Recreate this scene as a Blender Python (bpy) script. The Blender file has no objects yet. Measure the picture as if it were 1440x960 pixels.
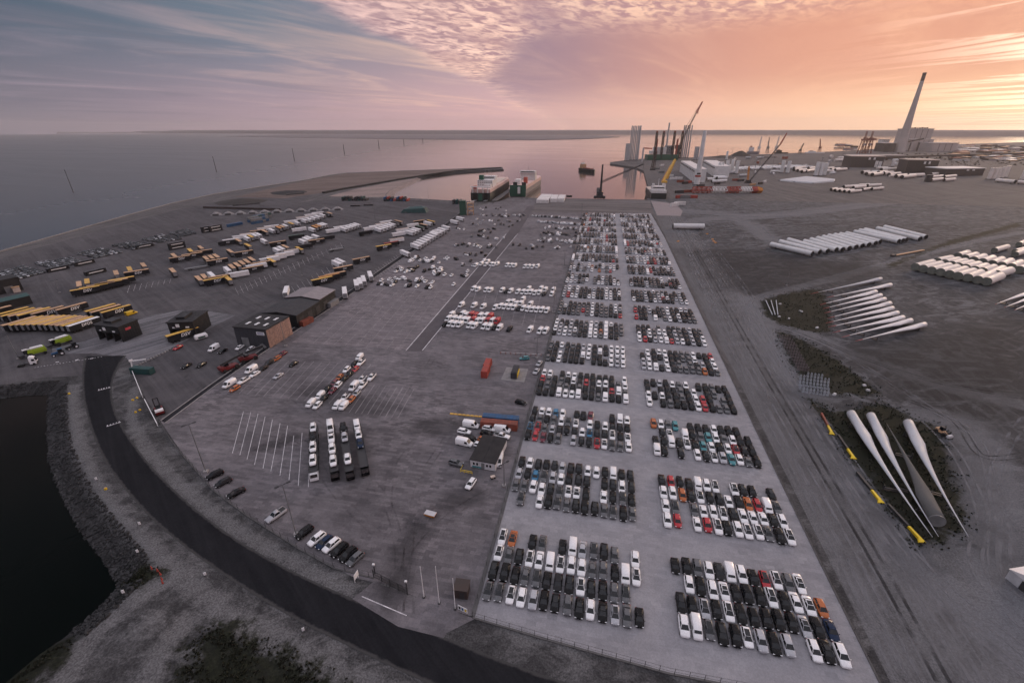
import bpy, bmesh, math, random
from mathutils import Matrix, Vector
from mathutils.geometry import delaunay_2d_cdt
R = math.radians
scene = bpy.context.scene
COL = scene.collection
random.seed(11)

# ------------------------------------------------------------------ camera
FPX, HY, CAMH = 640.0, 181.0, 90.0          # focal length in photo pixels, horizon row, height
YAW, ROLL = R(11.3), R(-0.2)
TILT = math.atan((480 - HY) / FPX)
cam_d = bpy.data.cameras.new('camera')
cam_d.lens = 36 * FPX / 1440
cam_d.sensor_width = 36
cam_d.clip_start = 1.0
cam_d.clip_end = 60000
cam = bpy.data.objects.new('camera', cam_d)
COL.objects.link(cam)
cam.matrix_world = (Matrix.Translation((0, 0, CAMH)) @ Matrix.Rotation(YAW, 4, 'Z')
                    @ Matrix.Rotation(R(90) - TILT, 4, 'X') @ Matrix.Rotation(ROLL, 4, 'Z'))
scene.camera = cam

# ------------------------------------------------------------------ light
SUN_AZ, SUN_EL = R(48), R(9.0)
SUN = Vector((math.cos(SUN_AZ) * math.cos(SUN_EL), math.sin(SUN_AZ) * math.cos(SUN_EL), math.sin(SUN_EL)))
sun_d = bpy.data.lights.new('sun', 'SUN')
sun_d.energy = 0.7
sun_d.angle = R(18)
sun_d.color = (1.0, 0.72, 0.50)
sun = bpy.data.objects.new('sun', sun_d)
COL.objects.link(sun)
sun.rotation_euler = SUN.to_track_quat('Z', 'Y').to_euler()

scene.view_settings.view_transform = 'Standard'
scene.view_settings.look = 'None'
scene.view_settings.gamma = 1
scene.view_settings.use_curve_mapping = False
scene.view_settings.exposure = 0.38
scene.cycles.use_denoising = True
scene.cycles.use_adaptive_sampling = True
scene.cycles.adaptive_threshold = 0.03
scene.cycles.max_bounces = 5
scene.cycles.diffuse_bounces = 2
scene.cycles.glossy_bounces = 3
scene.cycles.transmission_bounces = 2
scene.cycles.volume_bounces = 2
scene.cycles.caustics_reflective = False
scene.cycles.caustics_refractive = False


class NT:
    """small helper to write node trees as expressions"""
    def __init__(self, tree):
        self.t = tree
        self.n = tree.nodes
        self.l = tree.links
        self.n.clear()

    def node(self, typ, ins=None, **kw):
        nd = self.n.new(typ)
        for k, v in kw.items():
            setattr(nd, k, v)
        for k, v in (ins or {}).items():
            s = nd.inputs[k]
            if isinstance(v, bpy.types.NodeSocket):
                self.l.new(v, s)
            else:
                s.default_value = v
        return nd

    def m(self, op, a, b=0.0, c=0.0, clamp=False):
        nd = self.node('ShaderNodeMath', {0: a, 1: b, 2: c}, operation=op, use_clamp=clamp)
        return nd.outputs[0]

    def vm(self, op, a, b=(0, 0, 0), out=0):
        nd = self.node('ShaderNodeVectorMath', {0: a, 1: b}, operation=op)
        return nd.outputs[out]

    def dot(self, a, b):
        return self.vm('DOT_PRODUCT', a, b, 1)

    def ss(self, v, lo, hi, a=0.0, b=1.0, kind='SMOOTHSTEP'):
        nd = self.node('ShaderNodeMapRange', {0: v, 1: lo, 2: hi, 3: a, 4: b}, interpolation_type=kind, clamp=True)
        return nd.outputs[0]

    def mix(self, f, a, b, blend='MIX'):
        nd = self.node('ShaderNodeMix', data_type='RGBA', blend_type=blend)
        for i, v in ((0, f), (6, a), (7, b)):
            s = nd.inputs[i]
            if isinstance(v, bpy.types.NodeSocket):
                self.l.new(v, s)
            else:
                s.default_value = v if i == 0 else (*v[:3], 1)
        return nd.outputs[2]

    def ramp(self, f, stops, interp='EASE'):
        nd = self.node('ShaderNodeValToRGB', {0: f})
        cr = nd.color_ramp
        cr.interpolation = interp
        while len(cr.elements) < len(stops):
            cr.elements.new(0.5)
        for e, (p, c) in zip(cr.elements, stops):
            e.position = p
            e.color = (*c, 1) if len(c) == 3 else c
        return nd.outputs[0]

    def noise(self, vec, scale, detail=4, rough=0.55, dist=0.0, out=0):
        nd = self.node('ShaderNodeTexNoise', {'Vector': vec, 'Scale': scale, 'Detail': detail, 'Roughness': rough, 'Distortion': dist})
        return nd.outputs[out]

    def scalev(self, vec, s, rotz=0.0, loc=(0, 0, 0)):
        if rotz:
            vec = self.node('ShaderNodeMapping', {'Vector': vec, 'Rotation': (0, 0, rotz)}).outputs[0]
        return self.node('ShaderNodeMapping', {'Vector': vec, 'Scale': s, 'Location': loc}).outputs[0]


def lin(r, g, b):
    f = lambda c: (c / 255) / 12.92 if c / 255 <= 0.04045 else ((c / 255 + 0.055) / 1.055) ** 2.4
    return (f(r), f(g), f(b))


# ------------------------------------------------------------------ sky
world = bpy.data.worlds.new('World')
scene.world = world
world.use_nodes = True
w = NT(world.node_tree)
d = w.node('ShaderNodeTexCoord').outputs['Generated']
sep = w.node('ShaderNodeSeparateXYZ', {0: d})
zc = w.m('MAXIMUM', sep.outputs[2], 0.0)
flat = w.vm('NORMALIZE', w.node('ShaderNodeCombineXYZ', {0: sep.outputs[0], 1: sep.outputs[1], 2: 0.0}).outputs[0])
s = w.dot(flat, (math.cos(SUN_AZ), math.sin(SUN_AZ), 0))
s01 = w.m('MULTIPLY_ADD', s, 0.5, 0.5)
hor = w.ramp(s01, [(0.0, lin(96, 98, 110)), (0.38, lin(108, 106, 116)), (0.50, lin(136, 122, 134)), (0.60, lin(164, 140, 150)), (0.80, lin(210, 166, 166)),
                   (0.92, lin(244, 190, 162)), (0.985, lin(250, 205, 164)), (1.0, lin(250, 210, 168))], 'LINEAR')
upp = w.ramp(s01, [(0.0, lin(84, 94, 108)), (0.40, lin(58, 76, 94)), (0.60, lin(98, 112, 127)), (0.80, lin(160, 140, 148)),
                   (0.92, lin(186, 138, 124)), (0.985, lin(220, 150, 112)), (1.0, lin(232, 165, 120))], 'LINEAR')
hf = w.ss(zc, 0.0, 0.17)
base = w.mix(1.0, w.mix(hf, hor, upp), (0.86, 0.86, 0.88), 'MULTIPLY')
base = w.mix(w.ss(zc, 0.18, 0.65), base, lin(212, 215, 228))  # overhead sky, out of view, brightened to raise the light on the ground
sky = w.node('ShaderNodeTexSky', sky_type='NISHITA', sun_disc=False, sun_elevation=SUN_EL, sun_rotation=math.pi / 2 - SUN_AZ,
             altitude=50, air_density=1.0, dust_density=1.6, ozone_density=1.5)
clear = w.vm('SCALE', sky.outputs[0])
clear.node.inputs['Scale'].default_value = 0.06
base = w.mix(w.ss(zc, 0.05, 0.6, 0.06, 0.45), base, clear)
# cloud sheet: the direction laid out on a plane overhead
inv = w.m('DIVIDE', 1.0, w.m('ADD', zc, 0.03))
F = (-math.sin(YAW), math.cos(YAW), 0)
Rt = (math.cos(YAW), math.sin(YAW), 0)
pf = w.m('MULTIPLY', w.dot(d, F), inv)
pr = w.m('MULTIPLY', w.dot(d, Rt), inv)
pv = w.node('ShaderNodeCombineXYZ', {0: pr, 1: pf, 2: 0.0}).outputs[0]
wob = w.m('SUBTRACT', w.noise(pv, 0.55, 5, 0.6), 0.5)
# altocumulus shelf with a clean leading edge
edge = w.m('ADD', w.m('MULTIPLY_ADD', pf, -0.17, pr), w.m('MULTIPLY_ADD', wob, 0.9, 2.25))
shelf = w.ss(edge, -0.05, 0.35)
cells = w.noise(w.scalev(pv, (1.0, 0.55, 1), R(35)), 9.5, 3, 0.6, 0.5)
cellb = w.noise(w.scalev(pv, (1.0, 0.45, 1), R(40)), 2.0, 4, 0.6, 0.3)
big = w.noise(pv, 0.42, 3, 0.5)
tex_f = w.m('MULTIPLY', w.m('MULTIPLY', shelf, w.ss(zc, 0.25, 0.6, 1.0, 0.25)), w.m('MAXIMUM', w.ss(w.m('ADD', w.m('MULTIPLY_ADD', pf, 0.5, -2.0), w.m('ADD', w.m('MULTIPLY', pr, 3.0), w.m('MULTIPLY_ADD', big, 3.0, -1.5))), 0.2, 1.9, 1.0, 0.0), w.ss(w.m('MULTIPLY_ADD', big, 2.0, pf), 5.0, 6.6, 0.75, 0.0)))
tex_f = w.m('MULTIPLY', tex_f, w.ss(w.m('MULTIPLY_ADD', big, 1.5, pr), 2.3, 3.6, 1.0, 0.12))
lit = w.m('MULTIPLY', w.ss(cells, 0.36, 0.62), w.ss(cellb, 0.34, 0.58, 0.25, 1.0))
shade_c = w.mix(w.ss(s01, 0.55, 0.86), lin(120, 104, 116), lin(160, 124, 128))
light_c = w.mix(w.ss(s01, 0.6, 0.98), lin(224, 188, 182), lin(250, 206, 172))
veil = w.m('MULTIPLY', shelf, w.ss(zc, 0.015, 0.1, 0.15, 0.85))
veil_c = w.mix(w.ss(zc, 0.16, 0.55), w.mix(w.ss(s01, 0.80, 0.98), lin(134, 110, 123), lin(196, 138, 116)), lin(198, 201, 214))  # unseen overhead part of the veil also brightened to add light below
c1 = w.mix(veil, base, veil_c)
c1 = w.mix(w.m('MULTIPLY', tex_f, 0.85), c1, w.mix(lit, shade_c, light_c))
# rim of the shelf, thin and bright
rim = w.m('MULTIPLY', w.m('MULTIPLY', w.ss(edge, -0.15, 0.2), w.ss(edge, 0.2, 0.9, 1.0, 0.0)), w.ss(w.noise(pv, 3.0, 4, 0.6), 0.35, 0.7))
c1 = w.mix(w.m('MULTIPLY', rim, 0.35), c1, light_c)
# cirrus streaks
st = w.noise(w.scalev(pv, (0.13, 0.36, 1), R(-58), (0.3, 0.2, 0)), 1.7, 6, 0.62, 1.6)
stm = w.m('MULTIPLY', w.ss(st, 0.42, 0.74), w.ss(zc, 0.01, 0.05))
stm = w.m('MULTIPLY', stm, w.ss(shelf, 0.0, 1.0, 1.0, 0.30))
c1 = w.mix(w.m('MULTIPLY', stm, 0.42), c1, w.mix(w.ss(s01, 0.42, 0.9), lin(150, 134, 146), lin(255, 205, 165)))
# low grey cloud band on the left, blue gaps above it
lowb = w.m('MULTIPLY', w.ss(w.noise(w.scalev(pv, (0.10, 0.26, 1), R(-62)), 1.6, 5, 0.6, 1.2), 0.46, 0.66), w.ss(s01, 0.75, 0.45))
c1 = w.mix(w.m('MULTIPLY', lowb, 0.55), c1, lin(92, 92, 104))
# glow of the hidden sun, broken by streaks
sd = w.m('MAXIMUM', w.dot(d, tuple(SUN)), 0.0)
glow = w.m('POWER', sd, 60.0)
core = w.m('POWER', sd, 150.0)
gst = w.ss(w.noise(w.scalev(pv, (0.12, 0.5, 1), R(62), (0.1, 0.62, 0)), 1.6, 6, 0.62, 1.0), 0.46, 0.54)
c1 = w.mix(1.0, c1, w.mix(w.m('MULTIPLY', glow, w.m('MULTIPLY_ADD', gst, 1.1, 0.0)), (0, 0, 0), (0.92, 0.78, 0.62)), 'ADD')
c1 = w.mix(1.0, c1, w.mix(w.m('MULTIPLY', core, w.m('MULTIPLY_ADD', gst, 1.0, 0.1)), (0, 0, 0), (1.0, 0.85, 0.6)), 'ADD')
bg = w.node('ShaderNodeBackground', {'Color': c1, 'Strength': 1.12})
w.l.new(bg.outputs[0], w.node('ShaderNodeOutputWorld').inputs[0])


# ------------------------------------------------------------------ pixel <-> place
def ray(px, py):
    dx, dy = (px - 720) / FPX, -(py - 480) / FPX
    v = cam.matrix_world.to_3x3() @ Vector((dx, dy, -1))
    return v


def W(px, py, z=0.0):
    """ground point (at height z) seen at a photo pixel"""
    v = ray(px, py)
    t = (z - CAMH) / v.z
    return Vector((v.x * t, v.y * t, z))


def HT(b, top_px, top_py):
    """height of something standing at ground point b whose top is seen at a pixel"""
    v = ray(top_px, top_py)
    t = math.hypot(b.x, b.y) / math.hypot(v.x, v.y)
    return CAMH + v.z * t


def MPP(p):
    """metres per photo pixel at a place"""
    q = cam.matrix_world.inverted() @ Vector((p[0], p[1], p[2] if len(p) > 2 else 0))
    return -q.z / FPX


def heading(a, b, z=0.0):
    p, q = W(*a, z), W(*b, z)
    return math.atan2(q.y - p.y, q.x - p.x)


# ------------------------------------------------------------------ materials
MATS = {}


def mat(name, col, rough=0.7, metal=0.0, spec=0.5, var=0.0, vscale=0.5, emit=None, coat=0.0, detail=0.0):
    if name in MATS:
        return MATS[name]
    m = bpy.data.materials.new(name)
    m.use_nodes = True
    t = NT(m.node_tree)
    b = t.node('ShaderNodeBsdfPrincipled', {'Base Color': (*col, 1), 'Roughness': rough, 'Metallic': metal, 'Specular IOR Level': spec, 'Coat Weight': coat})
    if var:
        g = t.node('ShaderNodeNewGeometry').outputs['Position']
        n = t.noise(g, vscale, 5, 0.6)
        v = t.m('MULTIPLY_ADD', t.ss(n, 0.3, 0.7), 2 * var, 1 - var)
        oi = t.node('ShaderNodeObjectInfo').outputs['Random']
        v = t.m('MULTIPLY', v, t.m('MULTIPLY_ADD', oi, var, 1 - var / 2))
        vec = t.vm('SCALE', (*col,), (0, 0, 0))
        vec.node.inputs['Scale'].default_value = 1
        t.l.new(v, vec.node.inputs['Scale'])
        t.l.new(vec, b.inputs['Base Color'])
        t.l.new(t.ss(n, 0.3, 0.7, max(0.02, rough - 0.12), min(1, rough + 0.12)), b.inputs['Roughness'])
    if emit:
        b.inputs['Emission Color'].default_value = (*emit, 1)
        b.inputs['Emission Strength'].default_value = 1
    t.l.new(b.outputs[0], t.node('ShaderNodeOutputMaterial').inputs[0])
    MATS[name] = m
    return m


class MB:
    """collects shapes and links them as one mesh object"""
    def __init__(self):
        self.v, self.f, self.mi = [], [], []

    def add(self, vs, fs, mi=0):
        o = len(self.v)
        self.v += [tuple(p) for p in vs]
        self.f += [tuple(i + o for i in f) for f in fs]
        self.mi += [mi] * len(fs)
        return self

    def box(self, c, s, rz=0.0, mi=0, taper=1.0, M=None):
        hx, hy, hz = s[0] / 2, s[1] / 2, s[2] / 2
        P = []
        for z, k in ((-hz, 1), (hz, taper)):
            for x, y in ((-hx, -hy), (hx, -hy), (hx, hy), (-hx, hy)):
                P.append(Vector((x * k, y * k, z)))
        rot = Matrix.Rotation(rz, 3, 'Z') if M is None else M
        P = [rot @ p + Vector(c) for p in P]
        return self.add(P, [(3, 2, 1, 0), (4, 5, 6, 7), (0, 1, 5, 4), (1, 2, 6, 5), (2, 3, 7, 6), (3, 0, 4, 7)], mi)

    def cyl(self, p0, p1, r0, r1=None, n=10, mi=0, caps=True, capmi=None):
        p0, p1 = Vector(p0), Vector(p1)
        r1 = r0 if r1 is None else r1
        ax = (p1 - p0).normalized()
        a = ax.orthogonal().normalized()
        b = ax.cross(a)
        P = []
        for p, r in ((p0, r0), (p1, r1)):
            for i in range(n):
                t = 2 * math.pi * i / n
                P.append(p + a * (r * math.cos(t)) + b * (r * math.sin(t)))
        self.add(P, [(i, (i + 1) % n, n + (i + 1) % n, n + i) for i in range(n)], mi)
        if caps:
            self.add(P[:n], [tuple(reversed(range(n)))], mi if capmi is None else capmi)
            self.add(P[n:], [tuple(range(n))], mi if capmi is None else capmi)
        return self

    def beam(self, p0, p1, w, h=None, mi=0):
        p0, p1 = Vector(p0), Vector(p1)
        h = w if h is None else h
        dv = p1 - p0
        L = dv.length
        x = dv / L
        up = Vector((0, 0, 1)) if abs(x.z) < 0.95 else Vector((0, 1, 0))
        y = up.cross(x).normalized()
        z = x.cross(y)
        M = Matrix((x, y, z)).transposed()
        return self.box((p0 + p1) / 2, (L, w, h), M=M, mi=mi)

    def loft(self, rings, mi=0, caps=True):
        n = len(rings[0])
        vs = [p for r in rings for p in r]
        fs = []
        for k in range(len(rings) - 1):
            for i in range(n):
                j = (i + 1) % n
                fs.append((k * n + i, k * n + j, (k + 1) * n + j, (k + 1) * n + i))
        if caps:
            fs.append(tuple(reversed(range(n))))
            fs.append(tuple(range((len(rings) - 1) * n, len(rings) * n)))
        return self.add(vs, fs, mi)

    def prism(self, poly, z0, z1, mi=0, top_mi=None):
        n = len(poly)
        ar = sum(poly[i][0] * poly[(i + 1) % n][1] - poly[(i + 1) % n][0] * poly[i][1] for i in range(n))
        if ar < 0:
            poly = poly[::-1]
        vs = [(p[0], p[1], z0) for p in poly] + [(p[0], p[1], z1) for p in poly]
        self.add(vs, [(i, (i + 1) % n, n + (i + 1) % n, n + i) for i in range(n)], mi)
        self.add(vs, [tuple(range(n, 2 * n))], mi if top_mi is None else top_mi)
        self.add(vs, [tuple(reversed(range(n)))], mi)
        return self

    def lattice(self, p0, p1, w0, w1=None, n=8, t=0.2, mi=0):
        p0, p1 = Vector(p0), Vector(p1)
        w1 = w0 if w1 is None else w1
        ax = (p1 - p0).normalized()
        a = ax.orthogonal().normalized()
        b = ax.cross(a)
        cor = lambda k: [p0.lerp(p1, k) + (a * sx + b * sy) * ((w0 + (w1 - w0) * k) / 2) for sx, sy in ((-1, -1), (1, -1), (1, 1), (-1, 1))]
        c0, c1 = cor(0), cor(1)
        for i in range(4):
            self.beam(c0[i], c1[i], t, t, mi)
        for k in range(n):
            ca, cb = cor(k / n), cor((k + 1) / n)
            for i in range(4):
                j = (i + 1) % 4
                self.beam(ca[i], cb[j] if k % 2 else ca[j], t * 0.7, t * 0.7, mi)
                if not k % 2:
                    self.beam(ca[j], cb[i], t * 0.7, t * 0.7, mi)
        return self

    def mesh(self, name, mats, smooth=False):
        me = bpy.data.meshes.new(name)
        me.from_pydata(self.v, [], self.f)
        for m in (mats if isinstance(mats, (list, tuple)) else [mats]):
            me.materials.append(MATS[m] if isinstance(m, str) else m)
        me.polygons.foreach_set('material_index', self.mi)
        if smooth:
            me.polygons.foreach_set('use_smooth', [True] * len(me.polygons))
        me.update()
        return me

    def build(self, name, mats, parent=None, smooth=False):
        return link(name, self.mesh(name, mats, smooth), parent)


def link(name, me, parent=None, loc=None, rz=None):
    o = bpy.data.objects.new(name, me)
    COL.objects.link(o)
    if parent:
        o.parent = parent
    if loc is not None:
        o.location = loc
    if rz is not None:
        o.rotation_euler = (0, 0, rz)
    return o


def tag(o, label=None, cat=None, group=None, kind=None):
    if label:
        o['label'] = label
    if cat:
        o['category'] = cat
    if group:
        o['group'] = group
    if kind:
        o['kind'] = kind
    return o


def thing(name, label, cat, loc=(0, 0, 0), rz=0.0, group=None):
    o = bpy.data.objects.new(name, None)
    COL.objects.link(o)
    o.location = loc
    o.rotation_euler = (0, 0, rz)
    o.empty_display_size = 0.5
    return tag(o, label, cat, group)


def struct(o):
    o['kind'] = 'structure'
    return o


ORD = ['first', 'second', 'third', 'fourth', 'fifth', 'sixth', 'seventh', 'eighth', 'ninth', 'tenth', 'eleventh', 'twelfth',
       'thirteenth', 'fourteenth', 'fifteenth', 'sixteenth', 'seventeenth', 'eighteenth', 'nineteenth', 'twentieth',
       'twenty-first', 'twenty-second', 'twenty-third', 'twenty-fourth', 'twenty-fifth', 'twenty-sixth', 'twenty-seventh',
       'twenty-eighth', 'twenty-ninth', 'thirtieth', 'thirty-first', 'thirty-second', 'thirty-third', 'thirty-fourth', 'thirty-fifth', 'thirty-sixth']


def ordn(i):
    """0 -> first, 41 -> forty-second"""
    n = i + 1
    if n <= 20:
        return ORD[i]
    tens = ['', '', 'twenty', 'thirty', 'forty', 'fifty', 'sixty', 'seventy', 'eighty', 'ninety']
    if n >= 100:
        return 'hundred-and-' + ordn(n - 101) if n > 100 else 'hundredth'
    if n % 10 == 0:
        return tens[n // 10][:-1] + 'ieth'
    return tens[n // 10] + '-' + ORD[n % 10 - 1]
# ------------------------------------------------------------------ ground materials
import numpy as np


def ground_mat(name, ca, cb, scale=0.05, streak=None, brick=None, rough=0.85, grain=0.25, stain=0.35, attrs=False, joint=None, patch=0.0, smudge=(), spec=0.12, bmix=(0.35, 0.9)):
    """two earth colours mixed by large noise, with grain, stains, tyre streaks or paving units"""
    m = bpy.data.materials.new(name)
    m.use_nodes = True
    t = NT(m.node_tree)
    P = t.node('ShaderNodeNewGeometry').outputs['Position']
    n1 = t.noise(P, scale, 6, 0.62, 0.4)
    n2 = t.noise(P, scale * 7.3, 5, 0.65, 0.2)
    n3 = t.noise(P, 2.6, 3, 0.7)
    f = t.m('ADD', t.m('MULTIPLY', t.ss(n1, 0.3, 0.7), 0.55), t.m('MULTIPLY', t.ss(n2, 0.3, 0.7), 0.45))
    col = t.mix(f, ca, cb)
    if brick:
        br = t.node('ShaderNodeTexBrick', {'Vector': P, 'Color1': (0.62, 0.62, 0.62, 1), 'Color2': (1.25, 1.22, 1.2, 1), 'Mortar': (0.55, 0.55, 0.55, 1),
                                           'Scale': 1.0, 'Mortar Size': 0.02, 'Mortar Smooth': 0.3, 'Bias': 0.0, 'Brick Width': brick[0], 'Row Height': brick[1]},
                    offset=0.5)
        br2 = t.node('ShaderNodeTexBrick', {'Vector': P, 'Color1': (0.78, 0.78, 0.78, 1), 'Color2': (1.18, 1.16, 1.16, 1), 'Mortar': (0.9, 0.9, 0.9, 1),
                                            'Scale': 1.0, 'Mortar Size': 0.0, 'Bias': 0.1, 'Brick Width': brick[0] * 5.1, 'Row Height': brick[1] * 3.2}, offset=0.37)
        col = t.mix(t.ss(t.noise(P, 0.03, 4, 0.6), 0.35, 0.65, *bmix), col, t.mix(1.0, col, br.outputs[0], 'MULTIPLY'))
        col = t.mix(0.42 + patch, col, t.mix(1.0, col, br2.outputs[0], 'MULTIPLY'))
    if streak:
        ang, amt, sc = streak
        sv = t.scalev(P, (sc, sc * 0.035, 1), -ang)
        s1 = t.noise(sv, 1.0, 5, 0.65, 0.8)
        s2 = t.noise(sv, 4.3, 3, 0.6, 0.3)
        sf = t.m('ADD', t.m('MULTIPLY', t.ss(s1, 0.38, 0.66), 0.6), t.m('MULTIPLY', t.ss(s2, 0.42, 0.64), 0.4))
        fac = t.m('MULTIPLY', sf, amt)
        if attrs:
            tr = t.node('ShaderNodeAttribute', attribute_name='track').outputs['Fac']
            trn = t.m('ADD', tr, t.m('MULTIPLY_ADD', n2, 0.9, -0.45))
            fac = t.m('MULTIPLY', fac, t.ss(trn, 0.2, 0.75, 0.22, 1.0))
        col = t.mix(fac, col, tuple(min(1, c * 2.1 + 0.02) for c in cb))
    if attrs:                                                    # swirling wheel tracks
        wv = t.node('ShaderNodeTexWave', {'Vector': t.scalev(P, (0.05, 0.05, 0.05)), 'Scale': 1.1, 'Distortion': 9.0, 'Detail': 3.0, 'Detail Scale': 0.7, 'Detail Roughness': 0.6}, wave_type='BANDS').outputs[1]
        wm = t.m('MULTIPLY', t.ss(wv, 0.72, 0.96), t.ss(t.noise(P, 0.025, 3, 0.6), 0.45, 0.62))
        col = t.mix(t.m('MULTIPLY', wm, 0.4), col, tuple(c * 1.7 + 0.01 for c in cb))
        mot = t.noise(P, 0.16, 5, 0.7, 0.6)
        col = t.mix(t.ss(mot, 0.52, 0.7, 0.0, 0.55), col, tuple(c * 1.6 + 0.01 for c in cb))
        col = t.mix(t.ss(mot, 0.46, 0.3, 0.0, 0.5), col, tuple(c * 0.6 for c in ca))
        wsp = t.noise(t.scalev(P, (0.035, 0.085, 1), R(-20)), 1.0, 7, 0.72, 2.2)
        col = t.mix(t.ss(wsp, 0.47, 0.63, 0.0, 0.9), col, tuple(c * 1.75 + 0.01 for c in cb))
        trk = t.node('ShaderNodeAttribute', attribute_name='track').outputs['Fac']
        col = t.mix(t.m('MULTIPLY', t.ss(t.m('ADD', trk, t.m('MULTIPLY_ADD', n2, 1.0, -0.5)), 0.35, 0.9), 0.45 if name == 'gravel' else 0.0), col, (0.15, 0.148, 0.152))
    if attrs:
        li = t.node('ShaderNodeAttribute', attribute_name='light').outputs['Fac']
        lf = t.ss(t.m('ADD', li, t.m('MULTIPLY_ADD', t.m('ADD', n2, t.m('MULTIPLY', n3, 0.35)), 0.9, -0.62)), 0.28, 0.8)
        col = t.mix(t.m('MULTIPLY', lf, 0.75), col, tuple(c * 1.95 + 0.015 for c in cb))
        da = t.node('ShaderNodeAttribute', attribute_name='dark').outputs['Fac']
        df = t.ss(t.m('ADD', da, t.m('MULTIPLY_ADD', t.m('ADD', n2, n1), 1.2, -1.2)), 0.15, 0.95)
        col = t.mix(t.m('MULTIPLY', df, 0.6), col, tuple(c * 0.5 for c in ca))
        gr = t.node('ShaderNodeAttribute', attribute_name='grass').outputs['Fac']
        gn = t.noise(P, 0.22, 6, 0.75, 0.5)
        gf = t.ss(t.m('ADD', gr, t.m('MULTIPLY_ADD', gn, 2.4, -1.25)), 0.3, 0.75)
        gc = t.ramp(t.noise(P, 0.9, 5, 0.7), [(0.25, (0.005, 0.006, 0.004)), (0.5, (0.010, 0.012, 0.006)), (0.68, (0.022, 0.024, 0.012)), (0.85, (0.060, 0.055, 0.040))], 'LINEAR')
        col = t.mix(t.m('MULTIPLY', gf, 0.92), col, gc)
    if stain:
        sn = t.noise(P, 0.11, 5, 0.7, 1.2)
        sm = t.ss(sn, 0.56, 0.72)
        col = t.mix(t.m('MULTIPLY', sm, stain), col, tuple(c * 0.45 for c in ca))
    for cx, cy, rx, ry, ang in smudge:                     # oil and tyre smudges with a shape of their own
        lv = t.node('ShaderNodeMapping', {'Vector': P, 'Location': (cx, cy, 0), 'Rotation': (0, 0, ang), 'Scale': (rx, ry, 1)}, vector_type='TEXTURE').outputs[0]
        lv = t.vm('MULTIPLY', lv, (1, 1, 0))
        dd = t.m('ADD', t.vm('LENGTH', lv, out=1), t.m('MULTIPLY_ADD', n2, 0.9, -0.45))
        col = t.mix(t.ss(dd, 0.35, 1.1, 0.55, 0.0), col, tuple(c * 0.3 for c in ca))
    g = t.m('MULTIPLY_ADD', t.ss(n3, 0.25, 0.75), 2 * grain, 1 - grain)
    gv = t.vm('SCALE', col)
    t.l.new(g, gv.node.inputs['Scale'])
    b = t.node('ShaderNodeBsdfPrincipled', {'Base Color': gv, 'Roughness': rough, 'Specular IOR Level': spec})
    bmp = t.node('ShaderNodeBump', {'Strength': 0.35, 'Distance': 0.12, 'Height': t.m('ADD', n3, t.m('MULTIPLY', n2, 2.0))})
    t.l.new(bmp.outputs[0], b.inputs['Normal'])
    t.l.new(b.outputs[0], t.node('ShaderNodeOutputMaterial').inputs[0])
    MATS[name] = m
    return m


ground_mat('earth', (0.050, 0.048, 0.050), (0.100, 0.095, 0.096), 0.02, streak=(R(10), 0.5, 0.25), grain=0.25)
ground_mat('gravel', (0.021, 0.023, 0.027), (0.070, 0.072, 0.079), 0.022, streak=(0.0, 0.85, 0.5), attrs=True, grain=0.35)
ground_mat('verge', (0.026, 0.026, 0.028), (0.068, 0.067, 0.069), 0.05, streak=(R(62), 0.35, 0.35), attrs=True, grain=0.45)
ground_mat('asphalt', (0.014, 0.014, 0.017), (0.021, 0.021, 0.025), 0.03, streak=(R(55), 0.15, 0.25), grain=0.12, stain=0.15)
ground_mat('yard_asphalt', (0.043, 0.042, 0.046), (0.094, 0.089, 0.095), 0.018, streak=(R(60), 0.25, 0.14), grain=0.15, stain=0.45)
ground_mat('lot_paving', (0.098, 0.093, 0.101), (0.200, 0.189, 0.203), 0.02, brick=(2.6, 0.9), grain=0.13, stain=0.4, patch=0.15,
           smudge=[(*W(572, 775)[:2], 5, 17, R(-8)), (*W(562, 820)[:2], 4, 7, 0), (*W(395, 622)[:2], 9, 4, R(40)), (*W(480, 560)[:2], 34, 8, R(-15)), (*W(650, 700)[:2], 10, 6, .4), (*W(620, 600)[:2], 16, 7, .2)])
ground_mat('car_paving', (0.240, 0.239, 0.258), (0.335, 0.331, 0.352), 0.018, brick=(2.0, 1.0), grain=0.10, stain=0.14, bmix=(0.15, 0.45), patch=-0.22)
ground_mat('pale_paving', (0.155, 0.144, 0.155), (0.215, 0.198, 0.211), 0.03, brick=(3.4, 1.1), grain=0.12, stain=0.3)
ground_mat('ribbon_paving', (0.085, 0.078, 0.086), (0.125, 0.114, 0.122), 0.03, grain=0.1, stain=0.2)
ground_mat('quay_ground', (0.060, 0.056, 0.058), (0.12, 0.11, 0.11), 0.015, streak=(R(88), 0.6, 0.12), grain=0.2)
ground_mat('ramp_concrete', (0.24, 0.21, 0.215), (0.29, 0.25, 0.255), 0.03, grain=0.1, stain=0.2)
ground_mat('sand', (0.16, 0.125, 0.115), (0.25, 0.20, 0.185), 0.02, streak=(R(-50), 0.4, 0.08), grain=0.12, stain=0.2)
ground_mat('heath', (0.085, 0.066, 0.058), (0.14, 0.11, 0.10), 0.015, streak=(R(-50), 0.4, 0.06), grain=0.3, stain=0.6)
ground_mat('island_earth', (0.10, 0.092, 0.10), (0.15, 0.138, 0.15), 0.0012, streak=(R(-10), 0.3, 0.01), grain=0.1)
ground_mat('rock_bank', (0.018, 0.019, 0.020), (0.062, 0.062, 0.064), 0.35, grain=0.5, stain=0.3)
mat('concrete', (0.25, 0.24, 0.24), 0.85, var=0.2)
mat('dark_concrete', (0.09, 0.088, 0.09), 0.85, var=0.25)
mat('line_paint', (0.55, 0.53, 0.55), 0.7, var=0.35, vscale=0.7)
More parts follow.
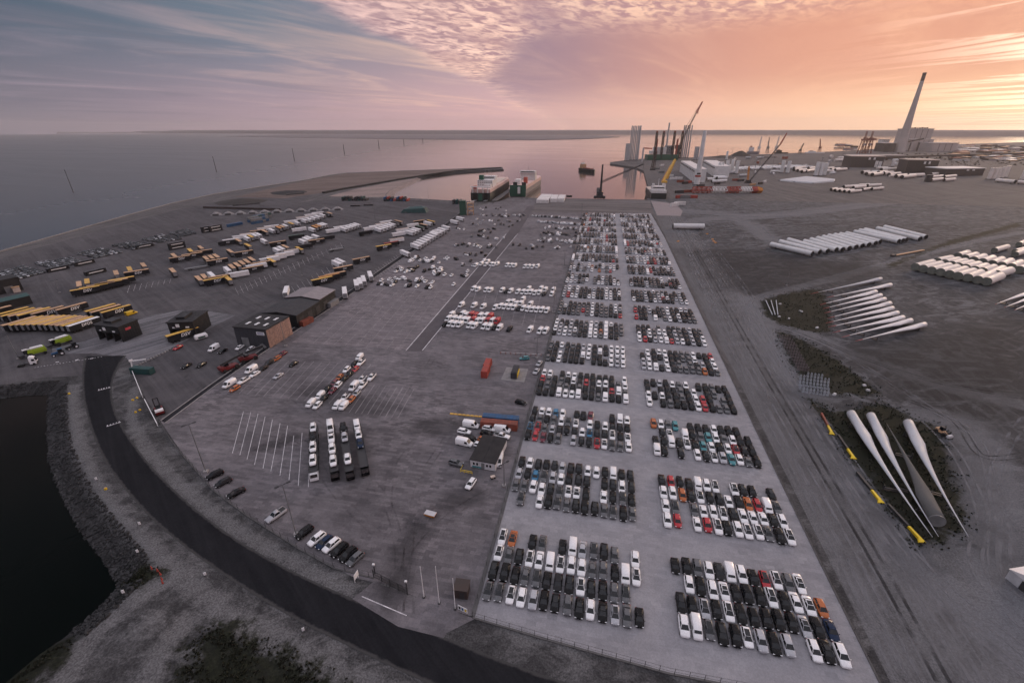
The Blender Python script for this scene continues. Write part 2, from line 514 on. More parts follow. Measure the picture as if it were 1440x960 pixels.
mat('worn_paint', (0.30, 0.28, 0.29), 0.8, var=0.4, vscale=0.5)


def sea_mat():
    m = bpy.data.materials.new('sea_water')
    m.use_nodes = True
    t = NT(m.node_tree)
    P = t.node('ShaderNodeNewGeometry').outputs['Position']
    a = t.noise(t.scalev(P, (0.16, 0.35, 1), 0.35), 1.0, 4, 0.6, 0.3)
    b2 = t.noise(t.scalev(P, (0.012, 0.05, 1), 0.15), 1.0, 5, 0.6, 0.6)
    rip = t.noise(t.scalev(P, (0.0016, 0.011, 1), 0.2), 1.0, 5, 0.62, 0.8)
    calm = t.ss(rip, 0.35, 0.68)
    # open water to the west is ruffled by wind, the harbour mouth lies in the lee
    lee = t.ss(t.m('ADD', t.dot(P, (1.0, 0.2, 0.0)), t.m('MULTIPLY_ADD', rip, 900.0, -450.0)), -1000.0, 0.0)
    pr = t.node('ShaderNodeBsdfPrincipled', {'Base Color': (0.024, 0.025, 0.028, 1), 'IOR': 1.7,
                                             'Roughness': t.m('MULTIPLY_ADD', calm, 0.06, t.m('MULTIPLY_ADD', lee, -0.25, 0.32))})
    bmp = t.node('ShaderNodeBump', {'Strength': t.m('MULTIPLY_ADD', lee, -0.34, 0.40), 'Distance': 1.0, 'Height': t.m('ADD', t.m('MULTIPLY', a, 0.35), b2)})
    t.l.new(bmp.outputs[0], pr.inputs['Normal'])
    t.l.new(pr.outputs[0], t.node('ShaderNodeOutputMaterial').inputs[0])
    MATS['sea_water'] = m


sea_mat()


def still_mat():
    m = bpy.data.materials.new('basin_water')
    m.use_nodes = True
    t = NT(m.node_tree)
    P = t.node('ShaderNodeNewGeometry').outputs['Position']
    pr = t.node('ShaderNodeBsdfPrincipled', {'Base Color': (0.0008, 0.0025, 0.0022, 1), 'IOR': 1.33, 'Roughness': 0.06, 'Specular IOR Level': 0.03})
    bmp = t.node('ShaderNodeBump', {'Strength': 0.06, 'Distance': 0.4, 'Height': t.noise(P, 0.6, 4, 0.6)})
    t.l.new(bmp.outputs[0], pr.inputs['Normal'])
    t.l.new(pr.outputs[0], t.node('ShaderNodeOutputMaterial').inputs[0])
    MATS['basin_water'] = m


still_mat()


# ------------------------------------------------------------------ sea
def sheet(name, pts, z, material, holes=(), parent=None):
    allv, edges, faces = [], [], []
    for loop in [pts, *holes]:
        o = len(allv)
        allv += [Vector((p[0], p[1])) for p in loop]
        n = len(loop)
        edges += [(o + i, o + (i + 1) % n) for i in range(n)]
    vs, es, fs, *_ = delaunay_2d_cdt(allv, edges, [], 1, 1e-4)
    for h in holes:                                              # axis-aligned openings
        x0, x1, y0, y1 = min(p[0] for p in h), max(p[0] for p in h), min(p[1] for p in h), max(p[1] for p in h)
        cen = lambda f: sum((vs[i] for i in f), Vector((0, 0))) / len(f)
        fs = [f for f in fs if not (x0 < cen(f).x < x1 and y0 < cen(f).y < y1)]
    mb = MB()
    mb.v = [(v.x, v.y, z) for v in vs]
    for f in fs:
        a = sum(vs[f[i]].x * vs[f[(i + 1) % len(f)]].y - vs[f[(i + 1) % len(f)]].x * vs[f[i]].y for i in range(len(f)))
        mb.f.append(tuple(f) if a > 0 else tuple(reversed(f)))
        mb.mi.append(0)
    return struct(mb.build(name, material, parent))


WATER_Z = -3.0
SEA_R = 17000
sm = MB()
ring = [(SEA_R * math.cos(2 * math.pi * i / 96), SEA_R * math.sin(2 * math.pi * i / 96), WATER_Z) for i in range(96)]
sm.add(ring, [tuple(range(96))])
struct(sm.build('sea', 'sea_water'))

# ------------------------------------------------------------------ land
west_px = [(-420, 480), (-160, 395), (0, 353), (60, 336), (120, 319), (180, 302), (240, 286), (300, 273), (360, 263.5), (420, 254.5), (462, 246.5), (486, 243.2)]
pier_px = [(560, 240.3), (640, 237.4), (706, 234.8), (707.5, 237.8), (640, 241.6), (606, 245.5), (586, 250)]
beach_px = [(574, 256), (560, 262.5), (548, 268), (543, 274)]
quay_px = [(545, 277), (600, 280), (661, 283.4), (700, 284), (716, 277.6), (746, 277.8), (757, 278.5), (914.5, 281.0), (913, 268), (905.5, 240.5), (894, 235.2), (858, 230.2), (858, 228.2)]
far_px = [(890, 224), (960, 222), (1010, 219.5), (1050, 217.5), (1100, 216), (1150, 214), (1200, 212), (1260, 207), (1330, 203.5), (1440, 200), (1800, 200)]
outer = [W(*p) for p in west_px + pier_px + beach_px + quay_px + far_px]
outer += [Vector((9000, 2500, 0)), Vector((6000, -3000, 0)), Vector((-900, -3000, 0))]
# the dark basin at lower left
basin_px = [(-260, 610), (-120, 566), (0, 551), (40, 547), (66, 546), (64, 575), (63, 605), (66, 640), (80, 680), (97, 715), (125, 755), (150, 788), (166, 812),
            (128, 850), (92, 880), (50, 908), (0, 948), (-80, 1010)]
basin = [W(*p) for p in basin_px]
hole = [Vector((-336, 20, 0)), Vector((-92, 20, 0)), Vector((-92, 124, 0)), Vector((-336, 124, 0))]
sheet('ground', outer, 0.0, 'earth', holes=[hole])
sheet('basin_water', [Vector((-470, 10)), Vector((-80, 10)), Vector((-80, 130)), Vector((-470, 130))], WATER_Z + 0.4, 'basin_water')


def skirt(name, pts, out, z1, material, z0=0.0):
    mb = MB()
    n = len(pts)
    off = []
    for i, p in enumerate(pts):
        a, b = pts[max(i - 1, 0)], pts[min(i + 1, n - 1)]
        dv = Vector((b.x - a.x, b.y - a.y)).normalized()
        off.append(Vector((p.x - dv.y * out, p.y + dv.x * out, z1)))
    for i in range(n - 1):
        mb.add([(pts[i].x, pts[i].y, z0), (pts[i + 1].x, pts[i + 1].y, z0), off[i + 1], off[i]], [(0, 1, 2, 3)])
    return struct(mb.build(name, material))


nw, npi, nb, nq = len(west_px), len(pier_px), len(beach_px), len(quay_px)
skirt('sea_bank', outer[:nw + npi], 5, -5, 'rock_bank')
skirt('beach_slope', outer[nw + npi - 1:nw + npi + nb + 1], 14, -4, 'sand')
skirt('quay_wall', outer[nw + npi + nb:nw + npi + nb + nq + len(far_px)], 0.6, -5, 'dark_concrete')
# parapet wall along the sea side
pw = MB()
wp = [W(*p) for p in west_px]
for a, b in zip(wp[1:-1], wp[2:]):
    pw.beam(a + Vector((2.5, 0, 0.35)), b + Vector((2.5, 0, 0.35)), 1.0, 0.9)
struct(pw.build('sea_wall', 'concrete'))
wp2 = [W(*p) for p in [(455, 272), (480, 267), (520, 260.3), (560, 253.3), (600, 246.8), (640, 241.2), (704, 236.6)]]
pw = MB()
for a, b in zip(wp2[:-1], wp2[1:]):
    pw.beam(a + Vector((0, 0, 1.2)), b + Vector((0, 0, 1.2)), 5.0, 2.4)
struct(pw.build('breakwater', 'rock_bank'))

pxs = lambda name, px, z, m: sheet(name, [W(*p) for p in px], z, m)
pxs('spit_ground', [(330, 277), (420, 256), (486, 244), (560, 241), (640, 238), (703, 235.6), (640, 240.5), (600, 246), (560, 252.5), (500, 263), (455, 271), (400, 279)], 0.05, 'heath')
pxs('beach', [(462, 276), (500, 266), (560, 254.5), (588, 250.5), (573, 256.5), (559, 262.8), (547, 268.3), (542, 274), (543, 277), (500, 277.5)], 0.06, 'sand')
# far islands across the sound
for nm, near, far, hgt in (('island', [(318, 192), (420, 194), (600, 196.5), (750, 197.2), (830, 195.5), (872, 193), (840, 190.5), (640, 189.3), (440, 188.6)], None, 1.5),):
    pts = [W(*p, WATER_Z) for p in near]
    mb = MB()
    mb.prism([(p.x, p.y) for p in pts], WATER_Z - 2, WATER_Z + 3)
    struct(mb.build('tidal_flat', 'island_earth'))
mb = MB()
rnd = random.Random(5)
pts0 = [(80, 187.9), (200, 187.4), (330, 188.0), (480, 188.8), (640, 188.9), (760, 188.6), (860, 188.6), (960, 188.4), (1100, 188.8), (1240, 190.6), (1440, 192.0), (1700, 192.2)]
front = []
for (xa, ya), (xb, yb) in zip(pts0[:-1], pts0[1:]):
    for k in range(8):
        front.append((xa + (xb - xa) * k / 8, ya + (yb - ya) * k / 8))
fr = [W(x, y, WATER_Z) for x, y in front]
rows = []
for p, (x, y) in zip(fr, front):
    dv = Vector((p.x, p.y, 0)).normalized()
    top = HT(p, x, 184.0 + (1.6 if x < 200 else 0) - (x > 240) * 0.9 + rnd.uniform(-0.12, 0.12)) - WATER_Z
    q = Vector((p.x, p.y, WATER_Z))
    rows.append([q - Vector((0, 0, 2)), q + dv * 60 + Vector((0, 0, top * 0.75)), q + dv * 300 + Vector((0, 0, top)), q + dv * 900 + Vector((0, 0, -2))])
vs = [v for r in rows for v in r]
fs = [(i * 4 + j, (i + 1) * 4 + j, (i + 1) * 4 + j + 1, i * 4 + j + 1) for i in range(len(rows) - 1) for j in range(3)]
mb.add(vs, fs)
struct(mb.build('far_coast', 'island_earth'))


# ------------------------------------------------------------------ detailed ground sheets
def poly_dist(X, Y, poly):
    """signed distance, positive inside"""
    n = len(poly)
    dmin = np.full(X.shape, 1e9)
    inside = np.zeros(X.shape, bool)
    for i in range(n):
        ax, ay = poly[i][0], poly[i][1]
        bx, by = poly[(i + 1) % n][0], poly[(i + 1) % n][1]
        dx, dy = bx - ax, by - ay
        t = np.clip(((X - ax) * dx + (Y - ay) * dy) / (dx * dx + dy * dy + 1e-9), 0, 1)
        dmin = np.minimum(dmin, np.hypot(X - ax - t * dx, Y - ay - t * dy))
        c = ((ay > Y) != (by > Y)) & (X < (bx - ax) * (Y - ay) / ((by - ay) if abs(by - ay) > 1e-9 else 1e-9) + ax)
        inside ^= c
    return np.where(inside, dmin, -dmin)


def line_dist(X, Y, pts):
    dmin = np.full(X.shape, 1e9)
    for a, b in zip(pts[:-1], pts[1:]):
        dx, dy = b[0] - a[0], b[1] - a[1]
        t = np.clip(((X - a[0]) * dx + (Y - a[1]) * dy) / (dx * dx + dy * dy + 1e-9), 0, 1)
        dmin = np.minimum(dmin, np.hypot(X - a[0] - t * dx, Y - a[1] - t * dy))
    return dmin


def smooth(v, lo, hi):
    t = np.clip((v - lo) / (hi - lo), 0, 1)
    return t * t * (3 - 2 * t)


def grid_sheet(name, xs, ys, zfun, attr, material):
    X, Y = np.meshgrid(xs, ys)
    Z = zfun(X, Y)
    ny, nx = X.shape
    co = np.stack([X, Y, Z], -1).reshape(-1, 3)
    i = np.arange(ny * nx).reshape(ny, nx)
    F = np.stack([i[:-1, :-1], i[:-1, 1:], i[1:, 1:], i[1:, :-1]], -1).reshape(-1, 4)
    me = bpy.data.meshes.new(name)
    me.from_pydata(co.tolist(), [], F.tolist())
    me.materials.append(MATS[material])
    me.polygons.foreach_set('use_smooth', [True] * len(me.polygons))
    for k, fn in attr.items():
        at = me.attributes.new(k, 'FLOAT', 'POINT')
        at.data.foreach_set('value', fn(X, Y).reshape(-1).astype(np.float32))
    me.update()
    return struct(link(name, me))


wl = lambda px: [tuple(W(*p)[:2]) for p in px]
g1 = wl([(1064, 424), (1090, 414), (1130, 406), (1158, 405), (1172, 430), (1176, 468), (1150, 470), (1110, 462), (1082, 452), (1068, 440)])
g2 = wl([(1086, 462), (1120, 470), (1170, 498), (1215, 530), (1250, 556), (1210, 560), (1160, 556), (1128, 548), (1104, 510)])
g3 = wl([(1120, 550), (1175, 575), (1240, 560), (1290, 588), (1330, 600), (1348, 660), (1368, 745), (1330, 770), (1290, 775), (1262, 745), (1222, 690), (1180, 632), (1150, 590)])
g4 = wl([(1240, 372), (1330, 338), (1440, 310), (1440, 318), (1330, 348), (1250, 380)])
dk1 = wl([(955, 352), (1010, 352), (1100, 356), (1160, 366), (1235, 376), (1190, 392), (1120, 404), (1062, 414), (1010, 405), (980, 372)])
dk2 = wl([(1180, 500), (1300, 470), (1440, 450), (1440, 560), (1380, 600), (1290, 575)])
path1 = wl([(1040, 430), (1075, 416), (1130, 402), (1200, 384), (1280, 362), (1360, 342), (1440, 326)])
path2 = wl([(1078, 452), (1110, 461), (1150, 475), (1200, 500), (1260, 520), (1330, 545), (1440, 570)])
path3 = wl([(1050, 420), (1070, 455), (1110, 530), (1150, 600), (1200, 680), (1260, 760), (1330, 830), (1440, 920), (1560, 1000)])
path4 = wl([(955, 296), (1010, 300), (1050, 305), (1120, 300), (1200, 290), (1300, 278), (1440, 262)])
path5 = wl([(960, 318), (990, 308), (1030, 306), (1060, 318), (1080, 335), (1120, 345), (1180, 350)])
path6 = wl([(1300, 590), (1360, 600), (1400, 690), (1390, 800), (1440, 860)])
gxs = np.concatenate([np.arange(56.9, 150, 2.0), np.arange(150, 620, 5.0)])
gys = np.concatenate([np.arange(8, 300, 2.2), np.arange(300, 700, 4.5)])
track = lambda X, Y: np.maximum(1 - smooth(X - 57 - 27 * smooth(Y, 40, 110) - np.maximum(0, 110 - Y) * 0.55, -6, 10), 0.85 * (1 - smooth(line_dist(X, Y, path3), 3, 14))) * (1 - smooth(Y, 520, 600))
gx = grid_sheet('gravel_field', gxs, gys, lambda X, Y: 0.04 + 0.0 * X, {
    'track': track,
    'light': lambda X, Y: np.maximum.reduce([0.8 * (1 - smooth(line_dist(X, Y, p), r0, r1)) for p, r0, r1 in
                                             ((path1, 2, 7), (path2, 1.5, 9), (path3, 2, 10), (path4, 5, 34), (path5, 2, 26), (path6, 2, 18))] + [0.45 * smooth(Y, 430, 600)]),
    'grass': lambda X, Y: np.maximum.reduce([smooth(poly_dist(X, Y, g), -3, 6) for g in (g1, g2, g3, g4)]),
    'dark': lambda X, Y: np.maximum.reduce([smooth(poly_dist(X, Y, g), -26, 14) for g in (dk1, dk2, g3)]) * 0.9,
}, 'gravel')

# ---- verge, road bank and the basin at lower left
road_l = [(119, 501), (115, 523), (117, 560), (126, 598), (142, 641), (171, 683.5), (214, 732), (273, 780), (343, 828), (428, 879), (514, 919), (589, 957), (700, 1000), (820, 1040)]
road_r = [(178, 500), (166, 517), (156, 541), (160, 576), (176, 608), (213, 657), (267, 710), (331, 758.5), (406, 801), (481, 836), (561, 867), (642, 903), (720, 934), (820, 968), (960, 1008)]
RL, RR = [W(*p) for p in road_l], [W(*p) for p in road_r]
bank = [tuple(p[:2]) for p in basin]


SOUTH = [(p.x, p.y) for p in RL[6:]] + [(60, -40), (-200, -40)]


def verge_z(X, Y):
    dd = poly_dist(X, Y, bank)
    z = 0.03 - (3.0 + WATER_Z + 2.6) * smooth(dd, -6.5, 0.5) - 2.5 * smooth(dd, 0.0, 6)
    nz = np.sin(X * 0.31 + 1.7 * np.sin(Y * 0.13)) * np.sin(Y * 0.27 + 1.3 * np.sin(X * 0.11))
    away = smooth(line_dist(X, Y, [p[:2] for p in RL]), 3, 12) * (poly_dist(X, Y, SOUTH) > 0)
    return z + 0.3 * (nz + 1) * smooth(-dd, 6, 14) * away


gA = wl([(268, 905), (300, 880), (350, 895), (410, 925), (480, 965), (520, 1010), (300, 1010), (262, 950)])
gB = wl([(-80, 960), (40, 905), (95, 890), (80, 930), (40, 965), (0, 1000)])
gC = wl([(168, 800), (196, 790), (224, 800), (200, 822), (172, 830)])
vx = np.arange(-340, 70, 1.5)
vy = np.arange(16, 165, 1.5)
lp1 = wl([(190, 545), (185, 590), (205, 630), (240, 668), (295, 718), (360, 762), (430, 800), (490, 828)])
lp2 = wl([(100, 545), (104, 610), (125, 670), (170, 735), (240, 800), (330, 868), (430, 925), (560, 985)])
lp3 = wl([(240, 810), (180, 850), (120, 900), (90, 960)])
lp4 = wl([(260, 880), (230, 910), (210, 950), (200, 1000)])
vg = grid_sheet('verge', vx, vy, verge_z, {
    'track': lambda X, Y: 0.35 + 0 * X,
    'light': lambda X, Y: np.maximum.reduce([0.75 * (1 - smooth(line_dist(X, Y, p), r0, r1)) for p, r0, r1 in ((lp1, 0.8, 3.5), (lp2, 1.0, 5), (lp3, 1, 5), (lp4, 1, 5))]),
    'grass': lambda X, Y: np.maximum.reduce([smooth(poly_dist(X, Y, g), -8, 5) for g in (gA, gB, gC)]),
    'dark': lambda X, Y: np.maximum(smooth(-np.abs(poly_dist(X, Y, bank) + 2.5), -5.0, -2), 0) * 0.9,
}, 'verge')

# road ribbon, gravel spilling over its edges
def road_mat():
    m = ground_mat('road_asphalt', (0.0120, 0.0125, 0.0150), (0.0185, 0.0190, 0.0220), 0.03, streak=(R(55), 0.15, 0.25), grain=0.14, stain=0.2, spec=0.03)
    nt = m.node_tree
    t = NT.__new__(NT)
    t.t, t.n, t.l = nt, nt.nodes, nt.links
    bs = next(n for n in nt.nodes if n.type == 'BSDF_PRINCIPLED')
    src = bs.inputs['Base Color'].links[0].from_socket
    sp_ = t.node('ShaderNodeAttribute', attribute_name='spill').outputs['Fac']
    P = t.node('ShaderNodeNewGeometry').outputs['Position']
    f = t.ss(t.m('ADD', sp_, t.m('MULTIPLY_ADD', t.noise(P, 0.7, 5, 0.7), 1.2, -0.75)), 0.1, 0.6)
    t.l.new(t.mix(f, src, (0.06, 0.059, 0.06)), bs.inputs['Base Color'])


road_mat()
mb = MB()
na = 60


def resample(pts, n):
    Ls = [0]
    for a, b in zip(pts[:-1], pts[1:]):
        Ls.append(Ls[-1] + (b - a).length)
    out = []
    for k in range(n + 1):
        s_ = Ls[-1] * k / n
        i = max(j for j in range(len(Ls)) if Ls[j] <= s_ + 1e-6)
        i = min(i, len(pts) - 2)
        out.append(pts[i].lerp(pts[i + 1], (s_ - Ls[i]) / (Ls[i + 1] - Ls[i])))
    for _ in range(4):
        out = [out[0]] + [(out[i - 1] + out[i] * 2 + out[i + 1]) / 4 for i in range(1, n)] + [out[-1]]
    return out


a_, b_ = resample(RL, na), resample(RR, na)
ROAD_C = [(p + q) / 2 for p, q in zip(a_, b_)]
NA = 9
for p, q in zip(a_, b_):
    for k in range(NA):
        v_ = p.lerp(q, k / (NA - 1))
        mb.v.append((v_.x, v_.y, 0.10))
mb.f = [(NA * i + k, NA * i + k + 1, NA * (i + 1) + k + 1, NA * (i + 1) + k) for i in range(na) for k in range(NA - 1)]
mb.mi = [0] * len(mb.f)
rd = struct(mb.build('road', 'road_asphalt'))
at = rd.data.attributes.new('spill', 'FLOAT', 'POINT')
at.data.foreach_set('value', [max(0.0, abs(2 * k / (NA - 1) - 1) * 4 - 3) for i in range(na + 1) for k in range(NA)])
pxs('side_road', [(-260, 560), (-100, 528), (0, 511), (60, 507), (122, 502), (180, 500), (176, 510), (121, 512), (121, 528), (60, 531), (0, 541), (-260, 600)], 0.075, 'yard_asphalt')
pxs('sea_yard', [(-300, 475), (-60, 384), (0, 364), (60, 347), (120, 330), (180, 313), (240, 297), (300, 285), (360, 275), (420, 268), (440, 276), (420, 285), (330, 305), (240, 335), (100, 372), (0, 397), (-60, 420), (-300, 540)], 0.045, 'yard_asphalt')
pxs('trailer_yard', [(-300, 540), (-60, 420), (0, 397), (100, 372), (240, 335), (330, 305), (420, 285), (480, 279), (545, 279), (640, 286), (655, 292), (612, 327), (540, 376), (470, 424), (380, 483),
                     (300, 538), (226, 592), (205, 560), (190, 525), (178, 501), (100, 504), (0, 512), (-100, 530)], 0.06, 'yard_asphalt')
pxs('paved_lot', [(226, 592.5), (300, 539), (380, 484), (470, 425), (540, 377), (612, 328), (655, 293), (690, 286), (718, 279.5), (756, 281), (741, 299), (826, 299), (664, 866.5), (655, 864), (610, 850), (545, 822),
                  (500, 813), (420, 770), (345, 722), (300, 688), (258, 640)], 0.09, 'lot_paving')
pxs('car_park', [(664, 867), (826.5, 300), (915, 300), (935, 335), (1000, 473), (1080, 641), (1236, 958), (1262, 1012), (940, 946)], 0.095, 'car_paving')
pxs('quay_apron', [(757, 279.5), (914, 281.8), (918, 299.2), (741, 298.4)], 0.07, 'quay_ground')
pxs('quay_ramp', [(915, 282), (950, 287), (960, 297), (957, 304), (924, 303)], 0.11, 'ramp_concrete')
pxs('gate_apron', [(496, 842), (525, 818), (575, 836), (620, 852), (668, 870), (628, 890), (624, 897), (560, 881)], 0.105, 'lot_paving')
pxs('pale_bay', [(410, 482), (470, 437), (560, 372), (662, 391), (571, 493), (500, 487)], 0.105, 'pale_paving')
pxs('traffic_ribbon', [(571, 494), (712, 330), (742, 290), (752, 290), (728, 330), (595, 494)], 0.115, 'ribbon_paving')

ground_mat('lane_concrete', (0.06, 0.06, 0.066), (0.13, 0.128, 0.138), 0.04, streak=(R(-27), 0.7, 0.35), grain=0.15, stain=0.3)
zL_ = lambda x, y: (100 + x / 6, 420 + y / 6)
pxs('gate_lane', [zL_(*q) for q in ((-160, 410), (120, 360), (640, 150), (900, 100), (1180, 110), (1390, 140), (1180, 245), (850, 415), (520, 575), (470, 500), (200, 460), (-160, 470))], 0.085, 'lane_concrete')
# ------------------------------------------------------------------ vehicle materials
PAINT = {
    'W': ('white', (0.84, 0.84, 0.85)), 'B': ('black', (0.006, 0.006, 0.007)), 'D': ('charcoal', (0.020, 0.020, 0.022)),
    'G': ('dark grey', (0.105, 0.108, 0.116)), 'S': ('silver', (0.42, 0.43, 0.46)), 'R': ('red', (0.42, 0.018, 0.028)),
    'O': ('orange', (0.42, 0.11, 0.022)), 'T': ('bright blue', (0.02, 0.16, 0.30)), 'A': ('teal', (0.05, 0.24, 0.27)),
    'N': ('navy', (0.012, 0.025, 0.06)), 'M': ('maroon', (0.13, 0.012, 0.03)), 'Y': ('yellow', (0.62, 0.40, 0.02)), 'L': ('lime', (0.30, 0.42, 0.03)),
}
for k, (n_, c_) in PAINT.items():
    mat('paint_' + k, c_, 0.24, var=0.05, vscale=3, coat=0.1 if k in 'BDGN' else 0.2, spec=0.16 if k in 'BDN' else 0.45)
mat('glass', (0.010, 0.012, 0.015), 0.10, spec=0.45)
mat('tyre', (0.014, 0.014, 0.014), 0.8)
mat('rim', (0.22, 0.22, 0.23), 0.35, metal=0.7)
mat('lamp_clear', (0.72, 0.74, 0.76), 0.15)
mat('lamp_red', (0.35, 0.02, 0.02), 0.2)
mat('trim', (0.02, 0.02, 0.021), 0.55)


def car_parts(L=4.35, Wd=1.82, H=1.50, kind='hatch'):
    """car facing -Y, origin on the ground at its centre; returns name -> MB"""
    k = L / 4.35
    hw = Wd / 2
    P = {}
    st = [(-2.17, .60, .34, .60), (-2.08, .76, .24, .72), (-1.75, .86, .20, .82), (-1.05, .905, .20, .95), (0.0, .91, .20, .97), (1.35, .905, .21, 1.00), (1.92, .86, .24, .98), (2.17, .74, .36, .86)]
    if kind == 'suv':
        st = [(y, a, b + .04, c + .13) for y, a, b, c in st]
    rings = []
    for y, a, zb, zt in st:
        a = a * hw / .91
        rings.append([(x_, y * k, z_) for x_, z_ in ((-a * .9, zb), (a * .9, zb), (a, zb + .22), (a * .985, zt - .10), (a * .86, zt), (-a * .86, zt), (-a * .985, zt - .10), (-a, zb + .22))])
    body = MB().loft(rings)
    zb = 0.95 if kind != 'suv' else 1.07
    back, rb = (1.98, 1.62) if kind != 'sedan' else (1.55, 0.95)
    lo = [(-hw * .86, -1.10 * k), (hw * .86, -1.10 * k), (hw * .88, 0.2 * k), (hw * .80, back * k), (-hw * .80, back * k), (-hw * .88, 0.2 * k)]
    hi = [(-hw * .62, -0.38 * k), (hw * .62, -0.38 * k), (hw * .68, 0.25 * k), (hw * .62, rb * k), (-hw * .62, rb * k), (-hw * .68, 0.25 * k)]
    zr = H - 0.05
    gl = MB().loft([[(x, y, zb) for x, y in lo], [(x, y, zr) for x, y in hi]])
    P['windows'] = gl
    # roof skin with a crown
    ro = MB().loft([[(x * 1.03, y * 1.01, zr - .015) for x, y in hi], [(x * 1.0, y, zr + .03) for x, y in hi], [(x * .7, y * .85 + .08, zr + .05) for x, y in hi]])
    body.add(ro.v, ro.f)
    for sx in (-1, 1):
        for (x0, y0), (x1, y1), wd in ((lo[0], hi[0], .07), (lo[4], hi[4], .14)):
            body.beam((sx * abs(x0) * 1.01, y0, zb - .02), (sx * abs(x1) * 1.02, y1, zr + .01), wd, .05)
        body.beam((sx * hw * .885, .42 * k, zb - .02), (sx * hw * .685, .42 * k, zr), .09, .03)
        body.box((sx * (hw + .09), -.82 * k, zb + .02), (.18, .10, .13))
    P['body'] = body
    wr = .34 if kind == 'suv' else .32
    whl = MB().cyl((-.11, 0, 0), (.11, 0, 0), wr, n=12, mi=0)
    whl.cyl((-.116, 0, 0), (.116, 0, 0), wr * .62, n=8, mi=1)
    P['wheel'] = (whl, [(sx * (hw - .12), y * k, wr) for sx in (-1, 1) for y in (-1.33, 1.28)])
    hl = MB().box((0, 0, 0), (.34, .16, .14))
    P['headlight'] = (hl, [(sx * hw * .68, -2.06 * k, .66 + (.12 if kind == 'suv' else 0)) for sx in (-1, 1)])
    P['tail_light'] = (MB().box((0, 0, 0), (.26, .10, .20)), [(sx * hw * .74, 2.06 * k, .80 + (.1 if kind == 'suv' else 0)) for sx in (-1, 1)])
    return P


def van_parts(L=5.4, Wd=1.98, H=2.35):
    hw, P = Wd / 2, {}
    prof = [(-L / 2, .42, .80), (-L / 2 + .12, .30, 1.02), (-L / 2 + .75, .26, 1.18), (-L / 2 + 1.62, .26, H - .12), (-L / 2 + 2.0, .26, H), (L / 2 - .12, .26, H), (L / 2, .34, H - .08)]
    rings = []
    for i, (y, zb, zt) in enumerate(prof):
        a = hw * (.82, .95, .99, 1, 1, 1, .98)[i]
        top = (.86, .84, .82, .80, .86, .86, .84)[i]
        mid = min(1.1, zt - .08)
        rings.append([(-a * .94, y, zb), (a * .94, y, zb), (a, y, zb + .2), (a, y, mid), (a * (top + .05), y, zt - .05), (a * top, y, zt), (-a * top, y, zt), (-a * (top + .05), y, zt - .05), (-a, y, mid), (-a, y, zb + .2)])
    P['body'] = MB().loft(rings)
    gl = MB()
    y0, y1, z0, z1 = -L / 2 + .80, -L / 2 + 1.58, 1.24, H - .20
    o = .035
    gl.add([(-hw * .80, y0 - o, z0), (hw * .80, y0 - o, z0), (hw * .74, y1 - o, z1), (-hw * .74, y1 - o, z1)], [(0, 1, 2, 3)])
    for sx in (-1, 1):
        x = sx * (hw + .006)
        q = [(x, y0 + .42, 1.16), (x, y1 + .78, 1.16), (x * .93, y1 + .74, H - .42), (x * .945, y1 - .06, H - .42)]
        gl.add(q, [(0, 1, 2, 3) if sx > 0 else (3, 2, 1, 0)])
    gl.add([(-hw * .7, L / 2 + .012, 1.3), (hw * .7, L / 2 + .012, 1.3), (hw * .66, L / 2 + .002, H - .4), (-hw * .66, L / 2 + .002, H - .4)], [(3, 2, 1, 0), (0, 1, 2, 3)])
    P['windscreen'] = MB().add(gl.v[0:4], [(0, 1, 2, 3)])
    P['side_window'] = (MB().add(gl.v[8:12], [(0, 1, 2, 3), ]) if gl.v[8][0] > 0 else MB().add(gl.v[4:8], [(0, 1, 2, 3)]), [(0, 0, 0)])
    P['left_window'] = MB().add(gl.v[4:8], [(3, 2, 1, 0)])
    P['rear_window'] = MB().add(gl.v[12:16], [(3, 2, 1, 0)])
    whl = MB().cyl((-.12, 0, 0), (.12, 0, 0), .34, n=12, mi=0)
    whl.cyl((-.126, 0, 0), (.126, 0, 0), .2, n=8, mi=1)
    P['wheel'] = (whl, [(sx * (hw - .13), y, .34) for sx in (-1, 1) for y in (-L / 2 + .95, L / 2 - 1.0)])
    P['headlight'] = (MB().box((0, 0, 0), (.28, .12, .24)), [(sx * hw * .74, -L / 2 + .09, .84) for sx in (-1, 1)])
    P['tail_light'] = (MB().box((0, 0, 0), (.12, .08, .5)), [(sx * hw * .88, L / 2 + .0, 1.0) for sx in (-1, 1)])
    return P


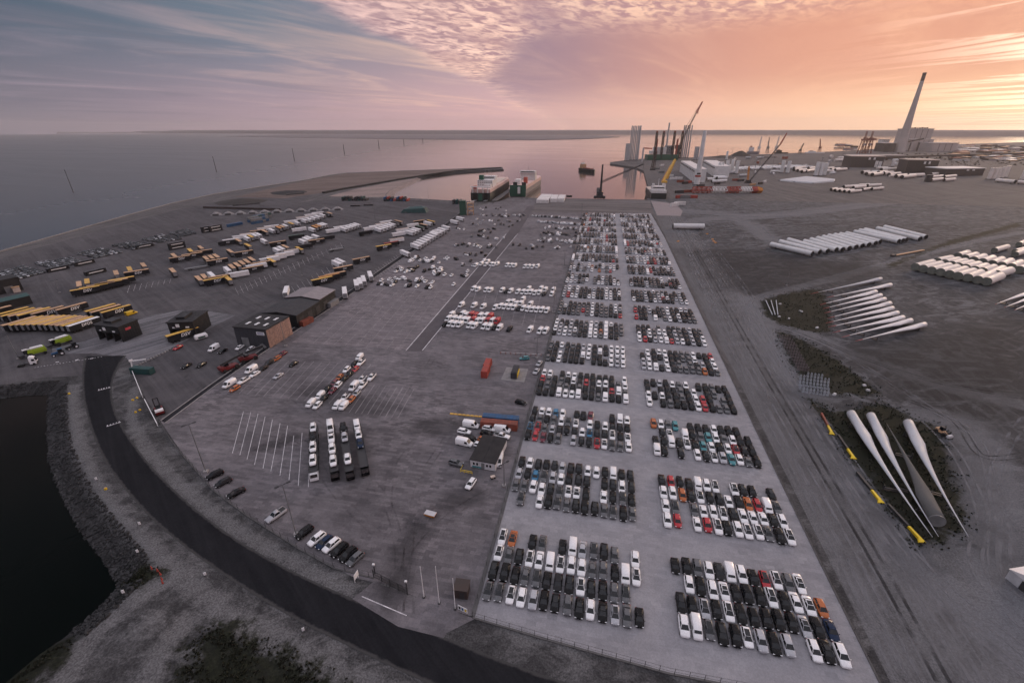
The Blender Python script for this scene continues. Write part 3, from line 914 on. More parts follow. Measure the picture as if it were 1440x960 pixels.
def pickup_parts():
    P = car_parts(5.2, 1.88, 1.78, 'suv')
    L = 5.2
    body = P['body']
    b2 = MB()
    hw = .94
    rings = []
    for y, a, zb_, zt in [(-2.6, .66, .4, .82), (-2.48, .84, .3, .95), (-1.5, .93, .3, 1.08), (-.9, .94, .3, 1.12), (.7, .94, .3, 1.12), (2.5, .93, .34, 1.12), (2.6, .9, .42, 1.08)]:
        rings.append([(x_, y, z_) for x_, z_ in ((-a * .9, zb_), (a * .9, zb_), (a, zb_ + .25), (a * .985, zt - .1), (a * .9, zt), (-a * .9, zt), (-a * .985, zt - .1), (-a, zb_ + .25))])
    b2.loft(rings)
    lo = [(-.82, -1.05), (.82, -1.05), (.82, .95), (-.82, .95)]
    hi = [(-.62, -.4), (.62, -.4), (.64, .75), (-.64, .75)]
    P['windows'] = MB().loft([[(x, y, 1.1) for x, y in lo], [(x, y, 1.72) for x, y in hi]])
    b2.loft([[(x * 1.03, y, 1.70) for x, y in hi], [(x, y, 1.77) for x, y in hi]])
    for sx in (-1, 1):
        b2.beam((sx * .83, -1.05, 1.08), (sx * .64, -.4, 1.73), .07, .05)
        b2.beam((sx * .83, .95, 1.08), (sx * .66, .75, 1.73), .16, .06)
        b2.box((sx * .87, 1.75, 1.17), (.10, 1.6, .12))
    P['body'] = b2
    P['bed'] = MB().box((0, 1.76, 1.126), (1.5, 1.5, .012))
    P['wheel'] = (P['wheel'][0], [(sx * .8, y, .36) for sx in (-1, 1) for y in (-1.65, 1.5)])
    P['headlight'] = (P['headlight'][0], [(sx * .66, -2.5, .82) for sx in (-1, 1)])
    P['tail_light'] = (P['tail_light'][0], [(sx * .85, 2.58, .95) for sx in (-1, 1)])
    return P


PM = {'windows': ['glass'], 'windscreen': ['glass'], 'side_window': ['glass'], 'left_window': ['glass'], 'rear_window': ['glass'], 'wheel': ['tyre', 'rim'], 'headlight': ['lamp_clear'], 'tail_light': ['lamp_red'], 'bed': ['trim']}
KINDS = {'hatch': ('hatchback', car_parts()), 'suv': ('SUV', car_parts(4.5, 1.86, 1.66, 'suv')), 'sedan': ('saloon car', car_parts(4.6, 1.82, 1.44, 'sedan')),
         'van': ('van', van_parts()), 'minivan': ('small van', van_parts(4.6, 1.85, 1.85)), 'pickup': ('pickup truck', pickup_parts())}
for kb in ('hatch', 'suv', 'sedan'):                   # the same cars with a dark glass roof
    nm_, P_ = KINDS[kb]
    P_ = dict(P_)
    zr_ = {'hatch': 1.50, 'suv': 1.66, 'sedan': 1.44}[kb]
    P_['glass_roof'] = MB().box((0, .42 if kb != 'sedan' else .2, zr_ + .012), (.98, 1.55 if kb != 'sedan' else 1.0, .03))
    KINDS[kb + '_glass'] = (nm_, P_)
PM['glass_roof'] = ['glass']
MESH = {}
for kn, (nm, P) in KINDS.items():
    for pn, sh in P.items():
        mb_ = sh[0] if isinstance(sh, tuple) else sh
        MESH[kn, pn] = mb_.mesh(nm.replace(' ', '_') + '_' + pn, PM.get(pn, ['paint_W']), smooth=pn in ('body', 'wheel'))


def vehicle(kn, paint, x, y, rz, label, group=None, z=0.1, roof=None):
    full, kn = kn, kn.replace('_glass', '')
    nm = {'hatch': 'hatchback', 'suv': 'sport_utility_car', 'sedan': 'saloon_car', 'van': 'van', 'minivan': 'small_van', 'pickup': 'pickup_truck'}[kn]
    cat = {'hatch': 'car', 'suv': 'car', 'sedan': 'car', 'van': 'van', 'minivan': 'van', 'pickup': 'pickup'}[kn]
    root = thing(nm, label, cat, (x, y, z), rz, group)
    for pn, sh in KINDS[full][1].items():
        for loc in (sh[1] if isinstance(sh, tuple) else [(0, 0, 0)]):
            o = link('side_window' if pn == 'left_window' else pn, MESH[full, pn], root, loc)
            if pn == 'body':
                o.material_slots[0].link = 'OBJECT'
                o.material_slots[0].material = MATS['paint_' + paint]
    return root


# ------------------------------------------------------------------ the car compound
BX = {'left': (-17.9, 13.2, 14, -.30, -.15), 'right': (21.9, 50.0, 13, -.24, -.12)}
CODES = {
    ('left', 0): ['WO-BG-BVSGBG-W', 'WGBWWVWWWGGBVW', 'BBBGGBDBWBBGG-', 'GGWWSBBGBWBSGB'],
    ('left', 1): ['BWBBDSBBWWBVBB', 'SBTGSWBBB-BBWB', 'GGWWBGWWB-WBGB', '-G-WBGGBBBGGBG'],
    ('left', 2): ['BWWTW-BBM--BVW', 'BGBGWGW-WBWBBB', 'TRGSBBBWTBBWBW', 'BRMBG-SBBRWGGW'],
    ('left', 3): ['WW-BWWBBBBBB-W', 'RGBGBWBRBWWBGW', 'BGBGGBGBDBBRVG', 'BBBVWWVBBGVBBV'],
    ('right', 0): ['BBGWDVWBRWGW-', '-WBWWBBBWBWWO', 'BBSBWBBBBBSBN', 'WVGBBWSBS-WBW'],
    ('right', 1): ['BRBBVWW-WBB-B', 'WWOBWBBWBORVG', 'WG-GWWWBWWWBW', 'WR-WRWBWWWGBW'],
    ('right', 2): ['OWGA-BBBWBBB-', '-BW-VBGAWGWBB', 'BBVBWBAWBWRBB', 'VB-B-WBWSAWGB'],
}
rnd = random.Random(3)
cars = []     # (x, y, rz, kind, paint, label)
blocks = []
for side in ('left', 'right'):
    for b in range(21):
        blocks.append((side, b))
for side, b in blocks:
    xa, xb, nc, da_, db_ = BX[side]
    xa, xb = xa + da_ * b, xb + db_ * b
    # rows measured in the photograph: front row of each block and its rear row
    yb = 63.2 + 27.65 * b
    if yb > 540:
        continue
    rows_ = CODES.get((side, b))
    gap_cols = set()
    if rows_ is None:
        rows_ = []
        dens = 0.94 if side == 'left' else 0.93
        if side == 'left' and b in (8, 9):
            dens = 0.68
        if b >= 15:
            dens = 0.9
        nr = 4 if b < 10 else (4 if side == 'left' else 4)
        run = [rnd.choice('BBGGWDS') for _ in range(nc)]
        for r_ in range(nr):
            row = ''
            for c in range(nc):
                if rnd.random() > dens:
                    row += '-'
                    continue
                if rnd.random() < 0.35:
                    run[c] = rnd.choice('BBBBBBGGGDDDWWWWWWSSSVR' + ('O' if rnd.random() < .3 else '') + ('WWWWW' if side == 'right' and b > 13 else ''))
                row += run[c]
            rows_.append(row)
    for r_, row in enumerate(rows_):
        n_in = 0
        tot = sum(ch != '-' for ch in row)
        for c, ch in enumerate(row):
            if ch == '-':
                continue
            n_in += 1
            x = xa + (xb - xa) * c / (nc - 1) + rnd.uniform(-.12, .12)
            y = yb + 4.78 * (3 - r_) + rnd.uniform(-.25, .25)
            kn = 'minivan' if ch == 'V' else rnd.choice(['hatch', 'hatch', 'suv', 'suv', 'sedan'])
            pt = 'W' if ch == 'V' else ch
            rn = ['rear', 'third', 'second', 'front'][r_]
            bl = 'nearest' if b == 0 else ORD[b] + '-nearest'
            colr = PAINT[pt][0]
            noun = {'hatch': 'hatchback', 'suv': 'SUV', 'sedan': 'saloon', 'minivan': 'small van'}[kn]
            lab = f'{colr} {noun}, {ORD[n_in - 1]} from left, {rn} row of {bl} {side} block'
            cars.append((x, y, rnd.uniform(-.015, .015), kn, pt, lab, 'new cars parked in blocks in the paved compound'))

# loose cars scattered over the upper part of the paved lot (photo pixels)
loose = []
zE = lambda x, y: (640 + x / 6, 220 + y / 6)
zF = lambda x, y: (420 + x / 6, 360 + y / 6)
E_pts = [(215, 440), (235, 450), (260, 432), (320, 395), (345, 440), (365, 445), (385, 430), (430, 460), (215, 490), (240, 495), (265, 500), (310, 485), (320, 500), (345, 500), (375, 495), (400, 490), (430, 490),
         (395, 508), (425, 508), (450, 505), (500, 495), (520, 500), (545, 495), (580, 495), (555, 505), (185, 530), (235, 540), (150, 570), (190, 575), (210, 565), (290, 545), (310, 545), (365, 540), (335, 575),
         (385, 570), (410, 575), (440, 540), (460, 550), (455, 590), (485, 580), (525, 545), (545, 540), (15, 605), (30, 610), (75, 615), (205, 630), (230, 625), (245, 630), (285, 615), (300, 640), (330, 612),
         (140, 672), (205, 670), (235, 665), (240, 675), (275, 688), (345, 695), (410, 690), (355, 700), (5, 750), (25, 750), (60, 740), (70, 735), (105, 755), (120, 742), (160, 750), (180, 745), (190, 755), (215, 765),
         (275, 765), (290, 745), (305, 755), (290, 765), (345, 765), (85, 820), (95, 830), (125, 825), (175, 830), (225, 810), (255, 835), (10, 865), (130, 880), (245, 880), (65, 915), (150, 920),
         (490, 745), (540, 750), (545, 745), (600, 775), (650, 755), (660, 760), (655, 775), (690, 760), (740, 760), (845, 770), (870, 765), (880, 755), (865, 775), (975, 765),
         (700, 710), (720, 710), (735, 690), (755, 690), (745, 718), (790, 715), (805, 705), (815, 720), (860, 705), (885, 715), (905, 710), (930, 715), (945, 725), (965, 715), (985, 725), (1000, 700), (1005, 728),
         (725, 660), (755, 645), (770, 650), (785, 640), (800, 660), (820, 650), (830, 660), (850, 640), (865, 650), (870, 662), (890, 645), (905, 655), (925, 655), (940, 662), (960, 660), (1020, 640), (1015, 668),
         (760, 605), (795, 598), (825, 590), (850, 605), (875, 600), (890, 612), (910, 600), (930, 610), (950, 605), (975, 605), (1000, 612), (1020, 610)]
F_pts = [(940, 45), (955, 25), (960, 40), (985, 15), (1000, 5), (1010, 20), (1025, 35), (1070, 18), (1055, 45), (1080, 48), (1085, 30), (1105, 45), (1125, 48), (1140, 20), (1130, 35), (1185, 55), (1240, 25), (1255, 12), (1330, 25), (1385, 72),
         (825, 130), (850, 98), (830, 110), (870, 105), (870, 118), (905, 135), (915, 125), (930, 105), (955, 110), (965, 125), (985, 100), (1000, 92), (945, 122),
         (1060, 128), (1105, 110), (1130, 98), (1150, 105), (1155, 125), (1140, 140), (1175, 125), (1200, 105), (1200, 125), (1150, 152), (1178, 155), (1232, 158), (1290, 162), (1385, 168), (1415, 165), (1425, 128),
         (675, 235), (710, 235), (740, 240), (700, 205), (765, 195), (790, 215), (790, 245), (820, 190), (815, 220), (862, 190), (890, 190), (935, 210), (910, 250), (935, 252), (995, 205), (1015, 215), (1000, 255), (1040, 190), (1050, 205), (1070, 215), (1085, 265), (1115, 265), (1105, 240), (1130, 220), (1308, 240)]
for k, (x, y) in enumerate(E_pts):
    loose.append((*zE(x, y), rnd.choice('WWBBDGS')))
for k, (x, y) in enumerate(F_pts):
    loose.append((*zF(x, y), rnd.choice('WWWWWBD')))
# the two tight rows left of the fence near the quay
for k in range(34):
    f_ = k / 33
    loose.append((750 + 66 * f_, 303.5 + 4 * f_, rnd.choice('WSBG')))
    loose.append((757 + 58 * f_, 311.5 + 4 * f_, rnd.choice('WWSSB')))
for px, py, ch in loose:
    p = W(px, py, 0.6)
    kn = rnd.choice(['hatch', 'suv', 'sedan', 'minivan'])
    cars.append((p.x, p.y, rnd.choice([0, 0, 0.12, -.1, 3.14, .9]) + rnd.uniform(-.06, .06), kn, ch, None, None))

# singled-out vehicles in the near part of the lot
zG = lambda x, y: (200 + x / 4, 460 + y / 4)
zH = lambda x, y: (380 + x / 4, 660 + y / 4)
zI = lambda x, y: (600 + x / 4.8, 500 + y / 4.8)
special = []


def sp(px, kn, paint, ang, label, group=None, z=0.1):
    p = W(*px, z + 0.7)
    special.append((p.x, p.y, ang, kn, paint, label, group, z))


kerb_h = heading(zH(150, 385), zH(235, 320)) + R(90)     # nose towards the kerb
g_k = 'cars parked nose to the kerb beside the curved road'
for (x, y), kn, pt, lab in (((193, 350), 'suv', 'B', 'black SUV at the foot of the near lamp post, left end of the kerb row'),
                            ((262, 388), 'suv', 'W', 'white SUV between the lamp-post black SUV and the blue hatchback'),
                            ((305, 406), 'hatch', 'N', 'dark blue hatchback between two white cars in the kerb row'),
                            ((345, 423), 'suv', 'W', 'white SUV right of the dark blue hatchback in the kerb row'),
                            ((390, 450), 'suv', 'B', 'black SUV, third from the gate end of the kerb row'),
                            ((438, 475), 'suv', 'B', 'black SUV, second from the gate end of the kerb row'),
                            ((478, 498), 'hatch', 'G', 'dark grey hatchback, last of the kerb row nearest the gate')):
    sp(zH(x, y), kn, pt, kerb_h + math.pi, lab, g_k)
sp(zH(32, 255), 'pickup', 'S', kerb_h + math.pi, 'silver pickup alone by the kerb left of the near lamp post')
for (x, y), kn, pt, lab in (((408, 828), 'suv', 'B', 'black SUV beside the tall left lamp post, topmost of three'), ((455, 870), 'hatch', 'D', 'charcoal hatchback in the middle of three cars below left lamp post'),
                            ((528, 928), 'sedan', 'B', 'black saloon, lowest of three cars below the left lamp post')):
    sp(zG(x, y), kn, pt, heading(zG(360, 850), zG(455, 805)) - R(90), lab, 'three cars below the left lamp post')
dirA = heading(zG(948, 440), zG(1225, 170)) - R(90)
gA_ = 'vehicles parked in two double files in the middle of the lot'
fileA = [(948, 428, 'minivan', 'W'), (985, 437, 'hatch', 'W'), (1000, 385, 'minivan', 'W'), (1022, 397, 'hatch', 'B'), (1043, 345, 'suv', 'B'), (1070, 355, 'hatch', 'M'), (1080, 312, 'hatch', 'M'), (1100, 325, 'suv', 'W'),
         (1110, 280, 'hatch', 'O'), (1135, 290, 'hatch', 'B'), (1150, 238, 'suv', 'W'), (1167, 262, 'hatch', 'B'), (1198, 235, 'hatch', 'R'), (1192, 205, 'hatch', 'B'), (1222, 168, 'minivan', 'W'), (1230, 198, 'pickup', 'W')]
fileB = [(1097, 440, 'minivan', 'W'), (1133, 442, 'minivan', 'W'), (1140, 395, 'pickup', 'W'), (1175, 405, 'hatch', 'O'), (1205, 370, 'hatch', 'S'), (1190, 335, 'van', 'W'), (1240, 325, 'pickup', 'W'), (1237, 292, 'pickup', 'W'), (1290, 280, 'pickup', 'W')]
for fl, nm in ((fileA, 'left'), (fileB, 'right')):
    for i, (x, y, kn, pt) in enumerate(fl):
        sp(zG(x, y), kn, pt, dirA, f'{PAINT[pt][0]} {KINDS[kn][0]}, {ORD[i]} from the near end of the {nm} double file', gA_)
dirK = heading(zG(470, 340), zG(800, 145)) - R(90)
for (x, y), kn, pt, lab in (((490, 320), 'van', 'W', 'white van at the near end of the file beside the drain line'), ((520, 343), 'hatch', 'O', 'orange hatchback beside the white van at the near end of the drain line'),
                            ((570, 300), 'pickup', 'W', 'white pickup second in the file along the drain line'), ((613, 240), 'van', 'W', 'white van third in the file along the drain line'),
                            ((632, 262), 'sedan', 'W', 'white saloon beside the third van along the drain line'), ((680, 230), 'hatch', 'B', 'black hatchback following the white vans along the drain line'),
                            ((715, 197), 'suv', 'D', 'charcoal SUV ahead of the orange car along the drain line'), ((755, 175), 'hatch', 'O', 'orange hatchback near the far end of the drain line file'),
                            ((790, 148), 'hatch', 'M', 'maroon hatchback at the far end of the drain line file'),
                            ((765, 272), 'sedan', 'S', 'silver saloon alone between the drain line and the double files'), ((850, 205), 'sedan', 'B', 'black saloon alone right of the drain line file'),
                            ((248, 215), 'sedan', 'B', 'black saloon, left of two by the green container'), ((333, 208), 'sedan', 'B', 'black saloon, right of two by the red machines'),
                            ((200, 112), 'sedan', 'R', 'red saloon at the edge of the gate lane'), ((402, 120), 'van', 'W', 'white van between the gate hall and the wood-sided hall'),
                            ((452, 132), 'sedan', 'B', 'black saloon against the white van near the gate hall'), ((548, 112), 'sedan', 'W', 'white saloon in front of the wood-sided hall'), ((610, 122), 'hatch', 'W', 'white hatchback near the corner of the wood-sided hall')):
    sp(zG(x, y), kn, pt, dirK + (0 if y > 140 and x > 400 else .15), lab)
for (x, y), kn, pt, an, lab in (((300, 468), 'van', 'W', 88, 'white van top left of the cars behind the site office'), ((420, 490), 'suv', 'W', 84, 'white SUV in front of the red container'), ((512, 498), 'van', 'W', 84, 'white van at the right end of the red container'),
                                ((253, 510), 'suv', 'W', 84, 'white SUV below the top left van behind the office'), ((408, 524), 'suv', 'B', 84, 'black SUV in the middle of the cars behind the office'), ((508, 540), 'pickup', 'W', 80, 'white pickup right of the black SUV behind the office'),
                                ((290, 552), 'hatch', 'B', 80, 'black hatchback left of the orange car behind the office'), ((390, 565), 'hatch', 'O', 80, 'orange hatchback behind the site office'), ((485, 575), 'suv', 'B', 80, 'black SUV right of the orange hatchback'),
                                ((255, 588), 'van', 'W', 82, 'white van left of the site office roof'), ((362, 602), 'hatch', 'W', 80, 'white hatchback close behind the office roof'), ((475, 612), 'pickup', 'W', 78, 'white pickup close behind the office right corner'),
                                ((490, 705), 'van', 'W', 5, 'white van beside the right wall of the site office'), ((197, 722), 'suv', 'G', 80, 'dark grey SUV left of the site office'), ((298, 860), 'hatch', 'W', -12, 'white hatchback in front of the site office'),
                                ((660, 15), 'hatch', 'A', -70, 'teal hatchback by the low barrier near the fence'), ((635, 313), 'hatch', 'B', 75, 'black hatchback near the fence above the containers'), ((760, 50), 'sedan', 'S', -12, 'silver saloon along the fence, upper of two'), ((740, 103), 'sedan', 'S', -12, 'silver saloon along the fence, lower of two')):
    sp(zI(x, y), kn, pt, R(an), lab)

# rows of vans in the middle of the lot
zJ = lambda x, y: (600 + x / 6, 380 + y / 6)
vr1 = [(397, 158), (432, 165), (503, 170), (538, 172), (637, 172), (671, 180, 'D'), (708, 178), (770, 185), (812, 188), (848, 190), (880, 188), (860, 160), (915, 195), (952, 192), (965, 158), (1000, 168), (988, 202, 'D'), (1068, 170), (1058, 205)]
vr2 = [(293, 295), (400, 300), (477, 310), (580, 318), (622, 308), (660, 312), (700, 315), (738, 318), (685, 275), (722, 272), (755, 288), (795, 285), (812, 250), (775, 325, 'D'), (815, 325), (855, 332), (875, 290), (893, 335), (932, 338), (972, 338), (1015, 343)]
vr3 = [(155, 457, 'B'), (200, 455), (237, 460), (280, 462), (365, 468), (403, 473), (488, 478), (530, 483), (573, 485, 'B'), (615, 488), (697, 497, 'B'), (872, 505), (957, 515), (1005, 515)]
vr4 = [(185, 412), (230, 414), (270, 420), (310, 425), (343, 428), (392, 420, 'R'), (428, 432), (468, 430), (515, 430, 'R'), (553, 433), (595, 432, 'R')]
vr5 = [(210, 378), (258, 385, 'B'), (303, 372), (332, 385), (375, 380, 'R'), (410, 388, 'R'), (452, 390), (500, 390), (537, 392, 'R')]
vr6 = [(415, 0 - 40), (460, -52), (500, -45), (515, -70), (545, -48), (570, -45), (595, -52), (680, -40), (712, -38), (742, -36), (830, -28), (862, -28), (895, -26), (935, -30)]
for rw, nm in ((vr6, 'farthest'), (vr1, 'fourth'), (vr2, 'third'), (vr5, 'rear'), (vr4, 'middle'), (vr3, 'front')):
    for i, v in enumerate(rw):
        pt = v[2] if len(v) > 2 else 'W'
        where = {'farthest': 'farthest van row', 'fourth': 'van row beyond the middle one', 'third': 'long middle van row', 'rear': 'rear row of the near mixed van block', 'middle': 'centre row of the near mixed van block', 'front': 'front row of the near mixed van block'}[nm]
        j = sorted(range(len(rw)), key=lambda q: rw[q][0]).index(i)
        sp(zJ(v[0], v[1]), 'van' if pt in 'WR' else 'minivan', pt, R(-12), f'{PAINT[pt][0]} van, {ORD[j]} from left in the {where}', 'vans parked in rows in the middle of the lot')

for x, y, rz, kn, pt, lab, grp, z in special:
    vehicle(kn, pt, x, y, rz, lab, grp, z)
n_special_cars = sum(k in ('hatch', 'suv', 'sedan') for _, _, _, k, *_ in special)
# close-set new cars along the sea side of the trailer yard (photo quads)
zA = lambda x, y: (x / 4, 220 + y / 4)
for q, nx_, ny_ in (([(-60, 668), (130, 617), (262, 652), (60, 702)], 15, 5), ([(190, 602), (400, 570), (480, 598), (290, 628)], 15, 4), ([(425, 548), (560, 515), (700, 540), (545, 572)], 11, 4),
                    ([(620, 502), (735, 480), (880, 495), (760, 526)], 10, 4), ([(790, 466), (905, 440), (1035, 465), (900, 486)], 10, 4), ([(950, 431), (1050, 405), (1108, 435), (1010, 456)], 9, 4)):
    Q = [W(*zA(*c), 0.5) for c in q]
    hd = math.atan2(Q[3].y - Q[0].y, Q[3].x - Q[0].x) + R(90)
    for i in range(nx_):
        for j in range(ny_):
            u_, v_ = (i + .5) / nx_, (j + .5) / ny_
            p = Q[0].lerp(Q[1], u_).lerp(Q[3].lerp(Q[2], u_), v_)
            if rnd.random() < .93:
                cars.append((p.x, p.y, hd + rnd.uniform(-.04, .04), rnd.choice(['hatch', 'suv', 'sedan']), rnd.choice('BDGSGDDB'), None, None))
cars.sort(key=lambda c: math.hypot(c[0], c[1]))
single = [c for c in cars if c[5]][:300 - n_special_cars + 20]
ids = {id(c) for c in single}
for x, y, rz, kn, pt, lab, grp in single:
    v_ = vehicle(kn + ('_glass' if kn in ('hatch', 'suv', 'sedan') and rnd.random() < .45 else ''), pt, x, y, rz, lab, grp)
    v_.scale = (rnd.uniform(.96, 1.04), rnd.uniform(.93, 1.06), rnd.uniform(.94, 1.1))
# the rest of the cars, too far off to single out
far = MB()
FM = ['glass', 'tyre'] + ['paint_' + k for k in PAINT]
fidx = {k: i + 2 for i, k in enumerate(PAINT)}
for c in cars:
    if id(c) in ids:
        continue
    x, y, rz, kn, pt = c[:5]
    Mx = Matrix.Translation((x, y, 0.1)) @ Matrix.Rotation(rz, 4, 'Z')
    P = KINDS[kn][1]
    for pn, mi in (('body', fidx[pt]), ('windows' if 'windows' in P else 'windscreen', 0)):
        far.add([Mx @ Vector(v) for v in P[pn].v], P[pn].f, mi)
    for loc in P['wheel'][1]:
        far.box(Mx @ Vector(loc), (.2, .6, .6), rz, 1)
o = far.build('distant_parked_cars', FM)
tag(o, 'small far rows and scatter of new cars filling the upper compound', 'cars', kind='stuff')
print('cars', len(cars), 'single', len(single), 'special', len(special))
# ------------------------------------------------------------------ painted lines
LINES = {}


def pline(a, b, wd=0.18, paint='line_paint', z=0.135, parent=None, name='painted_line'):
    """one painted line between two photo pixels"""
    p, q = (W(*a), W(*b)) if not isinstance(a, Vector) else (a, b)
    dv = (q - p).normalized()
    nrm = Vector((-dv.y, dv.x, 0)) * wd / 2
    mb = MB().add([(p - nrm).to_tuple()[:2] + (z,), (q - nrm).to_tuple()[:2] + (z,), (q + nrm).to_tuple()[:2] + (z,), (p + nrm).to_tuple()[:2] + (z,)], [(0, 1, 2, 3)])
    o = mb.build(name, paint, bpy.data.objects.get(parent) if parent else None)
    return o if parent else struct(o)


for a, b in (((570, 475), (508, 710)), ((612, 477), (550, 720)), ((652, 487), (590, 745)), ((692, 503), (632, 775)), ((733, 520), (680, 795)), ((776, 540), (724, 812)), ((818, 555), (775, 835)), ((853, 610), (826, 860)), ((900, 595), (878, 893)), ((940, 610), (935, 900))):
    pline(zG(*a), zG(*b), 0.15, parent='paved_lot')
pline((571, 493), (712, 329), 0.35, parent='paved_lot', z=0.14)
pline((594, 493), (728, 329), 0.35, parent='paved_lot', z=0.14)
for k in range(13):         # faint bays under the double files
    x = 545 + k * 46
    pline(zG(x + 10 * k * 0, 375 + k * 5), zG(x + 190, 185 + k * 2), 0.14, 'worn_paint', parent='paved_lot')
for k in range(9):
    pline(zG(1165 + k * 34, 480 + k * 4), zG(1275 + k * 32, 320 + k * 3), 0.14, 'worn_paint', parent='paved_lot')
for k in range(7):          # bays of the van rows
    pline(zJ(330 + k * 95, 470), zJ(420 + k * 92, 170), 0.15, 'worn_paint', parent='paved_lot')
for k in range(12):         # courses on the pale bay
    pline(W(425 + 12 * k, 476 - 7.6 * k), W(582 + 7.2 * k, 484 - 8.2 * k), 0.12, 'worn_paint', parent='pale_bay')
for k in range(9):
    pline(W(440 + 15 * k, 483 + 1.0 * k), W(530 + 12 * k, 405 - 0.8 * k), 0.12, 'worn_paint', parent='pale_bay')
# trailer stalls in the yard: ladders of short lines
zA = lambda x, y: (x / 4, 220 + y / 4)
zB = lambda x, y: (x / 6, 380 + y / 6)
zC = lambda x, y: (240 + x / 6, 260 + y / 6)
zD = lambda x, y: (420 + x / 6, 220 + y / 6)


def ladder(z, a, b, da, n, rail=True):
    for k in range(n + 1):
        f_ = k / n
        p = (a[0] + (b[0] - a[0]) * f_, a[1] + (b[1] - a[1]) * f_)
        q = (p[0] + da[0] * (1 - .35 * f_), p[1] + da[1] * (1 - .35 * f_))
        pline(z(*p), z(*q), 0.2, 'worn_paint', parent='trailer_yard', z=0.10)
    if rail:
        pline(z(a[0] + da[0] * .5, a[1] + da[1] * .5), z(b[0] + da[0] * .33, b[1] + da[1] * .33), 0.2, 'worn_paint', parent='trailer_yard', z=0.105)


ladder(zC, (545, 870), (1430, 490), (30, 60), 22)
ladder(zC, (1020, 860), (1400, 650), (50, 75), 9, False)
ladder(zB, (1075, 190), (1430, 110), (20, -60), 7)
ladder(zD, (630, 960), (880, 800), (70, 60), 13, False)
for a, b in (((320, 870), (470, 860)), ((700, 930), (910, 905))):
    pass
for a, b in (((835, 850), (935, 812)), ((1080, 806), (1215, 812)), ((1130, 860), (1230, 820)), ((1175, 765), (1275, 770)), ((550, 830), (670, 795))):
    pline(zA(*a), zA(*b), 1.5, 'trim', parent='trailer_yard', z=0.095, name='asphalt_patch')
for a, b in (((60, 205), (400, 235)), ((140, 385), (460, 240))):
    zK = lambda x, y: (330 + x / 8.47, 400 + y / 8.47)
    pline(zK(*a), zK(*b), 1.6, 'trim', parent='trailer_yard', z=0.095, name='asphalt_patch')
# road markings
for k in range(22):
    f_ = k / 21
    pline(zB(290 + 560 * f_, 822 - 90 * f_), zB(302 + 560 * f_, 820 - 90 * f_), 0.35, parent='side_road', z=0.12)
for (x, y) in ((485, 775), (650, 757), (775, 745)):
    pline(zB(x - 14, y + 3), zB(x + 14, y - 3), 0.8, parent='side_road', z=0.12, name='arrow_marking')
for a, b in (((150, 600), (170.6, 593.5)), ((138, 549.5), (156, 545))):
    pline(a, b, 0.28, parent='road', z=0.13)
    for k in range(5):
        f_ = (k + .3) / 5
        p = (a[0] + (b[0] - a[0]) * f_, a[1] + (b[1] - a[1]) * f_)
        pline(p, (p[0] + .15, p[1] - 1.8), 0.3, parent='road', z=0.13)
# drain line between yard and lot: two pale kerbs and a dark channel
KA = [(226, 591), (300, 537.6), (380, 482.6), (470, 423.6), (540, 375.6), (612, 326.6), (655, 292)]
KB = [(232, 594.5), (304, 541), (384, 486), (474, 427), (543, 379), (615, 329.6), (658, 294.6)]
for nm, K, wd, hh, m_ in (('drain_kerb', KA, .35, .16, 'concrete'), ('drain_kerb', KB, .35, .16, 'concrete')):
    mb = MB()
    for a, b in zip(K[:-1], K[1:]):
        mb.beam(W(*a, .15), W(*b, .15), wd, hh)
    struct(mb.build(nm, m_))
mb = MB()
ka, kb = [W(*p) for p in KA], [W(*p) for p in KB]
for i in range(len(ka) - 1):
    mb.add([(*ka[i][:2], .118), (*ka[i + 1][:2], .118), (*kb[i + 1][:2], .118), (*kb[i][:2], .118)], [(3, 2, 1, 0)])
struct(mb.build('drain_channel', 'asphalt'))

# ------------------------------------------------------------------ lettering
def text_mesh(txt, size, shear=0.0):
    cu = bpy.data.curves.new('lettering', 'FONT')
    cu.body = txt
    cu.size = size
    cu.shear = shear
    cu.align_x = 'CENTER'
    cu.align_y = 'CENTER'
    cu.extrude = 0.02
    cu.offset = size * 0.02
    cu.resolution_u = 2
    ob = bpy.data.objects.new('lettering', cu)
    COL.objects.link(ob)
    me = bpy.data.meshes.new_from_object(ob.evaluated_get(bpy.context.evaluated_depsgraph_get()))
    bpy.data.objects.remove(ob)
    return me


mat('letter_white', (0.8, 0.8, 0.8), 0.6)
mat('letter_blue', (0.02, 0.05, 0.2), 0.6)
mat('black_panel', (0.008, 0.009, 0.012), 0.45, var=0.15)
mat('white_panel', (0.74, 0.73, 0.74), 0.5, var=0.08)
mat('grey_panel', (0.20, 0.20, 0.21), 0.6, var=0.15)
mat('roof_gold', (0.62, 0.37, 0.07), 0.6, var=0.16)
mat('roof_tan', (0.50, 0.31, 0.18), 0.65, var=0.2)
mat('roof_beige', (0.52, 0.43, 0.37), 0.65, var=0.15)
mat('roof_orange', (0.55, 0.24, 0.06), 0.65, var=0.15)
mat('steel_dark', (0.03, 0.03, 0.033), 0.55, var=0.2)
mat('steel_grey', (0.16, 0.165, 0.17), 0.5, var=0.2)
mat('steel_green', (0.02, 0.075, 0.05), 0.5, var=0.2)
mat('steel_red', (0.14, 0.014, 0.016), 0.5, var=0.2)
mat('steel_yellow', (0.72, 0.50, 0.015), 0.45, var=0.12)
mat('steel_orange', (0.55, 0.20, 0.02), 0.5, var=0.15)
mat('container_red', (0.33, 0.05, 0.035), 0.6, var=0.25)
mat('container_rust', (0.21, 0.055, 0.035), 0.7, var=0.25)
mat('container_blue', (0.015, 0.07, 0.16), 0.55, var=0.25)
mat('container_brown', (0.045, 0.032, 0.028), 0.65, var=0.25)
mat('container_green', (0.012, 0.055, 0.055), 0.6, var=0.2)
T_DSV = text_mesh('DSV', 2.2, 0.25)
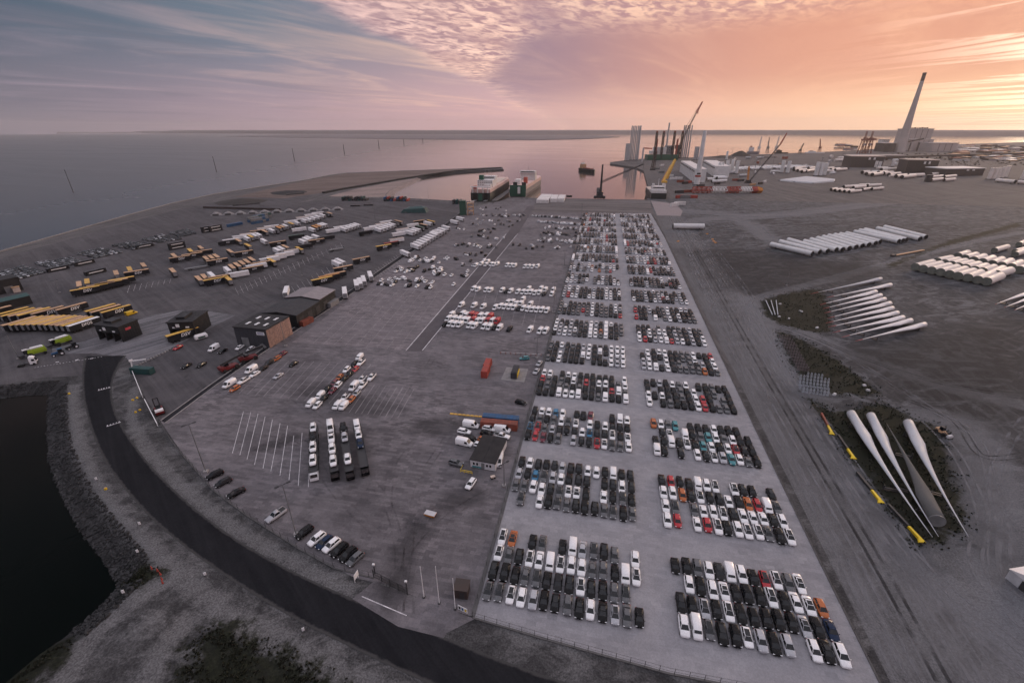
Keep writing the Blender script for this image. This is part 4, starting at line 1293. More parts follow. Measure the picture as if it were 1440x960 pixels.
T_DFDS = text_mesh('DFDS', 1.9, 0.0)
T_SMALL = text_mesh('DSV', 1.5, 0.25)
for t_ in (T_DSV, T_DFDS, T_SMALL):
    t_.materials.append(MATS['letter_white'])

TL, TW = 13.6, 2.55
tbox = MB().box((0, 0, 2.55), (TL, TW, 2.8)).mesh('trailer_box', ['black_panel'])
troof = MB().box((0, 0, 4.0), (TL - .06, TW - .06, .09)).mesh('trailer_roof', ['roof_tan'])
ch = MB()
ch.box((0, 0, 1.02), (TL - .6, 1.1, .24))
ch.box((TL * .31, 0, .55), (.25, 1.7, .9))
tchas = ch.mesh('trailer_chassis', ['steel_dark'])
tw = MB().cyl((0, -1.22, 0), (0, 1.22, 0), .5, n=10).mesh('trailer_axle', ['tyre'])
tcap = MB().box((0, 0, 2.55), (.06, TW - .3, 2.5)).mesh('trailer_doors', ['grey_panel'])


def trailer(p, hd, roof, side, label, group, text=None, cat='trailer', name='box_trailer'):
    r = thing(name, label, cat, (p.x, p.y, 0.08), hd, group)
    b = link('cargo_box', tbox, r)
    b.material_slots[0].link = 'OBJECT'
    b.material_slots[0].material = MATS[side]
    rf = link('roof', troof, r)
    rf.material_slots[0].link = 'OBJECT'
    rf.material_slots[0].material = MATS[roof]
    link('chassis', tchas, r)
    link('rear_doors', tcap, r, (-TL / 2 - .03, 0, 0))
    for x in (-5.1, -3.8, -2.5):
        link('axle', tw, r, (x, 0, .5))
    if text:
        for sy in (-1, 1):
            o = link('lettering', text, r, (0.6, sy * (TW / 2 + .01), 2.65))
            o.rotation_euler = (R(90), 0, 0 if sy < 0 else math.pi)
    return r


RC = {'y': ('roof_gold', 'gold'), 't': ('roof_tan', 'tan'), 'w': ('white_panel', 'white'), 'o': ('roof_orange', 'orange'), 'd': ('steel_dark', 'black'), 'b': ('roof_beige', 'beige'), 'g': ('steel_green', 'green'), 'r': ('container_red', 'red')}
DS, DE = R(54), R(144)
rt = random.Random(9)


def cluster(desc, z, side_on, end_on, ds=DS, de=DE, group='trailers parked in the freight yard'):
    """roof centres in photo-zoom pixels; side-on trailers show their long side, end-on ones their short end"""
    for lst, hd, word in ((side_on, ds, 'side-on'), (end_on, de, 'end-on')):
        order = sorted(range(len(lst)), key=lambda i: lst[i][0])
        for i, v in enumerate(lst):
            x, y, c = v[:3]
            tx = v[3] if len(v) > 3 else None
            p = W(*z(x, y), 4.1)
            roof, cn = RC[c]
            side = 'white_panel' if c in 'wb' and not tx else 'black_panel'
            txt = {'D': T_DSV, 'd': T_SMALL, 'F': T_DFDS}.get(tx)
            nth = ORD[order.index(i)]
            lab = f'{cn}-roofed {word} trailer, {nth} from left in {desc}' if len(lst) > 1 else f'{cn}-roofed {word} trailer in {desc}'
            trailer(p, hd + rt.uniform(-.02, .02), roof, side, lab, group, txt)


pack = []
for k in range(12):
    f_ = k / 11
    pack.append((178 + (700 - 178) * f_ + (0 if k else -18), 424 + 6 * f_ - 10 * math.sin(f_ * 3.14), 'tytytytyttyw'[k], 'F' if k == 11 else None))
cluster('the packed row left of the gate hall', zB, pack, [], R(81))
cluster('the short row behind the packed one', zB, [(-50, 330, 't'), (95, 342, 'y'), (150, 350, 'y'), (215, 350, 't'), (285, 345, 'y'), (400, 332, 't', 'D'), (600, 300, 't', 'D')], [], R(77))
cluster('the trio beside the yellow van', zB, [(845, 312, 'y'), (890, 320, 't', 'd'), (975, 322, 'y', 'D')], [], R(74))
cluster('the stepped row near the left lamp post', zB, [(715, 150, 'y', 'D'), (790, 130, 'y'), (850, 114, 't'), (915, 100, 'y'), (965, 86, 't'), (1020, 68, 'y')], [(665, 112, 't'), (733, 90, 'y')], R(58))
cluster('the group right of the black stacks', zA, [(765, 642, 't', 'D')], [(652, 652, 't'), (728, 630, 'y'), (806, 608, 't')])
cluster('the nearest group left of the stall lines', zC, [(375, 788, 'y', 'D'), (395, 768, 't')], [(235, 785, 't'), (283, 770, 't'), (342, 750, 'w'), (480, 783, 'y')])
cluster('the long mixed row by the stall lines', zC, [(560, 735, 'w'), (690, 690, 't', 'd'), (720, 668, 'w'), (760, 650, 't'), (830, 612, 'w'), (890, 592, 'b'), (960, 570, 'w'), (1030, 545, 'b'), (1120, 502, 'd')],
        [(476, 705, 'w'), (515, 685, 't'), (560, 670, 't'), (600, 653, 't'), (641, 640, 't'), (682, 622, 't'), (850, 633, 'y'), (895, 540, 'w'), (930, 528, 'w'), (965, 516, 't'), (1085, 533, 'y')])
cluster('the three-box group in mid yard', zC, [(390, 628, 't', 'D')], [(297, 615, 't'), (340, 605, 't'), (383, 596, 't')])
cluster('the pair in mid yard with a gold box', zC, [(612, 560, 't', 'D')], [(500, 555, 't'), (650, 505, 'y')])
cluster('the group above the grey flatbed', zC, [(75, 605, 't', 'D'), (180, 578, 't', 'd'), (265, 553, 't')], [(25, 590, 't'), (163, 548, 'y'), (252, 525, 't'), (15, 718, 't')])
cluster('the first white-roofed row', zC, [(470, 470, 'd', 'd'), (510, 455, 'w'), (590, 425, 'w'), (650, 408, 'b')], [(570, 465, 't'), (640, 440, 'w'), (672, 430, 'y'), (706, 420, 'w'), (738, 412, 'w')])
cluster('the second white-roofed row', zC, [(735, 382, 't'), (790, 358, 'b'), (850, 342, 'w')], [(793, 388, 't'), (850, 375, 'w'), (885, 372, 'd'), (910, 356, 'o'), (937, 348, 't'), (965, 338, 'w'), (990, 330, 'd'), (1015, 322, 'y')])
cluster('the far white-roofed row', zC, [(1010, 300, 'w'), (1110, 268, 'b'), (1180, 245, 'w'), (1240, 230, 'w')], [(1062, 312, 'w'), (1125, 292, 'w'), (1165, 284, 'w'), (1202, 272, 'w'), (1240, 262, 'w'), (1278, 248, 'w'), (1312, 236, 'd'), (1340, 236, 't')])
cluster('the group with a flat tan load', zC, [(900, 478, 't', 'd'), (1055, 422, 'g')], [(785, 462, 'w')])
cluster('the white row with orange boxes', zC, [(1080, 362, 'w')], [(1190, 365, 'w'), (1215, 350, 'o'), (1242, 342, 'o'), (1267, 332, 'w'), (1292, 325, 'w')])
cluster('the four-box group mid-right of the yard', zC, [(1230, 460, 't', 'd'), (1315, 430, 'd')], [(1110, 465, 'w'), (1140, 450, 'w'), (1166, 440, 'w'), (1220, 425, 'w')])
cluster('the white row left of the three dark stacks', zD, [(285, 612, 'w'), (350, 588, 'w')], [(378, 602, 'w'), (410, 592, 'w'), (437, 584, 'w'), (462, 575, 'w'), (490, 568, 'w')])
cluster('the central white row of the yard', zD, [(560, 628, 'd'), (600, 595, 'w'), (650, 580, 'w'), (700, 563, 'b'), (735, 545, 'w')], [(672, 606, 'w'), (702, 596, 'w'), (732, 586, 'w'), (760, 575, 'w'), (786, 564, 'w'), (812, 552, 'd'), (842, 543, 't')])
cluster('the right white row of the yard', zD, [(840, 640, 'w', None), (872, 608, 'b'), (960, 568, 'w'), (1015, 540, 't')], [(936, 630, 'w'), (965, 618, 'w'), (992, 606, 'w'), (1022, 590, 'g'), (1055, 572, 't'), (1090, 552, 'w'), (1117, 542, 'y')])
cluster('the group beside the single white box', zD, [(715, 748, 'y', 'D'), (780, 722, 'r'), (825, 690, 'b')], [])
cluster('the lone spot beside the lower stall lines', zD, [(525, 855, 't', 'D')], [])
cluster('the pair of white boxes by the stall lines', zD, [(372, 928, 't', 'd')], [(320, 888, 'w'), (350, 873, 'w')])
zF2 = lambda x, y: (420 + x / 6, 360 + y / 6)
cluster('the row above the warehouse roof', zF2, [(195, 186, 'y', 'D'), (255, 160, 'o'), (310, 142, 't')], [])
cluster('the white boxes standing above the warehouse', zF2, [], [(385, 285, 'w'), (484, 220, 'w'), (514, 206, 'w'), (546, 186, 'w'), (602, 148, 'w')], de=R(122))
cluster('the spot left of the warehouse roof', lambda x, y: (330 + x / 8.47, 400 + y / 8.47), [], [(608, 55, 'w')], de=R(122))
cluster('the long white rank beside the drain line', zD, [], [(985 + 25.5 * k, 742 - 15.3 * k, 'w') for k in range(8)] + [(1145, 640, 'w'), (1165, 630, 'w'), (1188, 622, 'w'), (1210, 608, 'w'), (1242, 588, 'w'), (1315, 540, 'w'), (1362, 512, 'w'), (897, 800, 'w')], de=R(140))

# black lettered stacks along the sea-side cars
sb = MB().box((0, 0, 1.45), (12.2, 2.5, 2.7))
for k in range(9):
    sb.box((-5.4 + k * 1.35, -1.27, 1.45), (.12, .05, 2.5))
sbm = sb.mesh('black_container', ['black_panel'])
sbt = MB().box((0, 0, 0), (8.5, .05, .5)).mesh('white_band', ['letter_white'])
gS = 'black containers with white bands by the sea-side cars'
stk = [(zA(330, 642), 75, 1), (zA(478, 608), 78, 1), (zA(540, 660), 78, 1), (zA(815, 512), 70, 1), (zA(1000, 520), 68, 2), (zA(1175, 425), 72, 2), (zA(1215, 420), 72, 2)]
for i, (px, hd, n) in enumerate(stk):
    p = W(*px)
    for j in range(n):
        r = thing('black_container', f'{"" if n == 1 else ("lower ", "upper ")[j]}black white-banded container, {ORD[i]} from left along the sea-side cars', 'container', (p.x, p.y, .09 + 2.72 * j), R(hd), gS)
        link('box', sbm, r)
        link('white_band', sbt, r, (0, -1.31, 1.5))
# grey-blue and dark container stacks further along the shore
cmesh = {}


def container(p, hd, m_, label, L=12.2, z=0.09, group=None, h=2.6, cat='container'):
    key = (round(L, 1), round(h, 1))
    if key not in cmesh:
        mb = MB().box((0, 0, h / 2), (L, 2.4, h))
        n = int(L / .75)
        for sy in (-1, 1):
            for k in range(n):
                mb.box((-L / 2 + .4 + k * (L - .8) / (n - 1), sy * 1.21, h / 2), (.3, .05, h - .3))
        top = MB()
        for k in range(int(L / 1.2)):
            top.box((-L / 2 + .8 + k * 1.2, 0, h + .015), (.6, 2.2, .03))
        fr = MB()
        for sx in (-1, 1):
            for sy in (-1, 1):
                fr.box((sx * (L / 2 - .06), sy * 1.2, h / 2), (.18, .16, h + .04))
        dr = MB().box((0, -.58, h / 2), (.06, 1.1, h - .3))
        dr.box((0, .58, h / 2), (.06, 1.1, h - .3))
        cmesh[key] = [(n_, b_.mesh(n_, [m_])) for n_, b_ in (('side_walls', mb), ('roof_ribs', top), ('corner_posts', fr), ('doors', dr))]
    r = thing('shipping_container', label, cat, (p.x, p.y, z), hd, group)
    for n_, me in cmesh[key]:
        o = link(n_, me, r)
        if n_ == 'doors':
            o.location = (L / 2 + .02, 0, 0)
        o.material_slots[0].link = 'OBJECT'
        o.material_slots[0].material = MATS[m_]
    return r


gC_ = 'dark container stacks along the far quay'
for (cx, cy, nx_, nz_, ms, nm) in ((300, 348, 2, 1, ['container_blue'], 'the blue-grey pair beside the sea-side cars'), ((500), 325, 3, 2, ['container_blue', 'steel_grey'], 'the blue-grey stack past the sea-side cars')):
    for i in range(nx_):
        for j in range(nz_):
            p = W(*zC(cx + 230 + i * 26, cy - i * 7))
            container(p, R(72), ms[(i + j) % len(ms)], f'{("lower", "upper")[j]} blue-grey container, {ORD[i]} from left in {nm}', z=.09 + 2.66 * j, group=gC_)
for (cx, cy, nx_, nz_, ms, nm) in ((700, 310, 5, 2, ['container_blue', 'steel_grey', 'container_green'], 'the dark stack on the upper yard'),):
    for i in range(nx_):
        for j in range(nz_):
            p = W(*zC(cx + i * 27, cy - i * 8))
            container(p, R(72), ms[(i + j) % 3], f'{("lower", "upper")[j]} dark container, {ORD[i]} from left in {nm}', z=.09 + 2.66 * j, group=gC_)
for (cx, cy, nx_, nz_, ms, nm) in ((385, 372, 8, 2, ['black_panel', 'steel_dark', 'container_green'], 'the left stack at the beach'), (735, 375, 8, 2, ['steel_dark', 'container_green', 'container_blue', 'container_red'], 'the right stack at the quay'),
                                   (1310, 400, 3, 2, ['steel_dark', 'container_green'], 'the small stack beside the quay tower')):
    for i in range(nx_):
        for j in range(nz_ - (i % 4 == 3)):
            p = W(*zD(cx + i * 27, cy - 1 - (i % 2)))
            container(p, R(100), ms[(i + 2 * j) % len(ms)], f'{("lower", "upper")[j]} dark container, {ORD[i]} from left in {nm}', z=.09 + 2.66 * j, group=gC_)
for i, (x, y) in enumerate(((480, 422), (590, 415))):
    container(W(*zD(x, y)), R(10), 'black_panel', f'low black container, {("left", "right")[i]} of two lying near the dark pile', z=.09, h=1.6)
# dark tarpaulin-covered stack in the yard
p = W(*zD(985, 468))
r = thing('tarped_stack', 'dark green tarpaulin-covered stack in the upper yard', 'stack', (p.x, p.y, .08), R(8))
mb = MB().loft([[(-16, -8, 0), (15, -8, 0), (15, 8, 0), (-14, 8, 0)], [(-12, -7, 4), (13, -7, 5.5), (12, 7, 5), (-10, 7, 4.5)], [(-4, -1, 6.2), (8, -1.5, 7.2), (7, 1, 7), (-3, 1, 6)]])
mb.build('tarpaulin', 'container_green', r)
mb = MB()
for x in (-9, -3, 3, 9):
    mb.box((x, -8.1, .35), (.8, .8, .7))
mb.build('ballast_blocks', 'dark_concrete', r)


# ------------------------------------------------------------------ trucks and machines in the yard
def tractor_unit(p, hd, paint, label):
    """cab-over truck, nose along local +x"""
    r = thing('truck_tractor', label, 'truck', (p.x, p.y, .08), hd)
    mb = MB().loft([[(.9, -1.2, .55), (2.9, -1.2, .5), (2.9, 1.2, .5), (.9, 1.2, .55)], [(.85, -1.22, 1.7), (3.05, -1.2, 1.5), (3.05, 1.2, 1.5), (.85, 1.22, 1.7)], [(.95, -1.12, 3.3), (2.55, -1.05, 3.2), (2.55, 1.05, 3.2), (.95, 1.12, 3.3)], [(1.0, -1, 3.75), (2.0, -.9, 3.7), (2.0, .9, 3.7), (1.0, 1, 3.75)]])
    mb.build('cab', 'paint_' + paint, r)
    g = MB().add([(3.06, -1.0, 1.75), (3.06, 1.0, 1.75), (2.66, .9, 3.0), (2.66, -.9, 3.0)], [(0, 1, 2, 3)])
    g.build('windscreen', 'glass', r)
    for sy in (-1, 1):
        MB().add([(1.7, sy * 1.225, 1.8), (2.8, sy * 1.215, 1.8), (2.55, sy * 1.14, 2.7), (1.7, sy * 1.15, 2.7)], [(0, 1, 2, 3) if sy < 0 else (3, 2, 1, 0)]).build('side_window', 'glass', r)
    MB().box((2.98, 0, .95), (.2, 1.9, .5)).build('grille', 'trim', r)
    MB().box((-.9, 0, .85), (4.2, .9, .3)).build('chassis', 'steel_dark', r)
    for x in (2.1, -1.6, -2.7):
        link('axle', tw, r, (x, 0, .5))
    return r


tractor_unit(W(*zB(245, 800)), heading(zB(160, 815), zB(300, 790)), 'W', 'white cab-over truck without trailer on the left road')


def harvester(p, hd, label):
    r = thing('combine_harvester', label, 'harvester', (p.x, p.y, .08), hd)
    MB().loft([[(-3.4, -1.2, 1.1), (2.4, -1.2, 1.1), (2.4, 1.2, 1.1), (-3.4, 1.2, 1.1)], [(-3.6, -1.45, 2.3), (2.6, -1.45, 2.2), (2.6, 1.45, 2.2), (-3.6, 1.45, 2.3)], [(-3.2, -1.3, 3.5), (2.3, -1.3, 3.3), (2.3, 1.3, 3.3), (-3.2, 1.3, 3.5)]]).build('body', 'paint_L', r)
    MB().box((-.8, 0, 3.62), (4.2, 2.4, .35), taper=.9).build('grain_tank_cover', 'white_panel', r)
    MB().beam((-2.6, 1.0, 3.75), (3.6, 1.2, 3.9), .35).build('unloading_auger', 'white_panel', r)
    c = MB().box((3.0, 0, 2.7), (1.5, 1.7, 1.7), taper=.9).build('cab', 'glass', r)
    MB().box((3.0, 0, 3.6), (1.6, 1.8, .14)).build('cab_roof', 'white_panel', c)
    MB().box((4.6, 0, 1.1), (1.8, 1.4, .9)).build('feeder_house', 'steel_dark', r)
    for x, rr in ((2.0, .95), (-2.6, .62)):
        for sy in (-1, 1):
            MB().cyl((x, sy * 1.15, rr), (x, sy * 1.75, rr), rr, n=14).build('wheel', 'tyre', r)
    return r


harvester(W(*zB(315, 715)), heading(zB(400, 690), zB(230, 735)), 'lime green combine harvester parked behind the white truck')
harvester(W(*zB(530, 625)), heading(zB(610, 590), zB(430, 650)), 'lime green combine harvester nearest the packed trailers')


def farm_tractor(p, hd, m_, label):
    r = thing('farm_tractor', label, 'tractor', (p.x, p.y, .08), hd)
    MB().loft([[(0.2, -.45, .9), (2.4, -.4, .9), (2.4, .4, .9), (.2, .45, .9)], [(.2, -.5, 1.6), (2.5, -.4, 1.4), (2.5, .4, 1.4), (.2, .5, 1.6)], [(.2, -.4, 1.85), (2.3, -.3, 1.6), (2.3, .3, 1.6), (.2, .4, 1.85)]]).build('bonnet', m_, r)
    c = MB().box((-.6, 0, 2.1), (1.6, 1.5, 1.4), taper=.9).build('cab', 'glass', r)
    MB().box((-.6, 0, 2.86), (1.7, 1.6, .14)).build('cab_roof', m_, c)
    MB().box((.4, 0, .8), (3.6, .7, .35)).build('chassis', 'steel_dark', r)
    for x, rr in ((-.9, .9), (1.9, .6)):
        for sy in (-1, 1):
            w_ = MB().cyl((x, sy * .8, rr), (x, sy * 1.25, rr), rr, n=14).build('wheel', 'tyre', r)
            MB().cyl((x, sy * 1.26, rr), (x, sy * 1.28, rr), rr * .5, n=10).build('rim', 'white_panel', w_)
    return r


farm_tractor(W(*zB(505, 715)), heading(zB(540, 700), zB(460, 720)), 'container_blue', 'blue farm tractor below the two harvesters')
farm_tractor(W(*zB(622, 660)), heading(zB(660, 640), zB(580, 665)), 'steel_dark', 'dark farm tractor right of the blue one')
p = W(*zB(1112, 375))
vehicle('van', 'Y', p.x, p.y, heading(zB(1060, 385), zB(1165, 350)) + R(90), 'bright yellow van beside the trailer trio', z=.08)


def reach_stacker(p, hd, label, boom_up=0.14):
    r = thing('reach_stacker', label, 'reach stacker', (p.x, p.y, .08), hd)
    MB().loft([[(-3.6, -1.5, .8), (3.4, -1.5, .8), (3.4, 1.5, .8), (-3.6, 1.5, .8)], [(-3.7, -1.6, 1.9), (3.3, -1.4, 1.6), (3.3, 1.4, 1.6), (-3.7, 1.6, 1.9)]]).build('chassis', 'steel_red', r)
    MB().box((-3.0, 0, 2.2), (1.8, 2.8, .8), taper=.9).build('counterweight', 'steel_red', r)
    c = MB().box((-.6, .7, 2.6), (1.7, 1.3, 1.5), taper=.88).build('cab', 'glass', r)
    MB().box((-.6, .7, 3.4), (1.6, 1.25, .12)).build('cab_roof', 'steel_red', c)
    b = MB().beam((-3.0, -.2, 3.4), (6.5, -.2, 3.4 + 9.5 * boom_up), .8, .9).build('boom', 'steel_dark', r)
    MB().box((6.8, -.2, 3.0 + 9.5 * boom_up), (1.2, 5.8, .6)).build('spreader', 'steel_dark', b)
    for x, rr in ((2.4, .85), (-2.5, .7)):
        for sy in (-1, 1):
            MB().cyl((x, sy * 1.2, rr), (x, sy * 2.0, rr), rr, n=14).build('wheel', 'tyre', r)
    return r


reach_stacker(W(*zG(492, 238)), heading(zG(430, 250), zG(555, 200)), 'red reach stacker with black boom, nearer of two by the drain line')
reach_stacker(W(*zG(600, 185)), heading(zG(510, 200), zG(680, 150)), 'red reach stacker with black boom, farther of two by the drain line')
p = W(225, 580)
r = thing('forklift_truck', 'red heavy forklift parked at the left corner of the lot', 'forklift', (p.x, p.y, .08), heading((228, 590), (219, 566)))
MB().loft([[(-2.6, -1.2, .6), (2.2, -1.2, .6), (2.2, 1.2, .6), (-2.6, 1.2, .6)], [(-2.7, -1.3, 1.7), (2.0, -1.2, 1.5), (2.0, 1.2, 1.5), (-2.7, 1.3, 1.7)]]).build('chassis', 'steel_red', r)
MB().box((-2.1, 0, 1.9), (1.4, 2.4, .6)).build('counterweight', 'white_panel', r)
MB().box((-.2, 0, 2.3), (1.6, 1.6, 1.4), taper=.9).build('cab', 'glass', r)
m_ = MB()
for sy in (-.7, .7):
    m_.box((2.6, sy, 2.4), (.35, .3, 4.6))
m_.box((2.6, 0, 4.5), (.3, 1.7, .3)).box((2.6, 0, 1.2), (.3, 1.7, .3))
m_.build('mast', 'steel_dark', r)
for sy in (-1, 1):
    MB().box((3.7, sy * .6, .3), (2.2, .3, .15)).build('fork', 'steel_dark', r)
    for x in (-1.8, 1.6):
        MB().cyl((x, sy * 1.0, .65), (x, sy * 1.5, .65), .65, n=12).build('wheel', 'tyre', r)
container(W(*zB(1210, 868)), heading(zB(1140, 850), zB(1285, 860)), 'container_green', 'dark green container behind the white barrier', L=9.0)
p = W(*zG(335, 66))
r = thing('covered_trailer', 'small trailer with white and green cover by the gate hall', 'trailer', (p.x, p.y, .08), R(60))
MB().loft([[(-2.6, -1.1, .6), (2.6, -1.1, .6), (2.6, 1.1, .6), (-2.6, 1.1, .6)], [(-2.6, -1.1, 1.9), (2.6, -1.1, 1.9), (2.6, 1.1, 1.9), (-2.6, 1.1, 1.9)], [(-2.2, -.4, 2.6), (2.2, -.4, 2.6), (2.2, .4, 2.6), (-2.2, .4, 2.6)]]).build('cover', 'white_panel', r)
MB().box((0, -1.12, 1.2), (3.0, .04, .8)).build('green_panel', 'steel_green', r)
link('axle', tw, r, (-.8, 0, .5)).scale = (.8, .9, .8)
# flat grey loads
for i, (px, L_) in enumerate(((zC(220, 712), 16), (zD(322, 795), 14))):
    p = W(*px)
    r = thing('flatbed_trailer', ('grey flatbed trailer lying left of the yard group', 'grey flatbed trailer alone among the stall lines')[i], 'trailer', (p.x, p.y, .08), DS)
    MB().box((0, 0, 1.35), (L_ - 2, 2.5, .5)).build('deck', 'steel_grey', r)
    MB().box((L_ / 2 - 1, 0, 2.0), (.2, 2.5, 1.6)).build('headboard', 'steel_grey', r)
    for x in (-4.6, -3.3):
        link('axle', tw, r, (x, 0, .5))


# ------------------------------------------------------------------ car transporters
def transporter(a, b, cabm, label, loads):
    pa, pb = W(*a), W(*b)
    L = (pb - pa).length
    hd = math.atan2(pb.y - pa.y, pb.x - pa.x)
    r = thing('car_transporter', label, 'car transporter', (*((pa + pb) / 2)[:2], .1), hd, 'car transporters lined up on the lot')
    h = L / 2
    # nose along +x
    MB().loft([[(h - 2.4, -1.2, .5), (h, -1.15, .5), (h, 1.15, .5), (h - 2.4, 1.2, .5)], [(h - 2.4, -1.2, 1.9), (h + .05, -1.15, 1.5), (h + .05, 1.15, 1.5), (h - 2.4, 1.2, 1.9)], [(h - 2.2, -1.1, 2.6), (h - .5, -1.0, 2.5), (h - .5, 1.0, 2.5), (h - 2.2, 1.1, 2.6)]]).build('cab', cabm, r)
    MB().add([(h + .03, -1.0, 1.55), (h + .03, 1.0, 1.55), (h - .38, .92, 2.4), (h - .38, -.92, 2.4)], [(0, 1, 2, 3)]).build('windscreen', 'glass', r)
    MB().box((-1.2, 0, .85), (L - 2.6, 2.3, .25)).build('lower_deck', 'steel_dark', r)
    MB().box((-.2, 0, 2.85), (L - 1.6, 2.3, .12)).build('upper_deck', 'steel_dark', r)
    for sy in (-1, 1):
        pt_ = MB()
        for k in range(7):
            x = -h + .3 + k * (L - 3.0) / 6
            pt_.box((x, sy * 1.2, 1.85), (.18, .12, 2.0))
        pt_.box((-.2, sy * 1.22, 3.0), (L - 1.6, .08, .35))
        pt_.build('side_frame', 'steel_dark', r)
    for x in (h - 1.4, -1.5, -2.9, -h + 2.2, -h + 3.5):
        link('axle', tw, r, (x, 0, .5)).scale = (.85, .95, .85)
    nose = hd + R(90)
    dv = Vector((math.cos(hd), math.sin(hd), 0))
    for k, (t_, kn, pt, up) in enumerate(loads):
        c = (pa + pb) / 2 + dv * (t_ * L)
        vehicle(kn, pt, c.x, c.y, nose, f'{PAINT[pt][0]} {KINDS[kn][0]}, {ORD[k]} from the front on the {label.split(",")[-1].strip().replace(" of four", "")} transporter', 'cars loaded on the transporters', 0.1 + (2.93 if up else 1.0))
    return r


zT = lambda x, y: (420 + x / 9.6, 590 + y / 9.6)
transporter(zT(222, 175), zT(222, 845), 'paint_W', 'white-cabbed car transporter, leftmost of four', [(.28, 'suv', 'W', 1), (.02, 'suv', 'W', 1), (-.2, 'hatch', 'B', 1), (-.41, 'hatch', 'W', 1)])
transporter(zT(450, 175), zT(505, 840), 'paint_B', 'black-cabbed car transporter, second from left', [(.3, 'suv', 'W', 1), (.06, 'suv', 'W', 1), (-.17, 'pickup', 'W', 1), (-.41, 'van', 'W', 1)])
transporter(zT(620, 185), zT(710, 835), 'paint_B', 'black-cabbed car transporter, third from left', [(.26, 'hatch', 'W', 1), (.0, 'hatch', 'B', 0), (-.2, 'hatch', 'S', 1), (-.42, 'suv', 'B', 1)])
transporter(zT(800, 160), zT(910, 775), 'paint_B', 'black-cabbed car transporter, rightmost of four', [(.22, 'hatch', 'B', 0), (.0, 'hatch', 'N', 1), (-.2, 'hatch', 'W', 1), (-.42, 'minivan', 'W', 1)])
# ------------------------------------------------------------------ halls by the yard
mat('clad_black', (0.008, 0.009, 0.011), 0.6, var=0.2)
mat('clad_slate', (0.040, 0.043, 0.052), 0.6, var=0.2)
mat('roof_black', (0.010, 0.010, 0.012), 0.75, var=0.25)
mat('roof_grey', (0.030, 0.031, 0.036), 0.75, var=0.2)
mat('roof_pale', (0.24, 0.215, 0.225), 0.8, var=0.15)
mat('timber', (0.30, 0.19, 0.155), 0.75, var=0.3, vscale=1.2)
mat('timber_b', (0.24, 0.155, 0.13), 0.75, var=0.3, vscale=1.2)
mat('skylight', (0.72, 0.74, 0.76), 0.3)
mat('sign_white', (0.75, 0.75, 0.76), 0.6)
mat('sign_red', (0.5, 0.06, 0.08), 0.6)
mat('plaster_white', (0.50, 0.50, 0.52), 0.7, var=0.12)


def frame3(A, B, C):
    """rectangle from three ground pixels: near corner B, along B->C, depth towards A (made square)"""
    a, b, c = W(*A), W(*B), W(*C)
    u = (c - b)
    Lu = u.length
    u = u.normalized()
    n = Vector((-u.y, u.x, 0))
    d_ = (a - b).dot(n)
    if d_ < 0:
        n, d_ = -n, -d_
    return b, u, n, Lu, d_


def hall_root(name, label, A, B, C, cat='building'):
    b, u, n, L, D = frame3(A, B, C)
    hd = math.atan2(u.y, u.x)
    flip = 1 if Vector((-math.sin(hd), math.cos(hd), 0)).dot(n) > 0 else -1
    r = thing(name, label, cat, (b.x, b.y, .06), hd)
    return r, L, D, flip      # local: x along the long side, y*flip into the depth


zK = lambda x, y: (330 + x / 8.47, 400 + y / 8.47)
# wood-sided hall
r, L, D, fl = hall_root('timber_sided_hall', 'dark hall with timber-clad long side and six white skylights', zK(60, 712), zK(420, 760), zK(690, 590))
H = 9.0
MB().prism([(0, 0), (L, 0), (L, fl * D), (0, fl * D)], 0, H).build('walls', 'clad_slate', r)
MB().prism([(-.3, -fl * .3), (L + .2, -fl * .3), (L + .2, fl * (D + .3)), (-.3, fl * (D + .3))], H + .01, H + .35).build('roof', 'roof_black', r)
n = 9
for k in range(n):
    MB().box((L * (k + .5) / n, -fl * .14, H / 2 - .1), (L / n - .05, .2, H - .4 - (.25 if k % 3 == 1 else 0))).build('timber_panel', ('timber', 'timber_b')[k % 2 if k != 4 else 1], r)
for i in range(2):
    for k in range(3):
        MB().box((L * (.30 + .42 * i), fl * D * (.2 + .28 * k), H + .42), (L * .10 + 1.2, 1.1, .18)).build('skylight', 'skylight', r)
s_ = MB().box((-.12, fl * D * .18, H * .78), (.12, D * .24, 1.5)).build('sign', 'sign_white', r)
for k in range(2):
    MB().box((-.19, fl * D * .18, H * .78 + .3 - .6 * k), (.02, D * .19, .25)).build('sign_line', 'letter_blue', s_)
for k in range(6):
    MB().box((-.03, fl * D * (k + 1) / 7, H / 2), (.05, .08, H - .2)).build('wall_seam', 'clad_black', r)
MB().box((-.06, fl * D * .72, 2.1), (.12, 3.6, 4.2)).build('roller_door', 'steel_grey', r)
# low dark warehouse behind
r, L, D, fl = hall_root('dark_warehouse', 'large black warehouse with grey roof and pale end behind the timber hall', zK(560, 420), zK(760, 512), zK(1215, 205))
D = 20
h0, h1 = 6.2, 7.6
MB().prism([(0, 0), (L, 0), (L, fl * D), (0, fl * D)], 0, h0).build('walls', 'clad_black', r)
xs_ = L * .56
f_ = fl


